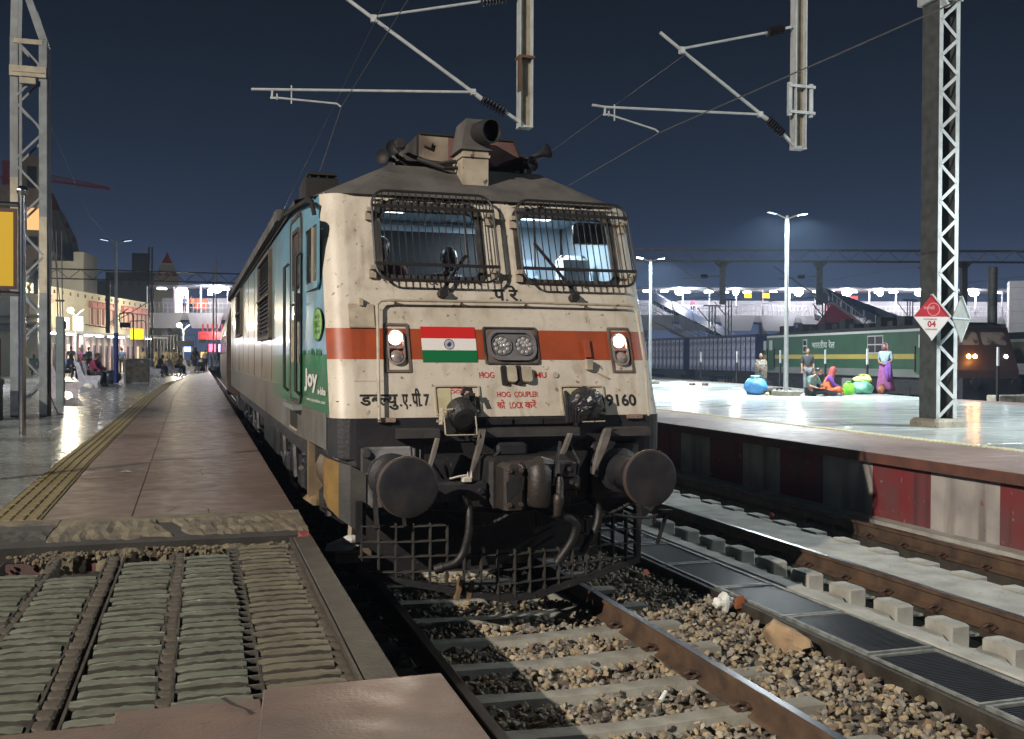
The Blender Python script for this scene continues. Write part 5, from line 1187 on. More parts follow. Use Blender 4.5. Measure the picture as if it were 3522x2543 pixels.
cantilever((5.566, y, 7.431), None, (5.148, y, 7.70), (3.895, y, 6.346), (7.13, y, 6.44), (7.28, y, 6.361), (7.61, y, 6.117), (7.771, y, 5.98), (4.127, y, 6.33), (4.30, y, 6.31), (5.126, y, 5.968), (5.60, y, 7.47), (7.26, y, 7.915), (7.60, y, 8.02), (7.81, y, 8.08))
# beam above (out of frame) and its far leg
mb = MB()
for z in (9.3, 10.0):
    for yy in (-.3, .3): mb.bar((-8.4-OX, yy, z-PZ), (11.3-OX, yy, z-PZ), .09, .09)
for k in range(26):
    x = -8.4+k*.76
    for yy in (-.3, .3): mb.bar((x-OX, yy, 9.3-PZ if k % 2 else 10.0-PZ), (x+.76-OX, yy, 10.0-PZ if k % 2 else 9.3-PZ), .04, .04)
mb.build('beam', m_galv, ol)
def lattice_mast(parent, x0, x1, y0, y1, z0, z1, pitch, mleg, mlace, solid_left=True, wl=.075):
    mb = MB()
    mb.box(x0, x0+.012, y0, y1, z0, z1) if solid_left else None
    if solid_left: mb.box(x1-.012, x1, y0, y1, z0, z1); mb.build('mast_web', m_galvd, parent); mb = MB()  # web darker than the lacing; shade of that side put into the colour
    for xa in (x0, x1-wl):
        for yy in (y0, y1): mb.box(xa+.001, xa+wl, yy-.008, yy+.0, z0, z1)
    mb.build('mast_leg', mleg, parent)
    n = int((z1-z0)/pitch); l0 = None
    for f, yy in enumerate((y0-.012, y1+.006)):
        for k in range(n):
            z = z0+.03+k*pitch; s = k % 2
            if l0 is None or f == 1 and False: pass
            a = (x0+wl*.5, yy, z) if s == 0 else (x1-wl*.5, yy, z); b = (x1-wl*.5, yy, z+pitch) if s == 0 else (x0+wl*.5, yy, z+pitch)
            if k < 2 and f == 0 or k < 2 and f == 1:
                mb = MB(); mb.bar(a, b, .062, .008, (0, 1, 0)); mb2 = mb.build('lacing_bar', mlace, parent)
                if k == 0: la = mb2
                else: lb = mb2
                l0 = 1
            else:
                src = la if s == 0 else lb; inst(src, parent, (0, 0, z-(z0+.03+(k % 2)*pitch)))
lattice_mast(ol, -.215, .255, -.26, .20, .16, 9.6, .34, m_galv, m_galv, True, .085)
mb = MB(); mb.bbox(-.34, .40, -.42, .36, 0, .16, .06); mb.build('mast_base', m_conc, ol)
mb = MB(); mb.box(-.30, .30, -.30, .25, 8.05, 8.3); mb.bar((-.35, -.3, 8.2), (-.05, -.3, 7.9), .1, .05); mb.build('mast_head', m_galv, ol)
mb = MB(); mb.bbox(-19.6, -19.2, -.2, .2, 0, 9.6, .02); mb.build('far_mast', m_galv, ol)
# wires
m_wire = mat('copper_wire', (.16, .15, .14), .45, .6)
def wire(name, pts, r, label, cat='wire', grp=None):
    mb = MB(); mb.tube(pts, r, 6); return tag(mb.build(name, m_wire), label, cat, grp)
wire('contact_wire', [(-.08, -9, 5.94), (-.2, -2, 5.95), (-.34, 8.47, 5.96), (-.06, 13.7, 5.96), (.2, 34, 5.96), (.1, 90, 5.96)], .007, 'contact wire running above the cream locomotive, held by a steady arm')
wire('contact_wire', [(5.7, -9, 5.95), (5.42, 2.15, 5.96), (5.123, 8.49, 5.96), (5.47, 13.5, 5.96), (6.2, 38, 5.96), (8, 95, 5.96)], .009, 'contact wire over the empty slab track, held by the right hanging arm')
wire('catenary_wire', [(.3, -9, 7.6), (.174, 8.46, 7.33), (.1, 30, 6.7), (.1, 90, 6.6)], .0055, 'thin catenary wire hung from the left cantilever above the cream locomotive')
wire('catenary_wire', [(5.62, 8.46, 7.36), (5.9, 30, 6.6), (8, 95, 6.6)], .0055, 'thin catenary wire hung from the right cantilever beyond the hanging arm')
# --- diamond platform signs on the mast
dsn = thing('platform_sign', 'red and white diamond sign reading platform 04, facing the cream locomotive', 'sign', (10.27, 7.77, 2.84), 0)
hv = Vector((.975, -.21, 0)).normalized(); nv = Vector((-.21, -.975, 0)).normalized()
def sg(u, v, d=0.0): p = hv*u+nv*d; return (p.x, p.y, v)
m_sgr = mat('sign_red', (.36, .02, .03), .35); m_sgw = mat('sign_white', (.60, .58, .56), .35); m_sgt = mat('sign_text_red', (.30, .02, .025), .4); m_sgp = mat('sign_pale_print', (.62, .30, .30), .4)
mb = MB(); mb.loft([[sg(u, v, d) for u, v in ((-.345, 0), (.345, 0), (0, .40))] for d in (-.01, .004)], True, True, True); mb.build('red_half', m_sgr, dsn)
mb = MB(); mb.loft([[sg(u, v, d) for u, v in ((0, -.42), (.345, -.002), (-.345, -.002))] for d in (-.01, .004)], True, True, True); mb.build('white_half', m_sgw, dsn)
mb = MB(); mb.bar(sg(0, .41, -.02), sg(.36, 0, -.02), .03, .07, nv); mb.bar(sg(.36, 0, -.02), sg(0, -.43, -.02), .02, .03, nv); mb.build('edge_frame', m_galv, dsn)
put_text('lettering', text_mesh('04', .03), (-.085, .075, -.19, -.075), sg, m_sgt, dsn, .006); put_text('lettering', text_mesh('PLATFORM NO.', .02), (-.155, .105, -.062, -.032), sg, m_sgt, dsn, .006); put_text('lettering', text_mesh('VARANASI', .02), (-.13, .10, -.245, -.215), sg, m_sgt, dsn, .006)
put_text('lettering', text_mesh('वाराणसी', .02), (-.16, .05, .13, .20), sg, m_sgp, dsn, .006)
mb = MB(); mb.frame([(.03+.12*math.cos(t), .135+.12*math.sin(t)) for t in [R(15*k) for k in range(24)]], [(.03+.108*math.cos(t), .135+.108*math.sin(t)) for t in [R(15*k) for k in range(24)]], sg, .004, .006); mb.build('ring_emblem', m_sgp, dsn)
dsb = thing('platform_sign', 'diamond sign seen from its plain grey back, fixed behind the mast', 'sign', (10.64, 7.68, 2.82), 0)
hb_ = Vector((.9, .44, 0)).normalized(); nb = Vector((.44, -.9, 0)).normalized()
def sb(u, v, d=0.0): p = hb_*u+nb*d; return (p.x, p.y, v)
mb = MB(); mb.loft([[sb(u+.39, v, d) for u, v in ((-.38, 0), (0, -.42), (.38, 0), (0, .40))] for d in (-.01, .004)], True, True, True); mb.build('sign_back', mat('sign_back_grey', (.24, .25, .23), .6, col2=(.18, .19, .17), scale=5), dsb)
mb = MB(); mb.bar(sb(.39, .41, -.0), sb(.78, .0, -.0), .03, .06, nb); mb.bar(sb(.78, .0, 0), sb(.39, -.43, 0), .02, .03, nb); mb.bar(sb(0, 0, .01), sb(.78, 0, .01), .025, .02, nb); mb.build('edge_frame', m_galv, dsb)
# --- platform lamps
m_pole = mat('lamp_pole', (.50, .53, .53), .45, .2, col2=(.40, .43, .43), scale=4)
m_led2 = emis('lamp_led', (.85, .96, 1), 60); m_led3 = emis('lamp_led_dim', (.6, .8, 1), 1.5); m_head = mat('lamp_head', (.06, .065, .07), .5)
def lamp_post(x, y, label, lit=(True, True), h=6.3, arm=.42, band=None, base=True, grp='twin headed platform lamp posts', mp=None, a=0.0):
    t = thing('lamp_post', label, 'lamp post', (x, y, PZ), a, grp)
    mb = MB(); mb.tube([(0, 0, .1), (0, 0, h*.5), (0, 0, h)], [.085, .07, .055], 12); autosmooth(mb.build('pole', mp or m_pole, t), 50)
    if band: mb = MB(); mb.tube([(0, 0, .12), (0, 0, 2.3)], .098, 12, True); mb.build('painted_band', band, t)
    for s, on in zip((-1, 1), lit):
        mb = MB(); mb.tube([(0, 0, h-.12), (s*arm, 0, h+.04)], .026, 8); mb.build('arm', mp or m_pole, t)
        mb = MB(); mb.loft([[(s*(arm-.05), -.09, h+.02), (s*(arm-.05), .09, h+.02), (s*(arm-.05), .07, h+.07), (s*(arm-.05), -.07, h+.07)], [(s*(arm+.36), -.10, h+.09), (s*(arm+.36), .10, h+.09), (s*(arm+.36), .06, h+.13), (s*(arm+.36), -.06, h+.13)]], True, True, True); hd = mb.build('lamp_head', m_head, t)
        mb = MB(); mb.loft([[(s*(arm+.02), -.08, h+.02), (s*(arm+.02), .08, h+.02), (s*(arm+.02), .08, h+.03), (s*(arm+.02), -.08, h+.03)], [(s*(arm+.33), -.085, h+.075), (s*(arm+.33), .085, h+.075), (s*(arm+.33), .085, h+.086), (s*(arm+.33), -.085, h+.086)]], True, True, True); q = mb.build('led_panel', m_led2 if on else m_led3, t)
    if base: mb = MB(); mb.bbox(-.36, .36, -.36, .36, 0, .18, .02); mb.build('plinth', m_conc, t); mb = MB(); [mb.lathe((sx*.16, sy*.16, .18), [(0, .03), (.06, .025)], (0, 0, 1), 6) for sx in (-1, 1) for sy in (-1, 1)]; mb.box(-.2, .2, -.2, .2, .18, .2); mb.build('anchor_plate', m_galv, t)
    return t
lamp_post(17.1, 23.0, 'tall grey lamp post in front of the green locomotive, beside the blue sack', (False, True))
lamp_post(14.8, 4.6, 'grey lamp post nearest to the empty slab track')
lamp_post(19.26, 38.53, 'shorter looking grey lamp post further down the bright platform, beside the cream locomotive', (True, True))
for x, y, w_ in ((-11.9, 11.0, 'nearest'), (-12.5, 30.0, 'second'), (-13.5, 50.0, 'third')): lamp_post(x, y, w_+' of the unseen lamp posts added to brighten the left platform, lit on one side', (False, True))
lamp_post(-7.6, 1.1, 'unseen grey post added for its shadow on the pink paving, near the barrow crossing', (False, False), 5.2)  # added out of view for the shadow bands it throws on the paving
for x, y, h, tx_, lab in ((-25.0, -15.5, 15.6, 3, 'tall flood light mast far behind on the station side'), (24.0, -9.0, 12.3, -3, 'tall flood light mast far behind on the goods yard side')):
    t = thing('flood_mast', lab, 'flood light', (x, y, PZ), 0, 'tall flood light masts'); s = 1 if tx_ > 0 else -1
    mb = MB(); mb.tube([(-s*.5, -.4, 0), (-s*.5, -.4, h+.4)], [.22, .12], 12); mb.build('pole', m_pole, t)
    mb = MB(); mb.box(-.7, .7, -.3, -.15, h-.35, h+.35); mb.build('lamp_head', m_head, t); mb = MB(); mb.box(-.6, .6, -.149, -.14, h-.3, h+.3); mb.build('led_panel', m_led2, t)
m_blue = mat('blue_band', (.02, .03, .16), .45)
lamp_post(-5.95, 39.0, 'lamp post with a blue painted foot left of the metal clad box', (False, False), 6.25, .30, m_blue, False)
# ================================================================== people
def human(pose, skin, parts, hair=None, name='person', label='', loc=(0, 0, 0), rotz=0, grp=None, k=1.0, face_dir=(0, -1, 0)):
    """pose: joint -> position (metres, facing -y); the body is one skin; garments are thin shells over it"""
    root = thing(name, label, 'person', loc, rotz, grp)
    J = {a: Vector(b)*k for a, b in pose.items()}
    RAD = dict(pelvis=.135, belly=.125, chest=.145, neck=.055, chin=.05, shl=.065, shr=.065, ell=.043, elr=.043, wrl=.029, wrr=.029, hal=.032, har=.032, hil=.085, hir=.085, knl=.06, knr=.06, anl=.040, anr=.040, tol=.032, tor=.032)
    E = [('pelvis', 'belly'), ('belly', 'chest'), ('chest', 'neck'), ('neck', 'chin'), ('chest', 'shl'), ('chest', 'shr'), ('shl', 'ell'), ('shr', 'elr'), ('ell', 'wrl'), ('elr', 'wrr'), ('wrl', 'hal'), ('wrr', 'har'), ('pelvis', 'hil'), ('pelvis', 'hir'), ('hil', 'knl'), ('hir', 'knr'), ('knl', 'anl'), ('knr', 'anr'), ('anl', 'tol'), ('anr', 'tor')]
    def grow(keys, edges, add, sub=1, rad=None, flat=1.0):
        keys = list(keys); me = bpy.data.meshes.new('b'); me.from_pydata([J[q] for q in keys], [(keys.index(a), keys.index(b)) for a, b in edges], [])
        o = bpy.data.objects.new('b', me); COL.objects.link(o); md = o.modifiers.new('s', 'SKIN')
        for i, q in enumerate(keys):
            r = ((rad or {}).get(q, RAD[q])+add)*k; me.skin_vertices[0].data[i].radius = (r, r); me.skin_vertices[0].data[i].use_root = (i == 0)
        sd = o.modifiers.new('d', 'SUBSURF'); sd.levels = sub; sd.render_levels = sub
        dg = bpy.context.evaluated_depsgraph_get(); r = bpy.data.meshes.new_from_object(o.evaluated_get(dg)); bpy.data.objects.remove(o)
        return [tuple(v.co) for v in r.vertices], [tuple(p.vertices) for p in r.polygons]
    keys = ['pelvis']+[q for q in J if q not in ('pelvis', 'head')]
    v, f = grow(keys, [e for e in E if e[0] in J and e[1] in J], 0)
    mb = MB(); mb.m(skin); mb.smooth = True; mb.add(v, f)
    h = J['head']; fd = Vector(face_dir).normalized(); sd = fd.cross(Vector((0, 0, 1))).normalized(); rot = Matrix((sd, -fd, Vector((0, 0, 1)))).transposed()
    mb.ell(h, (.073*k, .092*k, .115*k), 14, 10, rot)
    mb.ell(h+fd*.095*k-Vector((0, 0, .012*k)), (.014*k, .02*k, .022*k), 6, 5, rot)
    for s in (-1, 1): mb.ell(h+sd*s*.075*k-Vector((0, 0, .01*k)), (.012*k, .02*k, .03*k), 6, 5, rot)
    mb.m(mat('lips', (.16, .06, .05), .5)); mb.ell(h+fd*.083*k-Vector((0, 0, .055*k)), (.024*k, .008*k, .007*k), 8, 4, rot)
    mb.m(mat('eyes', (.02, .015, .012), .3))
    for s in (-1, 1): mb.ell(h+sd*s*.03*k+fd*.082*k+Vector((0, 0, .012*k)), (.011*k, .006*k, .006*k), 6, 4, rot)
    mb.m(skin)
    for w, q in (('wrl', 'hal'), ('wrr', 'har')):
        if q not in J: continue
        d = (J[q]-J[w]).normalized(); a = d.cross(Vector((0, 0, 1)) if abs(d.z) < .9 else Vector((0, 1, 0))).normalized(); b = d.cross(a); p0 = J[q]
        for i, (o_, l) in enumerate(((-.026, .060), (-.009, .072), (.009, .068), (.026, .054))): mb.tube([p0+a*o_*k, p0+a*o_*k*1.1+d*l*.6*k, p0+a*o_*k*1.1+d*l*k+b*.018*k], [.010*k, .0085*k, .006*k], 5)
        mb.tube([p0-d*.02*k+a*.03*k, p0+a*.055*k+d*.02*k, p0+a*.05*k+d*.05*k], [.011*k, .009*k, .007*k], 5)
    mb.build('body', None, root)
    for nm, m, ks, add, rad in parts:
        v, f = grow(ks, [e for e in E if e[0] in ks and e[1] in ks], add, 1, rad)
        mb = MB(); mb.add(v, f); mb.build(nm, m, root, smooth=True)
    if hair:
        mb = MB(); mb.ell(h-fd*.02*k+Vector((0, 0, .03*k)), (.084*k, .095*k, .10*k), 12, 8, rot); mb.build('hair', hair, root, smooth=True)
    return root
m_skin = mat('brown_skin', (.22, .115, .07), .5); m_skind = mat('dark_skin', (.12, .065, .042), .5); m_hair = mat('black_hair', (.012, .011, .012), .4)
ARM = lambda l, r: {'shl': (.18, 0, 1.40), 'ell': l[0], 'wrl': l[1], 'hal': l[2], 'shr': (-.18, 0, 1.40), 'elr': r[0], 'wrr': r[1], 'har': r[2]}
STAND = dict(pelvis=(0, 0, .95), belly=(0, -.01, 1.10), chest=(0, 0, 1.30), neck=(0, 0, 1.46), chin=(0, -.02, 1.54), head=(0, -.03, 1.62), hil=(.09, 0, .90), hir=(-.09, 0, .90), knl=(.10, -.02, .50), knr=(-.10, -.02, .50), anl=(.10, .01, .09), anr=(-.10, .01, .09), tol=(.11, -.13, .035), tor=(-.11, -.13, .035))
STAND.update(ARM(((.22, .02, 1.13), (.22, -.05, .90), (.22, -.07, .83)), ((-.22, .02, 1.13), (-.22, -.05, .90), (-.22, -.07, .83))))
WALK = dict(STAND); WALK.update(knl=(.10, -.16, .52), anl=(.10, -.25, .10), tol=(.10, -.38, .05), knr=(-.10, .08, .50), anr=(-.10, .30, .14), tor=(-.10, .20, .04), ell=(.23, .14, 1.14), wrl=(.22, .12, .92), hal=(.22, .11, .85), elr=(-.23, -.05, 1.13), wrr=(-.22, -.22, .95), har=(-.22, -.27, .89))
SIT = dict(pelvis=(0, .05, .50), belly=(0, .0, .66), chest=(0, -.06, .86), neck=(0, -.12, 1.0), chin=(0, -.17, 1.07), head=(0, -.20, 1.14), hil=(.09, .02, .49), hir=(-.09, .02, .49), knl=(.13, -.42, .50), knr=(-.12, -.40, .50), anl=(.13, -.40, .09), anr=(-.14, -.34, .09), tol=(.14, -.54, .035), tor=(-.15, -.48, .035), shl=(.18, -.07, .95), ell=(.22, -.18, .70), wrl=(.12, -.38, .58), hal=(.08, -.44, .57), shr=(-.18, -.07, .95), elr=(-.22, -.18, .70), wrr=(-.10, -.38, .58), har=(-.05, -.44, .57))
FLOOR = dict(pelvis=(0, .05, .13), belly=(0, .03, .28), chest=(0, -.04, .48), neck=(0, -.10, .62), chin=(0, -.14, .69), head=(0, -.17, .76), hil=(.09, .0, .12), hir=(-.09, .0, .12), knl=(.30, -.32, .22), knr=(-.30, -.32, .22), anl=(.02, -.42, .07), anr=(-.05, -.34, .07), tol=(-.10, -.46, .04), tor=(.10, -.38, .04), shl=(.17, -.05, .57), ell=(.24, -.14, .33), wrl=(.16, -.33, .27), hal=(.12, -.39, .26), shr=(-.17, -.05, .57), elr=(-.24, -.14, .33), wrr=(-.16, -.33, .27), har=(-.12, -.39, .26))
TOP = ['chest', 'pelvis', 'belly', 'neck', 'shl', 'shr', 'ell', 'elr']; TOPL = TOP+['wrl', 'wrr']; LEGS = ['pelvis', 'hil', 'hir', 'knl', 'knr', 'anl', 'anr']; FEET = ['anl', 'tol']; NECK = dict(neck=.03)
def shoes(m): return [('shoe', m, ['anl', 'tol'], .012, None), ('shoe', m, ['anr', 'tor'], .012, None)]
def outfit(shirt, trou, sh=None, long=False): return [('shirt', shirt, TOPL if long else TOP, .014, NECK), ('trousers', trou, LEGS, .014, None)]+(shoes(sh) if sh else [])
m_shoe = mat('dark_shoe', (.03, .025, .022), .5); cloth = lambda n, c: mat(n, c, .8, col2=tuple(q*.72 for q in c), scale=9, bump=.3, bscale=12)
c_teal, c_blk, c_org, c_pur, c_plum, c_wht, c_mag, c_kha, c_blu = cloth('teal_cloth', (.10, .17, .15)), cloth('black_cloth', (.018, .018, .022)), cloth('orange_sari', (.72, .13, .03)), cloth('violet_cloth', (.16, .05, .30)), cloth('plum_sari', (.20, .055, .16)), cloth('white_cloth', (.55, .55, .52)), cloth('magenta_cloth', (.26, .03, .09)), cloth('khaki_cloth', (.30, .24, .13)), cloth('blue_cloth', (.10, .16, .30))
c_shawl = mat('patterned_shawl', (.20, .17, .13), .85, col2=(.05, .045, .04), scale=14, lo=.45, hi=.55, stretch=(1, 1, 3)); c_grn = cloth('grey_blue_blouse', (.22, .30, .36)); c_pink = cloth('pink_scarf', (.45, .22, .36)); c_red = cloth('red_scarf', (.42, .07, .06))
def skirt(root, pts, m, nm='sari_skirt', ridges=9, amp=.05, n=40):
    mb = MB(); rings = []
    for (x, y, z, rx, ry) in pts: rings.append([(x+rx*(1+amp*math.sin(ridges*t+z*3))*math.cos(t), y+ry*(1+amp*math.sin(ridges*t+z*3))*math.sin(t), z) for t in [2*math.pi*i/n for i in range(n)]])
    mb.loft(rings, True, True, True); return mb.build(nm, m, root, smooth=True)
def veil(root, head, m, k=1.0, fd=(0, -1, 0), nm='veil', drop=.35):
    mb = MB(); h = Vector(head); f = Vector(fd).normalized(); n = 16; rings = []
    for i, (dz, r, back) in enumerate(((.135, .02, 0), (.12, .07, .01), (.06, .105, .02), (-.02, .115, .03), (-.12, .12, .05), (-drop, .17, .10))):
        rings.append([h+Vector((0, 0, dz*k))-f*(back*k)+(f.cross(Vector((0, 0, 1)))*math.cos(R(-30+240*j/n))-f*math.sin(R(-30+240*j/n)))*r*k for j in range(n+1)])
    mb.loft(rings, False); o = mb.build(nm, m, root, smooth=True); sm = o.modifiers.new('t', 'SOLIDIFY'); sm.thickness = .012; return o
KS = 1.1
# family waiting on the bright platform
w = human({**STAND, 'elr': (-.26, .06, 1.16), 'wrr': (-.12, -.20, 1.06), 'har': (-.04, -.22, 1.05), 'ell': (.24, .02, 1.14), 'wrl': (.12, -.18, 1.02), 'hal': (.05, -.2, 1.0), 'head': (0, -.06, 1.61), 'anl': (.10, -.10, .09), 'tol': (.11, -.24, .035)}, m_skin, [('blouse', c_grn, TOP, .018, NECK)], m_hair, label='woman in a plum sari and pink head scarf standing by the mint green sack', loc=(22.27, 24.32, PZ), rotz=R(-62), k=KS)
skirt(w, [(0, 0, 1.12, .19, .16), (0, .0, .95, .23, .20), (0, .02, .60, .27, .25), (0, .05, .25, .31, .32), (0, .06, .10, .33, .36)], c_plum)
skirt(w, [(.12, -.08, 1.20, .10, .10), (.15, -.12, .95, .13, .12), (.16, -.12, .70, .12, .12), (.17, -.10, .45, .09, .09)], c_pur, 'sari_end', 5, .12)
veil(w, (0, -.06*KS, 1.62*KS), c_pink, KS)
boy = human(STAND, m_skin, outfit(c_blk, cloth('grey_trousers', (.12, .12, .13)), m_shoe), m_hair, label='boy in a black t-shirt standing behind the woman in the orange sari', loc=(19.6, 25.4, PZ), rotz=R(-25), k=.98)
gl = human({**STAND, 'ell': (.2, -.06, 1.14), 'wrl': (.06, -.2, 1.1), 'hal': (0, -.2, 1.12), 'elr': (-.2, -.06, 1.14), 'wrr': (-.06, -.2, 1.06), 'har': (0, -.2, 1.06)}, m_skin, [('blouse', c_shawl, TOP, .03, NECK)], m_hair, label='child wrapped in a striped brown shawl standing between the blue sack and the lamp post', loc=(16.9, 24.3, PZ), rotz=R(-35), k=.86)
skirt(gl, [(0, 0, 1.22, .18, .13), (0, 0, 1.0, .22, .17), (0, 0, .6, .20, .17), (0, 0, .12, .17, .16)], c_shawl, 'shawl', 7, .04)
man = human({**FLOOR, 'knl': (.42, -.10, .12), 'anl': (.86, -.22, .06), 'tol': (.98, -.28, .06), 'knr': (.30, -.25, .16), 'anr': (.72, -.36, .06), 'tor': (.84, -.42, .06), 'head': (.10, -.20, .76), 'chin': (.06, -.15, .69)}, m_skin, outfit(c_teal, c_blk, mat('pale_shoe', (.40, .40, .38), .5)), m_hair, label='man in a teal shirt sitting on the platform floor with his legs stretched out', loc=(17.95, 22.7, PZ), rotz=R(10), k=1.12, face_dir=(.5, -1, -.2))
wo = human(FLOOR, m_skin, [('blouse', c_pur, TOPL, .018, NECK), ('sari_wrap', c_org, LEGS, .05, None)], None, label='woman in a bright orange sari sitting on the floor with her back turned', loc=(18.75, 22.9, PZ), rotz=R(60), k=1.15)
skirt(wo, [(0, -.02, .05, .36, .40), (0, -.02, .2, .30, .30), (0, .0, .42, .22, .18), (0, -.05, .62, .19, .15), (0, -.1, .74, .10, .09)], c_org, 'sari_drape', 8, .03)
veil(wo, (0, -.17*1.15, .76*1.15), c_red, 1.2, drop=.28)
ly = human(dict(pelvis=(0, 0, .13), belly=(0, .16, .13), chest=(0, .36, .13), neck=(0, .52, .13), chin=(0, .60, .14), head=(0, .68, .15), hil=(.09, -.04, .12), hir=(-.09, -.04, .12), knl=(.12, -.42, .20), knr=(-.10, -.44, .12), anl=(.12, -.80, .07), anr=(-.10, -.84, .06), tol=(.13, -.88, .10), tor=(-.10, -.93, .12), shl=(.18, .42, .13), ell=(.26, .20, .12), wrl=(.20, .0, .2), hal=(.18, -.06, .2), shr=(-.18, .42, .12), elr=(-.30, .55, .1), wrr=(-.16, .72, .08), har=(-.1, .76, .08)), m_skind, outfit(c_blk, cloth('charcoal_trousers', (.035, .035, .045))), m_hair, label='person in dark clothes lying on the floor behind the lamp post plinth', loc=(17.2, 23.75, PZ), rotz=R(75), k=1.0, face_dir=(0, -.3, 1))
# bags
def sack(name, label, m, loc, s, knot=True, m2=None, seed=1):
    r3 = random.Random(seed); t = thing(name, label, 'bag', loc, r3.uniform(0, 3)); mb = MB(); mb.ell((0, 0, s[2]*.95), s, 34, 24)
    ph = [r3.uniform(0, 6) for _ in range(8)]; vv = []
    for x, y, z in mb.v:
        d = Vector((x/s[0], y/s[1], z/s[2]-.95)); a = math.atan2(y, x)
        k = 1+.10*math.sin(2.3*a+ph[4])*math.cos(2.1*d.z+ph[5])+.07*math.sin(3*d.x+4*d.y+ph[6])+.05*math.sin(5*d.z+3*a+ph[7])-.05*abs(math.sin(6*a+3*d.z+ph[1]))
        d = d*k; d.z = d.z if d.z > -.72 else -.72+(d.z+.72)*.15; vv.append((d.x*s[0]*1.04, d.y*s[1]*1.04, (d.z+.80)*s[2]*1.08))
    mb.v = vv
    mb.v = [(x*(1+.05*math.sin(7*math.atan2(y, x)+ph[0])*(z/s[2]/2)), y*(1+.05*math.sin(9*math.atan2(y, x)+ph[1])*(z/s[2]/2)), max(.0, z*(1+.02*math.sin(x*20+ph[2])))) for x, y, z in mb.v]
    mb.build('sack_body', m, t, smooth=True)
    if knot:
        mb = MB(); n = 18; mb.loft([[(rr*(1+.2*math.sin(5*q+zz*9))*math.cos(q), rr*(1+.2*math.sin(5*q+zz*9))*math.sin(q), zz) for q in [2*math.pi*i/n for i in range(n)]] for zz, rr in ((s[2]*1.75, s[0]*.45), (s[2]*1.95, s[0]*.30), (s[2]*2.05, s[0]*.42), (s[2]*2.12, s[0]*.25))], True, True, True); mb.build('tied_neck', m2 or m, t, smooth=True)
    return t
m_bsk = mat('blue_sack', (.08, .28, .60), .45, col2=(.05, .2, .46), scale=6, bump=.4, bscale=9); m_gsk = mat('mint_sack', (.22, .58, .40), .45, col2=(.14, .44, .3), scale=6, bump=.4, bscale=9); m_ybg = mat('yellow_bag', (.62, .66, .22), .45, col2=(.45, .5, .14), scale=7, bump=.4, bscale=9); m_lime = mat('lime_bag', (.28, .80, .06), .45, col2=(.2, .62, .05), scale=6, bump=.3)
sack('sack', 'big tied blue sack beside the lamp post', m_bsk, (16.5, 24.0, PZ), (.42, .40, .33), True, mat('sack_pale', (.45, .62, .60), .5), 3)
sack('sack', 'low mint green sack tied with string by the standing woman', m_gsk, (20.95, 23.9, PZ), (.46, .36, .25), False, None, 4)
sack('bag', 'pale yellow cloth bundle lying on the mint green sack', m_ybg, (21.05, 24.0, PZ+.40), (.36, .26, .16), True, None, 5)
sack('bag', 'lime green carrier bag held by the seated woman in orange', m_lime, (19.75, 23.1, PZ), (.19, .14, .24), True, None, 6)
sack('bag', 'small dark orange bucket bag at the feet of the standing woman', mat('rust_bag', (.20, .06, .03), .6), (21.75, 23.85, PZ), (.18, .16, .18), True, None, 7)
sack('bag', 'tiny yellow pouch at the foot of the blue sack', m_ybg, (16.55, 23.3, PZ), (.08, .07, .06), False, None, 8)
# crew in the cab
SEATED = {q: (v[0], v[1], v[2]) for q, v in SIT.items()}
human(SEATED, m_skind, outfit(cloth('crew_red', (.20, .05, .05)), c_blk), m_hair, label='crew member at the far left of the lit cab, behind the barred windscreen', loc=(-.80, 2.0, 1.95), rotz=R(-20), k=.95)
human(SEATED, m_skind, outfit(c_blk, c_blk), m_hair, label='driver leaning over the desk at the middle of the lit cab', loc=(-.26, 2.05, 1.88), rotz=R(15), k=.95)
# ================================================================== left platform furniture
m_ss = mat('stainless', (.55, .53, .50), .16, 1.0, col2=(.45, .44, .42), scale=3)
sg_ = thing('name_board', 'yellow station board in a polished steel frame with a ball topped post', 'sign board', (-5.145, 10.27, PZ))
mb = MB(); mb.tube([(0, 0, 0), (0, 0, 3.83)], .052, 18, True); autosmooth(mb.build('post', m_ss, sg_), 50)
mb = MB(); mb.ell((0, 0, 3.90), (.085, .085, .085), 18, 12); mb.build('ball', m_ss, sg_, smooth=True)
mb = MB(); mb.tube([(-3.6, 0, 0), (-3.6, 0, 3.83)], .052, 18, True); autosmooth(mb.build('post', m_ss, sg_), 50)
mb = MB(); mb.ell((-3.6, 0, 3.90), (.085, .085, .085), 18, 12); mb.build('ball', m_ss, sg_, smooth=True)
for z in (3.68, 2.26): mb = MB(); mb.tube([(-3.55, 0, z), (-.05, 0, z)], .04, 12); autosmooth(mb.build('rail', m_ss, sg_), 50)
mb = MB(); mb.box(-3.45, -.075, -.03, .03, 2.33, 3.61); mb.build('board_rim', mat('board_brown', (.06, .025, .015), .4), sg_)
mb = MB(); mb.box(-3.40, -.125, -.034, .034, 2.38, 3.55); mb.build('yellow_panel', emis('board_yellow_glow', (.40, .25, .0), .40), sg_)  # panel glows by itself, the light on it is put into the colour
m_mastl = mat('mast_blue_grey', (.15, .172, .182), .5, .1, col2=(.10, .115, .125), scale=5)
lm = thing('lattice_mast', 'grey lattice mast with a bent top, standing close behind the steel name board', 'mast', (-5.87, 15.93, PZ))
mb = MB()
def leg(mb, x, y, zt=7.9):
    mb.box(x-.075, x+.075, y-.006, y+.006, 0, zt); mb.box(x+.07, x+.082, y, y+.10, 0, zt)
for x in (-.28, .27):
    for y in (-.24, .24): mb = MB(); leg(mb, x, y); mb.build('mast_leg', m_mastl, lm)
mb = MB(); mb.box(.345, .36, -.2, .26, 0, 7.8); mb.build('mast_web', m_galvd, lm)
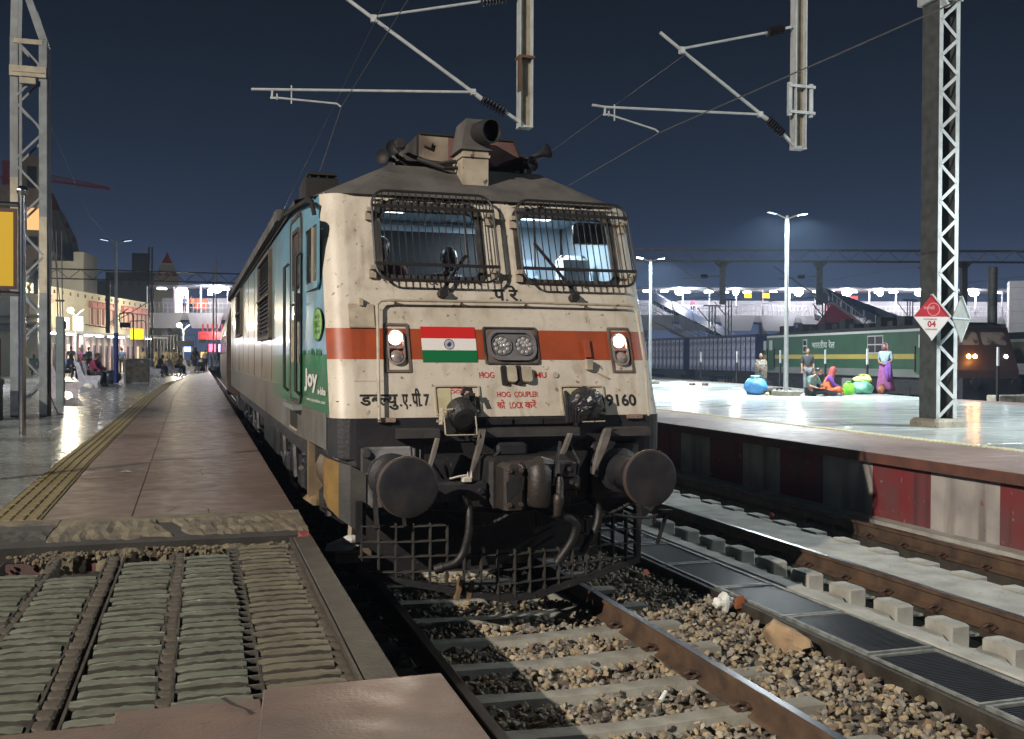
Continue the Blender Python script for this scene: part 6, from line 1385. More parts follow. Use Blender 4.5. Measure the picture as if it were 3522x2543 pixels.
for y in (-.24, .24): mb = MB(); mb.bar((.27, y, 7.9), (-.15, y, 9.2), .14, .02, (0, 1, 0)); mb.bar((-.28, y, 7.9), (-.25, y, 9.2), .14, .02, (0, 1, 0)); mb.build('bent_top', m_mastl, lm)
for k in range(12):
    z = .15+.65*k
    for y in (-.245, .245): mb = MB(); mb.bar((-.28, y, z if k % 2 == 0 else z+.6), (.27, y, z+.6 if k % 2 == 0 else z), .045, .012, (0, 1, 0)); mb.build('lacing_bar', m_mastl, lm)
mb = MB(); mb.box(-.36, .34, -.30, -.25, 7.10, 7.32); mb.bar((-.3, -.3, 7.2), (.3, -.3, 7.2), .04, .03); mb.cbox((.0, -.32, 7.0), (.3, .1, .12)); mb.bar((-.28, -.25, 7.84), (.27, -.25, 7.84), .03, .10); mb.build('cross_fitting', m_tan, lm)
mb = MB(); mb.tube([(.36, -.1, 4), (.38, -.12, 1.2), (.37, -.15, .5), (.55, -.2, .05), (.9, -.2, .02)], .014, 6); mb.build('earth_cable', m_ins, lm)
mb = MB(); mb.box(-.352, -.205, -.2465, -.2462, 3.2, 5.0); mb.box(.195, .345, -.2465, -.2462, 2.6, 4.2); mb.build('yellow_primer', m_tan, lm)
sp = thing('switch_post', 'short blue grey box post with cables rising from its top, beside the lattice mast', 'post', (-6.0, 21.6, PZ))
mb = MB(); mb.bbox(-.10, .085, -.1, .1, 0, 2.32, .01); mb.build('box_body', mat('post_blue_grey', (.14, .18, .19), .45, col2=(.1, .13, .14), scale=4), sp)
mb = MB(); mb.box(.088, .10, -.11, .11, 0, 2.3); mb.cbox((.12, 0, 2.1), (.05, .12, .2)); mb.build('dark_edge', m_galvd, sp)
mb = MB()
for x, xt in ((-.06, -.10), (0, -.2), (.06, .03)): mb.tube([(x, 0, 2.32), (x-.01, 0, 2.7), (xt, 0, 4.6)], .014, 6)
mb.bar((-.12, 0, 2.75), (.1, 0, 2.75), .03, .05); mb.build('cables', m_galvd, sp)
db = thing('litter_bin', 'dark green litter bin behind the steel post of the name board', 'bin', (-6.75, 14.7, PZ))
mb = MB(); mb.bbox(-.5, .5, -.4, .4, 0, .85, .05); mb.bbox(-.52, .52, -.42, .42, .70, .80, .02); mb.build('bin_body', mat('bin_green', (.008, .02, .014), .4), db)
# benches with moulded ends
m_bn = mat('bench_white', (.62, .58, .65), .6, col2=(.38, .36, .4), scale=5); m_bs = mat('bench_slat', (.40, .41, .40), .55, col2=(.3, .3, .3), scale=5); m_bt = mat('bench_terrazzo', (.10, .105, .10), .35, col2=(.15, .15, .14), scale=12)
def bench(loc, rotz, label):
    t = thing('platform_bench', label, 'bench', loc, rotz, 'benches on the left platform')
    pr = [(-.42, 0), (-.28, .0), (-.22, .10), (-.10, .20), (.10, .20), (.22, .10), (.26, 0), (.38, 0), (.34, .14), (.40, .30), (.48, .44), (.42, .50), (.05, .46), (-.15, .50), (-.24, .70), (-.33, .98), (-.40, 1.04), (-.48, 1.0), (-.44, .70), (-.38, .40), (-.42, .2)]
    for y in (-.85, .85): mb = MB(); mb.prism(pr, lambda u, v, d, y=y: (u, y+d, v), -.045, .045); mb.build('bench_end', m_bn, t)
    for k in range(3): mb = MB(); a = (-.30-.035*k, .62+.14*k); mb.bbox(a[0]-.03, a[0]+.0, -.82, .82, a[1], a[1]+.115, .01); mb.build('back_slat', m_bs, t)
    mb = MB(); mb.bbox(-.20, .40, -.82, .82, .45, .50, .02); mb.build('seat', m_bt, t); return t
BN = bench((-6.45, 26.2, PZ), R(8), 'white ended bench half hidden by the short box post')
dup(BN, (-6.9, 37.6, PZ), R(4), 'white ended bench with a seated man in magenta')
for i, (x, y, a, l) in enumerate([(-5.7, 46.5, 6, 'white ended bench directly behind the metal clad box'), (-5.3, 63, -6, 'white ended bench just right of the metal clad box'), (-4.2, 66, -8, 'white ended bench seen in full profile right of the metal clad box'), (-8.2, 52, 4, 'white ended bench behind the seated person in violet'), (-3.1, 78, -14, 'white ended bench near the man with the suitcase'), (-9.5, 60, 3, 'white ended bench in the second row by the station wall'), (-1.9, 92, -16, 'farthest white ended bench by the rear of the train')]): dup(BN, (x, y, PZ), R(a), l)
bx = thing('clad_box', 'waist high trolley box clad in crumpled sheet metal', 'box', (-5.3, 43.2, PZ))
mb = MB(); n = 14; vs = []
m_foil = mat('crumpled_foil', (.30, .27, .20), .3, .8, col2=(.16, .14, .11), scale=5, bump=1.0, bscale=6)
mb.bbox(-.52, .52, -.4, .4, .06, 1.15, .03); mb.build('sheet_cladding', m_foil, bx); mb = MB(); mb.bbox(-.55, .55, -.43, .43, 1.15, 1.19, .01); mb.box(-.5, .5, -.38, .38, 0, .06); mb.build('box_lid', m_galv, bx); mb = MB(); mb.box(.12, .27, -.405, -.402, .98, 1.1); mb.build('paper_notice', c_wht, bx)
# people on the left platform
k_ = 1.13
human(SIT, m_skin, outfit(c_mag, c_blk, m_shoe, True), m_hair, label='man in magenta and black sitting bent forward on the nearest bench', loc=(-6.75, 37.4, PZ), rotz=R(82), k=k_)
mn = human(STAND, m_skind, outfit(c_wht, c_blk, m_shoe), m_hair, label='man in a pale shirt with crossed bag strap standing behind the benches', loc=(-10.9, 66.3, PZ), rotz=R(10), k=k_)
pl = human(STAND, m_skind, outfit(c_kha, c_kha, m_shoe, True), m_hair, label='leftmost of the khaki uniformed men by the station wall', loc=(-6.9, 78, PZ), rotz=R(150), k=k_, grp='khaki uniformed men by the station')
for i, (x, y, l) in enumerate([(-6.0, 80, 'second from left of the khaki uniformed men'), (-5.2, 79, 'middle one of the khaki uniformed men'), (-4.6, 81, 'fourth from left of the khaki uniformed men'), (-4.0, 80, 'rightmost of the khaki uniformed men')]): dup(pl, (x, y, PZ), R(120+50*i), l)
wk = human(WALK, m_skind, outfit(c_blk, c_blk, m_shoe, True), m_hair, label='person in black walking along the far paving with a suitcase', loc=(-2.9, 80, PZ), rotz=R(160), k=1.2)
veil(wk, (0, -.03*1.2, 1.62*1.2), c_blk, 1.25)
sc = thing('suitcase', 'black wheeled suitcase pulled by the person in black', 'suitcase', (-2.4, 79.2, PZ)); mb = MB(); mb.bbox(-.3, .3, -.16, .16, .08, .85, .05); mb.build('case_body', c_blk, sc); mb = MB(); mb.tube([(-.12, .1, .85), (-.12, .1, 1.15), (.12, .1, 1.15), (.12, .1, .85)], .012, 6); mb.build('handle', m_galvd, sc); mb = MB(); [mb.lathe((sx*.22, .1, .05), [(-.02, .05), (.02, .05)], (1, 0, 0), 10) for sx in (-1, 1)]; mb.build('wheels', m_ins, sc)
dup(wk, (-.7, 104, PZ), R(10), 'dark clothed person standing close to the rear of the train'); dup(mn, (-1.3, 98, PZ), R(30), 'dark figure in front of the red shop band', None, {'white_cloth': c_blu}); dup(mn, (-2.1, 84, PZ), R(200), 'person in white following the one with the suitcase')
sd = human(SIT, m_skind, outfit(c_blu, c_blk, m_shoe), m_hair, label='person in blue sitting at the far left on the second platform', loc=(-9.2, 50, PZ), rotz=R(60), k=k_)
for i, (x, y, a, l, sw) in enumerate([(-9.6, 60.1, 80, 'seated person in dark red behind the man in a pale shirt', c_red), (-5.1, 63, 80, 'seated person on the bench right of the metal clad box', c_blk), (-4.0, 66.2, 80, 'seated person reading on the bench in full profile', c_kha), (-8.0, 52.1, 80, 'seated person in violet on the far left bench', c_pur), (-12.6, 62, 20, 'seated person in teal near the station shutters', c_teal), (-6.4, 72, 60, 'seated person in white between benches and khaki men', c_wht)]): dup(sd, (x, y, PZ), R(a), l, None, {'blue_cloth': sw})
for i, (x, y, a, l, sw) in enumerate([(-11.6, 78, 40, 'standing person in plum by the station shops', c_plum), (-9.2, 82, 130, 'standing person in yellow ochre by the shop lights', cloth('ochre_cloth', (.45, .33, .06))), (-8.2, 74, 200, 'standing person in blue behind the metal clad box', c_blu), (-13.2, 72, 0, 'standing person in black left of the street lamp', c_blk), (-3.3, 96, 90, 'standing person in khaki far down the paving', c_kha), (-10.2, 70.5, 220, 'standing person in grey beside the man in a pale shirt', c_teal)]): dup(mn, (x, y, PZ), R(a), l, None, {'white_cloth': sw})
sack('bag', 'large dark bundle on the floor between the benches and the blue lamp post', mat('dark_bundle', (.06, .07, .08), .6), (-6.4, 42.0, PZ), (.55, .4, .30), True, None, 12)
# ================================================================== station building, left background
m_wall = mat('cream_wall', (.52, .49, .37), .8, col2=(.44, .41, .31), scale=.5, bump=.05); m_pinkw = mat('pink_trim', (.46, .20, .17), .7); m_maroon = mat('maroon_shutter', (.17, .05, .04), .6); m_dkg = mat('dark_opening', (.02, .022, .025), .4)
stn = thing('station_building', 'long cream station building with red shuttered windows under pink hoods', 'building', (-12.58, 76.85, 0), R(74.9))
mb = MB(); mb.box(-13, 20.3, 0, 7, 3.95, 7.28); mb.box(-13, 20.3, .12, 7, PZ, 3.95); mb.build('wall', m_wall, stn)
mb = MB(); mb.box(-13.05, 20.35, -.05, .02, 7.18, 7.32); mb.build('parapet_cap', m_wall, stn)
mb = MB(); mb.box(-13, 20.3, -1.9, .1, 3.78, 3.95); mb.build('awning', mat('awning_grey', (.30, .30, .31), .6), stn)
w0 = None
for x in [5.4+1.22*i for i in range(5)]+[12.9+1.22*i for i in range(6)]+[-3.4, -8.2, -10.5]:
    r = bpy.data.objects.new('window', None); COL.objects.link(r); r.parent = stn; r.location = (x, 0, 0)
    if w0 is None:
        w0 = r; mb = MB(); mb.box(-.30, .30, -.02, .08, 4.75, 6.08); mb.build('shutter', m_maroon, r)
        mb = MB(); mb.box(-.50, -.32, -.10, .05, 4.6, 6.1); mb.box(.32, .50, -.10, .05, 4.6, 6.1); mb.box(-.52, .52, -.12, .05, 4.55, 4.68); mb.build('frame', mat('pale_pink', (.55, .40, .34), .7), r)
        mb = MB(); mb.box(-.60, .60, -.38, .05, 6.1, 6.32); mb.box(-.5, .5, -.30, .05, 6.32, 6.55)
        for k in range(4): mb.box(-.48+.27*k, -.38+.27*k, -.3, .05, 6.55, 6.66)
        mb.build('hood', m_pinkw, r)
    else:
        for c in kids(w0): inst(c, r)
mb = MB()
for k in range(22): mb.box(-12.5+1.5*k, -12.38+1.5*k, -.08, .02, 6.85, 7.1)
mb.build('parapet_bracket', m_maroon, stn)
d0 = None
for k in range(24):
    x = -12+1.35*k
    mb = MB(); mb.box(x-.16, x+.16, -.06, .14, PZ, 3.78); mb.build('pilaster', mat('pilaster_pink', (.42, .30, .27), .7), stn)
    lit = k in (3, 4, 8, 9, 10, 12, 18, 21)
    mb = MB(); mb.box(x+.3, x+1.05, .06, .10, PZ, 3.0); mb.build('doorway', emis('lit_doorway', (.95, .78, .48), .75) if lit else m_dkg, stn)
for i, (x, c, s) in enumerate([(1, (.9, .95, 1), 6), (3.4, (.9, .95, 1), 5), (6, (.85, .92, 1), 8), (8.2, (.9, .95, 1), 6), (-2.5, (.9, .93, 1), 5), (-5.5, (1, .9, .7), 5), (12, (.8, .8, 1), 4), (15.5, (.95, .9, 1), 5)]):
    mb = MB(); mb.box(x-.45, x+.45, -1.6, -1.3, 3.66, 3.77); mb.build('awning_lamp', emis('awning_lamp_%d' % (i % 3), c, s*2.2), stn)
mb = MB(); mb.box(-3.2, -1.4, -1.95, -1.9, 4.0, 5.1); mb.box(-5.6, -4.0, -1.95, -1.9, 4.0, 4.9); mb.build('lit_signboard', emis('signboard_lit', (1, .86, .62), 1.6), stn)
def world(x, y, z, o=stn): a = o.rotation_euler.z; return (o.location.x+x*math.cos(a)-y*math.sin(a), o.location.y+x*math.sin(a)+y*math.cos(a), z)
for x in (-6, 3, 12): point('awning_light', world(x, -1.4, 3.5), 260, (.95, .93, 1), .2)
# street lamps in front of it
def street(x, y, h, label, on=True, col=(1, .86, .6)):
    t = thing('street_lamp', label, 'street lamp', (x, y, PZ), 0, 'street lamps by the station'); mb = MB(); mb.tube([(0, 0, 0), (0, 0, h)], [.07, .05], 8); mb.tube([(0, 0, h), (.25, -.1, h+.3), (.55, -.2, h+.5)], .03, 6); mb.tube([(0, 0, h), (-.3, -.1, h+.35)], .03, 6); mb.build('pole', m_pole, t)
    mb = MB(); mb.ell((-.35, -.12, h+.45), (.22, .22, .2), 12, 8); mb.build('lamp_globe', emis('sodium_globe', col, 22) if on else m_head, t, smooth=True)
    if on: point('street_lamp_light', (x-.35, y-.45, PZ+h+.5), 1500, col, .25)
street(-11.2, 71.8, 4.2, 'street lamp with a warm globe at the left end of the cream station wall'); street(-3.9, 84.5, 3.6, 'street lamp with a warm globe by the gate under the footbridge')
for x, y in ((-7, 72), (-4.6, 86)): spot('platform_lamp_light', (x, y, 7.2), (x-5, y+6, 4), 2300, (1, .9, .72), 150, .5, .3)  # extra unseen spots, no lamps built here, added to brighten the station front
def building(name, label, cat, loc, rotz, boxes, m, wins=None, mw=None):
    t = thing(name, label, cat, loc, rotz); mb = MB()
    for b in boxes: mb.box(*b)
    mb.build('wall', m, t)
    if wins:
        for w in wins: mb = MB(); mb.box(*w); mb.build('window', mw or m_dkg, t)
    return t
building('cream_block', 'plain windowless cream block rising above the left end of the station', 'building', (-18.2, 110, 0), R(-8), [(0, 3.6, 0, 6, 0, 12.4), (-2.2, 0, .6, 6, 0, 12.6), (2.6, 3.62, -.02, 6, 12.4, 13.4), (0, .1, 0, 6, 12.4, 13.5)], mat('cream_block_wall', (.58, .55, .45), .8, col2=(.5, .47, .38), scale=.6))
spot('street_lamp_light', (-13.5, 100, 7.5), (-16.5, 110, 11), 1500, (1, .92, .75), 120, .5, .3)  # unseen spot on the cream block; no street lamp is built for it
tw = thing('temple_tower', 'ribbed stone temple tower with red caps above the cream block', 'tower', (-19.6, 124.4, 0))
m_tow = mat('tower_stone', (.28, .27, .22), .8, col2=(.2, .19, .16), scale=.8); mb = MB(); n = 32
mb.loft([[(r*(1+.08*math.cos(8*t))*math.cos(t), r*(1+.08*math.cos(8*t))*math.sin(t), z) for t in [2*math.pi*k/n for k in range(n)]] for z, r in ((0, 2.9), (15, 2.7), (16.5, 2.4), (17.6, 1.9), (19, 1.3), (19.7, 1.0))], True, False, True); mb.build('shaft', m_tow, tw)
mb = MB(); mb.lathe((0, 0, 19.7), [(0, .9), (.6, .7), (1.2, .45), (2.2, .03)], (0, 0, 1), 14)
for z, x in ((17.6, 1.6), (15.9, 2.3)): mb.lathe((x, -.5, z), [(0, .35), (.4, .25), (.8, .03)], (0, 0, 1), 8)
mb.build('red_caps', m_maroon, tw)
gp = thing('gopuram', 'stepped pale tower with a red pointed cap above the footbridge roof', 'tower', (-6.7, 131, 0))
mb = MB(); mb.loft([[(-a, -a, z), (a, -a, z), (a, a, z), (-a, a, z)] for z, a in ((0, 1.6), (12, 1.55), (12.6, 1.45), (13.4, 1.1), (14.2, .75), (14.35, .8))], True, False, True); mb.build('tiers', m_wall, gp)
mb = MB(); mb.loft([[(-a, -a, z), (a, -a, z), (a, a, z), (-a, a, z)] for z, a in ((14.35, .72), (15.0, .35), (15.9, .02))], True, False, True)
for x in (-.9, 0, .9): mb.loft([[(x-a, -1.75, z), (x+a, -1.75, z), (x+a, -1.0, z), (x-a, -1.0, z)] for z, a in ((12.6, .3), (13.2, .02))], True, False, True)
mb.build('red_caps', mat('red_cap_paint', (.40, .05, .05), .6), gp)
building('far_flats', 'dark flat roofed block with a water tank behind the footbridge', 'building', (-14.5, 134, 0), 0, [(0, 6.8, 0, 6, 0, 13.3), (3.2, 5.2, 1, 4, 13.3, 16), (-1.5, 0, 1, 5, 0, 12.4)], mat('dusk_wall', (.10, .105, .115), .9), [(.6+1.1*k, 1.1+1.1*k, -.03, 0, 11.6, 12.5) for k in range(5)])
tb = building('beige_flats', 'tall beige flats with balconies and orange windows behind the lattice mast', 'building', (-19.9, 92.4, 0), R(5), [(-6, 4.0, 0, 8, 0, 17.6), (1.6, 3.8, -.3, 0, 8, 20.4), (-6, -1, -1.2, 0, 14.4, 14.6), (-6, -1, -1.2, 0, 11.2, 11.4)], mat('beige_wall', (.20, .165, .13), .8, col2=(.15, .12, .1), scale=.7), [(2.3, 3.1, -.33, -.29, 17.4, 19.4), (-4, -2.5, -.03, .02, 15, 17), (-4, -2.5, -.03, .02, 11.6, 13.6), (2.2, 3.2, -.33, -.29, 12.2, 13)])
mb = MB()
for k in range(6): mb.box(-6+k, -5.95+k, -1.2, -1.15, 14.6, 15.6)
mb.box(-6, -1, -1.2, -1.15, 15.55, 15.62); mb.box(-6, -1, -1.2, -1.15, 15.1, 15.15); mb.build('balcony_rail', m_galv, tb); mb = MB(); mb.box(2.3, 3.3, -.34, -.31, 13.6, 15.6); mb.box(3.5, 3.75, -.34, -.31, 12.4, 15.2); mb.build('lit_window', emis('orange_window', (1, .55, .22), .9), tb)
building('round_kiosk', 'low cream kiosk with white awnings beside the station building', 'building', (-14.8, 66, 0), R(60), [(-2, 3, 0, 3, PZ, 4.2), (-2.3, 3.3, -.8, 0, 4.2, 4.4), (-2.2, 3.2, -.6, 0, 4.7, 4.9), (-2, 3, 0, 3, 4.4, 6.4)], m_wall, [(-1.5, -.6, -.05, .02, PZ, 3.2), (1.2, 2.1, -.05, .02, 4.95, 6.1)], m_maroon)
crn = thing('crane_jib', 'faint red tower crane jib far off in the night sky', 'crane', (-26.2, 168.4, 30.3)); mb = MB()
for yy in (-.5, .5): mb.bar((0, yy, .2), (9.4, yy+.3, -.6), .22, .22)
mb.bar((0, 0, 1.2), (9.2, .3, -.4), .18, .18)
for k in range(12): mb.bar((k*.77, -.5, .18-.065*k), (k*.77+.38, 0, 1.1-.13*k), .08, .08); mb.bar((k*.77+.38, 0, 1.1-.13*k), (k*.77+.77, .5, .12-.065*k), .08, .08)
mb.box(-12, -9, -.6, .6, -.6, .8); mb.bar((-9, 0, .3), (0, 0, .4), .3, .3); mb.bar((-6, 0, -30), (-6, 0, 3), 1.0, 1.0); mb.build('jib', emis('crane_red_glow', (.10, .022, .02), .28), crn)  # light on the jib is put in as its own glow
# overhead line far down the track, left
far = thing('far_portal', 'thin overhead line portal crossing in front of the cream station', 'gantry', (-6.0, 71.0, PZ)); mb = MB()
for z in (6.9, 7.6): mb.bar((-16, 0, z), (14.5, 0, z), .10, .10)
for k in range(38): mb.bar((-16+.8*k, 0, 6.9 if k % 2 else 7.6), (-15.2+.8*k, 0, 7.6 if k % 2 else 6.9), .05, .05)
mb.build('beam', m_galvd, far); mb = MB(); mb.box(-.16, -.06, -.2, .2, 0, 9.4); mb.box(.06, .16, -.2, .2, 0, 9.4); [mb.bar((-.1, -.21, .5+.6*k), (.1, -.21, 1.1+.6*k), .04, .02) for k in range(14)]; mb.build('mast', m_galvd, far)
mb = MB(); mb.box(-7.9, -7.6, -.15, .15, 5.0, 8.2); mb.box(-3.1, -2.8, -.15, .15, 3.0, 6.9); mb.bar((-3, 0, 3.6), (-1.6, 0, 4.8), .07, .07); mb.bar((-3, 0, 3.4), (-4.5, 0, 3.6), .07, .07); mb.bar((-3, 0, 3.5), (-.2, 0, 5.3), .06, .06); mb.bar((-8, 0, 6), (-10.2, 0, 6.8), .05, .05); mb.build('hanging_arm', m_galvd, far)
fp = thing('far_mast', 'tall dark double mast beside the red shop band at the rear of the train', 'mast', (-1.1, 98, PZ)); mb = MB(); mb.box(-.22, -.05, -.2, .2, 0, 10.6); mb.box(.08, .2, -.2, .2, 0, 11.2); mb.build('mast', m_galvd, fp)
for i, (x, y, z0, z1, w, c, s, lab) in enumerate([(-6.15, 57, 3.1, 3.75, .75, (1, .68, .02), 1.3, 'bright yellow hanging platform indicator board'), (-6.1, 46.5, 3.52, 3.78, .5, (.02, .02, .02), 0, 'blank dark hanging platform board on a curved post'), (-3.7, 80, 2.9, 3.4, 1.4, (.08, .02, .03), 0, 'dark maroon hanging board before the footbridge stairs'), (-2.3, 84, 3.3, 3.6, .6, (.02, .02, .02), 0, 'far blank dark hanging board on a curved post'), (-2.2, 88, 2.0, 2.5, .5, (1, .6, .02), 1.5, 'small bright yellow sign under the red shop band'), (-9.6, 30, 2.35, 2.6, .28, (.9, .55, .02), .7, 'small yellow sign low behind the lattice mast')]):
    t = thing('hanging_sign', lab, 'sign', (x, y, PZ)); mb = MB(); mb.box(-w/2, w/2, -.05, .05, z0-PZ, z1-PZ); mb.build('board', emis('sign_glow_%d' % i, c, s) if s else m_head, t)
    mb = MB(); mb.tube([(w/2+.15, 0, 0), (w/2+.15, 0, z1-PZ+.35), (w/2, 0, z1-PZ+.5), (-w/2, 0, z1-PZ+.45), (-w/2, 0, z1-PZ)], .035, 6); mb.build('post', m_galvd, t)
# ================================================================== footbridge across the whole background
fb = thing('footbridge', 'long lit footbridge crossing all tracks, with a thin roof, white columns and railings', 'footbridge', (-8.0, 104.7, 0), R(-17.0))
m_fbw = mat('bridge_white', (.46, .46, .50), .6); m_fbg = mat('bridge_grey', (.36, .36, .39), .7, col2=(.28, .28, .3), scale=.6); m_fbr = mat('bridge_roof', (.10, .105, .12), .7)
L0 = 104
mb = MB(); mb.box(0, L0, 0, 5.5, 6.0, 6.75); mb.build('deck', m_fbg, fb); mb = MB(); mb.box(0, L0, .4, 5.3, 9.50, 9.62); mb.box(0, L0, -.3, 6, 9.62, 9.72); mb.build('roof', m_fbr, fb)
mb = MB(); mb.box(0, L0, 5.0, 5.05, 6.8, 8.6); mb.build('back_panel', mat('bridge_panel', (.34, .33, .36), .7, col2=(.22, .22, .25), scale=.25), fb)
c0 = None
for k in range(37):
    mb = MB()
    if c0 is None: mb.box(0, .12, .05, .17, 6.0, 9.5); c0 = mb.build('column', m_fbw, fb)
    else: inst(c0, fb, (2.85*k, 0, 0))
mb = MB()
for k in range(230): mb.box(.45*k, .45*k+.05, .0, .04, 6.75, 7.75)
stuff(mb.build('railing_bars', m_fbw, fb))
for z in (7.75, 7.25): mb = MB(); mb.box(0, L0, -.03, .03, z, z+.06); mb.build('handrail', m_fbw, fb)
f0 = None
for k in range(24):
    if f0 is None: mb = MB(); mb.poly([(0, -.05, 6.72), (3.9, -.05, 6.72), (3.4, -.05, 5.1), (.5, -.05, 5.1)]); mb.build('fascia_panel', m_fbw, fb); f0 = bpy.data.objects[mb and 'fascia_panel']
    else: inst(f0, fb, (4.35*k, 0, 0))
mb = MB()
for k in range(8): mb.box(13*k+1, 13*k+1.6, 2, 3.2, 0, 6.0)
mb.build('pier', m_fbg, fb)
m_fl = emis('flood_lamp', (1, .96, .95), 140); m_tb = emis('tube_lamp', (.93, .95, 1), 18)
q = random.Random(4)
def fbw(x, y, z): a = fb.rotation_euler.z; return (fb.location.x+x*math.cos(a)-y*math.sin(a), fb.location.y+x*math.sin(a)+y*math.cos(a), z)
big = [7.6, 56.6, 62.6, 69.3, 74.5, 82.2, 88, 97.0, 101.5, 78]
for k in range(46):
    x = 1.5+2.25*k+q.uniform(-.4, .4)
    mb = MB(); mb.box(x-.38, x+.38, .5+q.random()*2, .75+q.random()*2, 9.30, 9.42); mb.build('tube_lamp', m_tb, fb)
for i, x in enumerate(big):
    mb = MB(); mb.ell((x, -.35, 9.25), (.46 if i not in (2, 9) else .30, .46, .40), 14, 10); mb.build('flood_lamp', m_fl, fb)
for x in (6.5, 30, 58, 68, 80, 94): point('flood_lamp_light', fbw(x, -.9, 9.0), 800, (.93, .95, 1), .3)
for x in (12, 60, 66, 72, 84, 96): point('tube_lamp_light', fbw(x, 2.4, 9.1), 75, (.95, .95, 1), .3)
for x, c in ((64.0, (1, .62, .02)), (65.9, (1, .62, .02)), (73.2, (1, .62, .02)), (85.6, (1, .62, .02)), (93.2, (.05, .1, 1)), (10.9, (1, .6, .05)), (10.1, (.9, .1, .15)), (6.9, (.1, .2, .9))):
    mb = MB(); mb.box(x-.36, x+.36, -.12, -.06, 8.6, 9.1); mb.build('hanging_sign', emis('bridge_sign_%d' % int(c[0]*10+c[2]*100), c, .9), fb)
mb = MB(); mb.box(3.0, 3.7, .2, 2.5, 6.75, 9.3); mb.build('lit_pillar', emis('pink_white_lit', (1, .85, 1), 1.5), fb)
mb = MB(); mb.box(4.2, 5.6, 3, 3.1, 7.3, 8.4); mb.build('orange_mural', mat('mural_orange', (.7, .12, .05), .6), fb); mb = MB(); mb.box(74, 77.5, 4.9, 4.95, 6.8, 9.2); mb.build('red_mural', mat('mural_red', (.6, .04, .06), .6), fb)
mb = MB(); mb.box(6.2, 12.5, -2.2, -1.9, 4.0, 4.7); mb.box(6.2, 12.5, -2.2, 2, 3.85, 4.0); mb.build('red_shop_band', mat('shop_red', (.55, .05, .06), .5), fb)
mb = MB(); [mb.box(6.4+.5*k, 6.55+.5*k, -1.6, -1.5, 4.7, 5.5) for k in range(12)]; mb.build('red_lattice', mat('shop_red', (.55, .05, .06), .5), fb)
for x, c in ((5.0, (.3, .5, 1)), (7.6, (1, .1, .2)), (8.6, (.4, .4, 1)), (10, (1, 1, 1)), (11.2, (1, .8, .9))): mb = MB(); mb.box(x-.35, x+.35, -2.0, -1.9, 2.6, 3.4); mb.build('shop_light', emis('shop_%d' % int(x*10), c, 4), fb)
point('shop_light_glow', fbw(8, -3.5, 4.5), 300, (1, .85, .85), .3)
mb = MB(); [mb.box(1.0+.34*k, 1.06+.34*k, -2.5, -2.4, PZ, 4.3) for k in range(10)]; [mb.box(1.0, 4.2, -2.52, -2.42, z, z+.1) for z in (PZ+.4, 2.4, 4.2)]; mb.build('white_gate', m_wall, fb)
bt = human(STAND, m_skind, outfit(c_blu, c_blk), m_hair, label='person leaning at the left end of the footbridge railing', loc=fbw(3.9, .5, 6.75), rotz=0, k=1.05)
for i, (x, l, sw) in enumerate([(4.6, 'second person at the left end of the footbridge railing', c_org), (9.2, 'person on the footbridge above the red shop band', c_wht), (12.1, 'person at the railing just left of the train', c_blk), (58.2, 'person on the footbridge by the blue stair roof', c_mag), (83.4, 'person on the footbridge behind the diamond signs', c_kha)]): dup(bt, fbw(x, .6, 6.75), R(40*i), l, None, {'blue_cloth': sw})
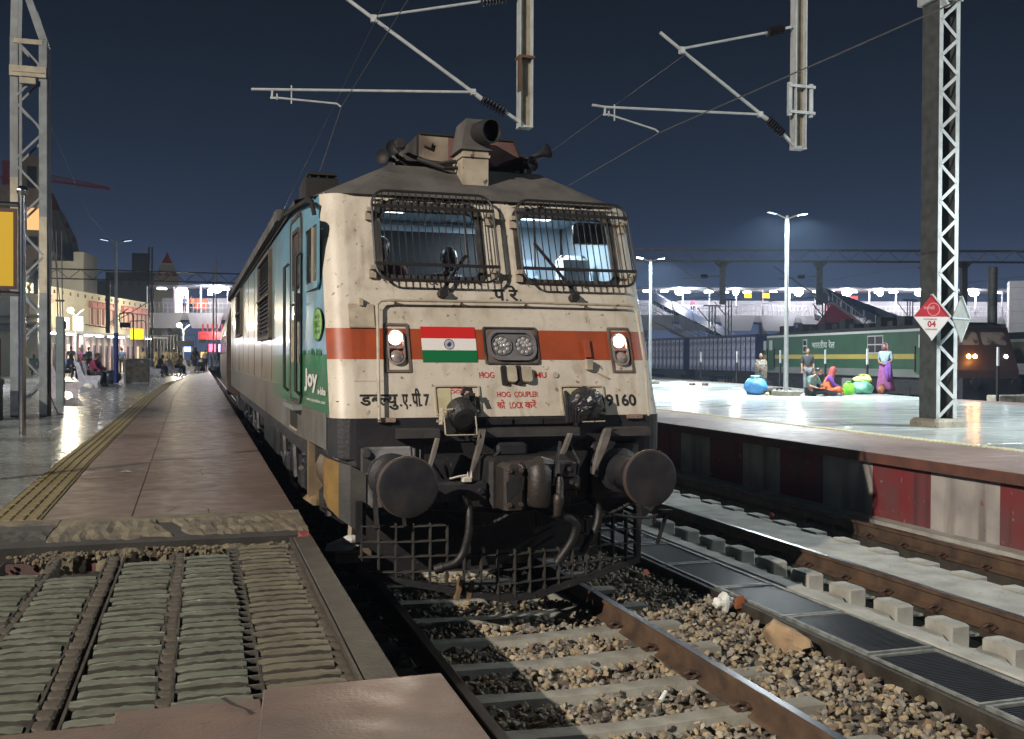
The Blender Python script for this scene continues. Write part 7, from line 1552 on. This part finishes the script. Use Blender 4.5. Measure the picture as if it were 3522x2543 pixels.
# covered stairs down to the platforms
m_tarp = mat('blue_stair_roof', (.022, .04, .09), .45, col2=(.014, .026, .06), scale=.7)
def stairs(name, label, A_, B_, z0, z1, w, red=False):
    t = thing(name, label, 'stairs', (A_[0], A_[1], 0)); D_ = Vector((B_[0]-A_[0], B_[1]-A_[1], 0)); n = D_.normalized(); s = Vector((-n.y, n.x, 0)); p = lambda u, v, z: (n*u+s*v)+Vector((0, 0, z)); L = D_.length
    for k in range(4):         # four stepped bays of folded sheet
        f0, f1 = k/4, (k+1.12)/4; za = z0+(z1-z0)*f0; zb = z0+(z1-z0)*f1-.12; mb = MB()
        mb.loft([[p(L*f, -w/2-.1, z-1.0), p(L*f, -w/4, z-.1), p(L*f, 0, z+.15), p(L*f, w/4, z-.1), p(L*f, w/2+.1, z-1.0)] for f, z in ((f0, za), (f1, zb))], False); o = mb.build('roof', m_tarp, t); sm = o.modifiers.new('t', 'SOLIDIFY'); sm.thickness = .05
    for v in (-w/2, w/2): mb = MB(); mb.loft([[p(L*f, v-.02, z-3.1), p(L*f, v+.02, z-3.1), p(L*f, v+.02, z-2.5), p(L*f, v-.02, z-2.5)] for f, z in ((0, z0), (1, z1))], True, True, True); mb.build('side_panel', m_fbw, t)
    mb = MB(); mb.add([p(0, -w/2, z0-3.05), p(L, -w/2, z1-3.05), p(L, w/2, z1-3.05), p(0, w/2, z0-3.05)], [(0, 1, 2, 3)]); mb.build('flight', m_fbg, t)
    mb = MB()
    for k in range(9):
        f = k/8
        for v in (-w/2, w/2): mb.bar(p(L*f, v, z0-3+(z1-z0)*f), p(L*f, v, z0-.95+(z1-z0)*f), .07, .07)
    mb.build('posts', m_fbw, t)
    for v in (-w/2, w/2): mb = MB(); mb.bar(p(0, v, z0-1.9), p(L, v, z1-1.9), .07, .07); mb.build('handrail', m_fbw, t)
    if red:
        mb = MB(); mb.loft([[p(u, -w/2-.5+d, z) for u, z in ((-2.0, 4.6), (2.6, 4.6), (2.6, 5.9), (.2, 7.7))] for d in (0, .08)], True, True, True); mb.build('red_hoarding', mat('hoarding_red', (.50, .04, .07), .5, col2=(.6, .3, .1), scale=.8, lo=.6, hi=.65), t)
        mb = MB(); [mb.bar(p(.2+.45*k, -w/2-.55, 7.6-.33*k), p(.2+.45*k, -w/2-.55, 8.6-.33*k), .05, .05) for k in range(11)]; mb.bar(p(.1, -w/2-.55, 8.65), p(4.9, -w/2-.55, 5.15), .09, .09); mb.bar(p(.1, -w/2-.55, 7.75), p(4.9, -w/2-.55, 4.25), .25, .25); mb.build('open_railing', m_fbw, t)
    return t
stairs('covered_stairs', 'blue roofed stairs coming down from the footbridge beside the cream locomotive', (43.2, 88.8), (51.4, 86.2), 9.2, 4.9, 3.0)
stairs('covered_stairs', 'broad blue roofed stairs with a red hoarding behind the green locomotive', (57.6, 79.2), (66.5, 76.4), 9.3, 5.9, 4.6, True)
wb = building('lift_tower', 'tall plain white lift tower beyond the footbridge and the yard', 'tower', (75.6, 73.3, 0), R(-40), [(0, 4, 0, 3, 0, 10.1)], mat('lift_white', (.50, .50, .52), .6, col2=(.42, .42, .44), scale=.8)); mb = MB(); [mb.box(0, 4, -.03, 0, 1.2*k+1, 1.2*k+1.05) for k in range(8)]; mb.build('cladding_joint', m_fbg, wb)
spot('flood_lamp_light', (70, 64, 9), (76, 73, 6), 1500, WHITE, 110, .5, .3)  # unseen spot on the lift tower; no flood lamp is built here
mb = MB()
# ================================================================== yard on the right: green locomotive, wagons, masts
gr = thing('goods_locomotive', 'green goods locomotive with a yellow band and one orange headlight, beyond the bright platform', 'locomotive', (29.96, 27.2, 0), R(-7.35))
m_gn = mat('loco_green', (.016, .085, .036), .4, col2=(.012, .062, .028), scale=1.5, streak=((.05, .08, .05), .5, 5)); m_gy = mat('loco_yellow', (.42, .33, .07), .45); m_gd = mat('cab_front_shade', (.05, .03, .025), .5); m_gs = mat('loco_sill_grey', (.16, .17, .16), .6)
mb = MB(); mb.m(m_gs); 
for s in (-1, 1):
    for (z0, z1, m, e) in ((1.25, 1.62, m_gs, 0), (1.62, 2.10, m_gn, .003), (2.10, 2.34, m_gy, .003), (2.34, 3.38, m_gn, .003), (3.38, 3.5, mat('gutter_white', (.55, .57, .55), .5), .03)):
        f0_ = lambda z: .25+max(0, (z-1.6))*.42
        mb.m(m); mb.quad((s*(1.5+e), f0_(z0), z0), (s*(1.5+e), 20.2-f0_(z0), z0), (s*(1.5+e), 20.2-f0_(z1), z1), (s*(1.5+e), f0_(z1), z1))
mb.m(m_gd); mb.add([(-1.5, .25, 1.25), (1.5, .25, 1.25), (1.5, .25, 1.62), (-1.5, .25, 1.62), (1.5, 1.05, 3.5), (-1.5, 1.05, 3.5)], [(0, 1, 2, 3), (3, 2, 4, 5)])  # dark colour of the front end stands in for its unlit side
mb.m(m_gs); mb.add([(-1.5, 19.95, 1.25), (1.5, 19.95, 1.25), (1.5, 19.95, 1.62), (-1.5, 19.95, 1.62), (1.5, 19.15, 3.5), (-1.5, 19.15, 3.5)], [(1, 0, 3, 2), (2, 3, 5, 4)])
mb.m(m_roof); mb.loft([[(-1.52, y, 3.5), (-.8, y, 3.72), (.8, y, 3.72), (1.52, y, 3.5)] for y in (1.05, 19.15)], False); mb.add([(-1.52, 1.03, 3.5), (1.52, 1.03, 3.5), (.8, 1.6, 3.72), (-.8, 1.6, 3.72)], [(0, 1, 2, 3)]); mb.build('body', None, gr)
def gside(u, v, d=0.0): return (-(1.505+d), u, v)
def gpanel(nm, u0, u1, v0, v1, m, d1=.02, r=.05, par=gr): mb = MB(); mb.loft([[gside(u, v, d) for u, v in rrect(u0, u1, v0, v1, r, 3)] for d in (0, d1)], True, False, True); return mb.build(nm, m, par)
m_wf = mat('window_frame_pale', (.45, .47, .46), .5); m_wd = mat('window_dark', (.02, .02, .022), .2); m_wl = mat('window_lit_pale', (.50, .55, .58), .3)
for u0, u1, v0, v1 in ((6.0, 7.45, 2.36, 3.26), (13.9, 14.4, 2.45, 3.2)):
    w = bpy.data.objects.new('window', None); COL.objects.link(w); w.parent = gr; gpanel('frame', u0, u1, v0, v1, m_wf, .02, .03, w)
    nx = 2 if u1-u0 > 1 else 1
    for i in range(nx):
        for j in range(2): a = u0+.06+(u1-u0-.06)*i/nx; c = v0+.06+(v1-v0-.06)*j/2; gpanel('pane', a, a+(u1-u0-.06)/nx-.06, c, c+(v1-v0-.06)/2-.06, m_wd, .026, .02, w)
for u, rev in ((1.9, 0), (17.7, 1)):
    d_ = bpy.data.objects.new('cab_door', None); COL.objects.link(d_); d_.parent = gr; gpanel('door_leaf', u+.5, u+1.3, 1.4, 3.32, m_gn, .02, .06, d_); gpanel('pane', u+.68, u+1.12, 2.62, 3.22, m_wl, .03, .05, d_); gpanel('grab_rail', u+.36, u+.42, 1.5, 2.7, m_wd, .05, .01, d_); gpanel('grab_rail', u+1.36, u+1.42, 1.5, 2.7, m_wd, .05, .01, d_)
    gpanel('cab_window', u-.45 if not rev else u+1.6, u-.05 if not rev else u+1.95, 2.62, 3.2, m_wl, .025, .05)
put_text('lettering', text_mesh('भारतीय रेल', .012), (-13.3, -10.75, 2.68, 3.12), lambda u, v, d=0: gside(-u, v, d), mat('letter_silver', (.55, .60, .56), .4), gr, .01)
FYg = lambda z: .25+max(0, z-1.62)*.4255
for x0, x1 in ((-1.25, -.1), (.1, 1.25)): mb = MB(); mb.loft([[(u, FYg(v)-d, v) for u, v in rrect(x0, x1, 2.72, 3.3, .1, 4)] for d in (0, .03)], True, False, True); mb.build('windscreen', mat('windscreen_dim', (.22, .2, .17), .25, col2=(.06, .05, .05), scale=2.5, lo=.45, hi=.6), gr)
for x in (-.75, -.45): mb = MB(); mb.lathe((x, FYg(2.22)-.01, 2.22), [(0, .10), (.03, .09)], (0, -1, 0), 16); mb.build('headlight', emis('orange_head', (1, .40, .08), 45), gr)
mb = MB(); mb.lathe((1.05, FYg(2.22)-.01, 2.22), [(0, .09), (.03, .08)], (0, -1, 0), 16); mb.build('marker_light', emis('white_head', (.8, .88, 1), 14), gr)
def gw(x, y, z): a = gr.rotation_euler.z; return (gr.location.x+x*math.cos(a)-y*math.sin(a), gr.location.y+x*math.sin(a)+y*math.cos(a), z)
point('headlight_glow', gw(-.6, .12, 2.22), 22, (1, .38, .08), .06)
mb = MB(); mb.box(-1.3, 1.3, .3, 19.9, .75, 1.25)
for yb in (4, 16):
    mb.box(-1.45, -1.2, yb-2.6, yb+2.6, .45, .95)
    for d in (-1.9, 0, 1.9): mb.lathe((-1.0, yb+d, .52), [(-.05, .54), (.05, .54)], (1, 0, 0), 20); mb.bbox(-1.5, -1.2, yb+d-.25, yb+d+.25, .3, .8, .04)
mb.build('running_gear', m_blk, gr); mb = MB(); mb.bbox(-1.42, -.6, 9.2, 10.2, .4, 1.1, .05); mb.build('battery_box', mat('battery_grey', (.25, .26, .25), .6), gr)
mb = MB(); mb.lathe((-.978, -.35, 1.1), [(0, .22), (.05, .22), (.06, .1), (.6, .1)], (0, 1, 0), 20); mb.lathe((.978, -.35, 1.1), [(0, .22), (.05, .22), (.06, .1), (.6, .1)], (0, 1, 0), 20); mb.box(-1.4, 1.4, -.05, .25, .3, 1.3); mb.build('buffer', m_blk, gr)
mb = MB(); q = random.Random(6)
for k in range(15):
    y = 2.0+k*1.15; h = q.uniform(.2, .55); mb.box(-.7+q.uniform(-.2, .2), -.2+q.uniform(-.1, .5), y, y+q.uniform(.3, .8), 3.6, 3.72+h)
for y in (6.0, 9.0): mb.tube([(-.5, y, 3.75), (0, y+1.4, 4.0), (-.5, y+.2, 4.2)], .04, 6)
mb.build('roof_gear', m_soot, gr)
m_wg = mat('wagon_navy', (.016, .024, .075), .6, col2=(.025, .034, .09), scale=.9); m_wp = mat('wagon_posts', (.62, .66, .86), .5, col2=(.25, .27, .42), scale=2.2, lo=.4, hi=.6)  # post colour carries the bluish light that falls on the posts
def wagon(loc, rz, label):
    t = thing('goods_wagon', label, 'wagon', loc, rz, 'high sided goods wagons behind the green locomotive')
    mb = MB(); mb.box(-1.5, 1.5, 0, 10.3, 1.25, 3.65); mb.build('wagon_body', m_wg, t)
    mb = MB(); mb.box(-1.54, 1.54, -.05, 10.35, 3.50, 3.66); mb.build('top_rail', m_wg, t)
    p0 = None
    for k in range(15):
        if p0 is None: mb = MB(); mb.box(-1.62, -1.5, .15, .42, 1.3, 3.48); p0 = mb.build('side_post', m_wp, t)
        else: inst(p0, t, (0, .69*k, 0))
    mb = MB(); mb.box(-1.2, 1.2, .2, 10.1, .9, 1.25)
    for yb in (2, 8.3):
        for d in (-1, 1): mb.lathe((-1.0, yb+d, .5), [(-.05, .5), (.05, .5)], (1, 0, 0), 18)
        mb.box(-1.4, -1.15, yb-1.3, yb+1.3, .45, .85)
    mb.box(-.2, .2, -.5, 0, .9, 1.2); mb.build('running_gear', m_blk, t); return t
g0 = gw(0, 20.9, 0); w1 = wagon((g0[0], g0[1], 0), R(-4), 'dark navy goods wagon coupled directly behind the green locomotive')
for k in range(1, 5): dup(w1, (g0[0]+.55+.0*k, g0[1]+10.95*k, 0), R(0), ['second dark goods wagon from the green locomotive', 'third dark goods wagon from the green locomotive', 'fourth dark goods wagon, close to the cream locomotive', 'fifth dark goods wagon, mostly hidden by the cream locomotive'][k-1])
# fence posts along the far edge of the bright platform
ps = [(22.9, 29.0), (23.6, 33.5), (21.9, 24.9), (24.8, 39.5), (25.6, 45), (22.0, 18.5)]
f0 = None
for i, (x, y) in enumerate(ps):
    mb = MB(); mb.m(m_ins); mb.box(-.035, .035, -.035, .035, -.3, 1.1); mb.m(m_galv); mb.box(-.03, .03, -.03, .03, 1.1, 1.7); o = mb.build('marker_post', None, None, (x, y, PZ))
    tag(o, ['slim pale post in front of the goods locomotive, second from the standing woman', 'slim pale post left of the seated boy', 'slim pale post just right of the standing woman', 'slim pale post by the rear of the goods locomotive', 'slim pale post beside the first goods wagon', 'slim pale post at the right below the orange headlight'][i], 'post', 'slim posts along the far platform edge')
# gantry over the yard
gt = thing('yard_gantry', 'long dark latticed gantry beam across the night sky over the yard', 'gantry', (23.0, 50.0, 0), R(-17.4))
mb = MB()
for z in (8.25, 8.95):
    for y in (0, .7): mb.bar((-6, y, z), (38, y, z), .05, .07)
for k in range(55): mb.bar((-6+.8*k, 0, 8.25 if k % 2 else 8.95), (-5.2+.8*k, 0, 8.95 if k % 2 else 8.25), .03, .03)
mb.build('beam', m_galvd, gt)
for x in (6.1, 12.2, 21.3):
    mb = MB(); mb.box(x-.17, x+.17, 0, .3, 5.5, 8.25); mb.loft([[(x-.55, 0, 8.25), (x+.55, 0, 8.25), (x+.55, .3, 8.25), (x-.55, .3, 8.25)], [(x-.17, 0, 7.85), (x+.17, 0, 7.85), (x+.17, .3, 7.85), (x-.17, .3, 7.85)]], True, True, True); mb.build('hanging_arm', m_galvd, gt)
    mb = MB(); mb.bar((x-.2, .1, 7.3), (x-2.6, .1, 7.1), .05, .05); mb.bar((x+.1, .1, 5.9), (x-2.9, .1, 7.9), .07, .07); mb.bar((x-.2, .1, 6.0), (x-3.2, .1, 5.7), .05, .05); mb.build('bracket', m_galvd, gt); mb = MB(); mb.lathe((x-.9, .1, 7.27), [(0, .05), (.05, .13), (.45, .13), (.5, .05)], (-1, 0, -.05), 10); mb.build('insulator', m_ins, gt)
mb = MB(); mb.box(38, 38.5, 0, .6, 0, 9); mb.build('mast', m_galvd, gt)
yp = thing('yard_mast', 'round dark steel mast right of the goods locomotive front', 'mast', (31.2, 28.5, 0)); mb = MB(); mb.tube([(0, 0, -.3), (0, 0, 6.2)], .20, 14); autosmooth(mb.build('pole', m_galvd, yp), 50)
for i, (x, y, h) in enumerate(((36.0, 60.0, 6.6), (33.5, 58, 6.0), (46, 62, 6.8), (51, 58, 6.8))):
    t = thing('yard_mast', ['latticed dark mast standing before the lit footbridge railing', 'short dark mast right of the blue stair roof', 'dark mast behind the diamond signs', 'latticed dark mast near the white lift tower'][i], 'mast', (x, y, 0)); mb = MB()
    for d in (-.25, 0, .25): mb.bar((d, 0, 0), (d, 0, h), .07, .07)
    mb.bar((-.7, 0, h), (.7, 0, h), .1, .1); mb.bar((-.25, 0, h-1.2), (-1.2, 0, h-.2), .06, .06); [mb.bar((-.25, -.02, .6*k), (.25, -.02, .6*k+.6), .03, .02) for k in range(10)]; mb.build('mast', m_galvd, t)
rt = thing('parked_train', 'pale brown flat train parked behind the goods locomotive', 'train', (37.5, 28.0, 0), R(-14)); mb = MB(); mb.box(-1.5, 1.5, 0, 30, 1.9, 3.0); mb.build('body', mat('wagon_ochre', (.20, .17, .10), .6, col2=(.14, .12, .08), scale=1), rt); mb = MB(); mb.box(-1.53, 1.53, 0, 30, 3.0, 3.15); mb.build('pale_band', m_wf, rt); mb = MB(); mb.box(-1.4, 1.4, 0, 30, 3.15, 3.5); mb.box(-1.2, 1.2, 1, 29, .4, 1.3); mb.build('underframe', m_soot, rt)
yb_ = thing('concrete_kerb_block', 'pale concrete blocks lying before the goods locomotive buffers', 'block', (24.9, 20.5, .35)); mb = MB(); mb.bbox(-1.2, 0, -.3, .3, 0, .5, .03); mb.bbox(.02, 1.2, -.3, .3, 0, .5, .03); mb.build('block', m_conc, yb_)

for i, (x, y, lab) in enumerate(((9.46, 6.55, 'white paper scrap lying on the yellow tactile strip of the bright platform'), (11.9, 9.9, 'crumpled paper scrap on the bright platform beside the mast base'), (-3.2, 4.4, 'small torn paper scrap on the pink paving of the near platform'))):
    mb = MB(); mb.loft([[(-.06, -.04, 0), (.05, -.05, .012), (.06, .04, .004), (-.05, .05, .02)], [(-.055, -.035, .004), (.045, -.045, .016), (.055, .035, .008), (-.045, .045, .024)]], True, True, True); tag(mb.build('paper_scrap', m_bag, None, (x if i else 8.55, y, PZ+.006), i*1.1), lab, 'litter')
wire('yard_wire', [(26.5, 18, 6.2), (28.5, 45, 6.0), (29, 95, 6.4)], .012, 'thin overhead wire above the goods wagons'); wire('yard_wire', [(36, 20, 6.3), (37, 48, 6.1), (38, 92, 6.5)], .012, 'thin overhead wire above the pale parked train'); wire('stay_cable', [(-5.6, 15.95, 7.2), (-5.8, 27, 6.5), (-5.95, 39, 6.9)], .008, 'thin slack cable from the lattice mast to the blue footed lamp post')
# ------------------------------------------------------------------ the thin night haze that fills the whole place
mb = MB(); mb.box(-75, 150, -45, 290, -2.5, 37); hz = mb.build('haze', None)
hm = bpy.data.materials.new('haze'); hm.use_nodes = True; n = hm.node_tree.nodes; n.remove(n['Principled BSDF']); pv = n.new('ShaderNodeVolumePrincipled'); pv.inputs['Density'].default_value = .0008; pv.inputs['Color'].default_value = (.50, .70, 1, 1); pv.inputs['Anisotropy'].default_value = .35
hm.node_tree.links.new(pv.outputs[0], n['Material Output'].inputs['Volume']); hz.data.materials.clear(); hz.data.materials.append(hm); stuff(hz)
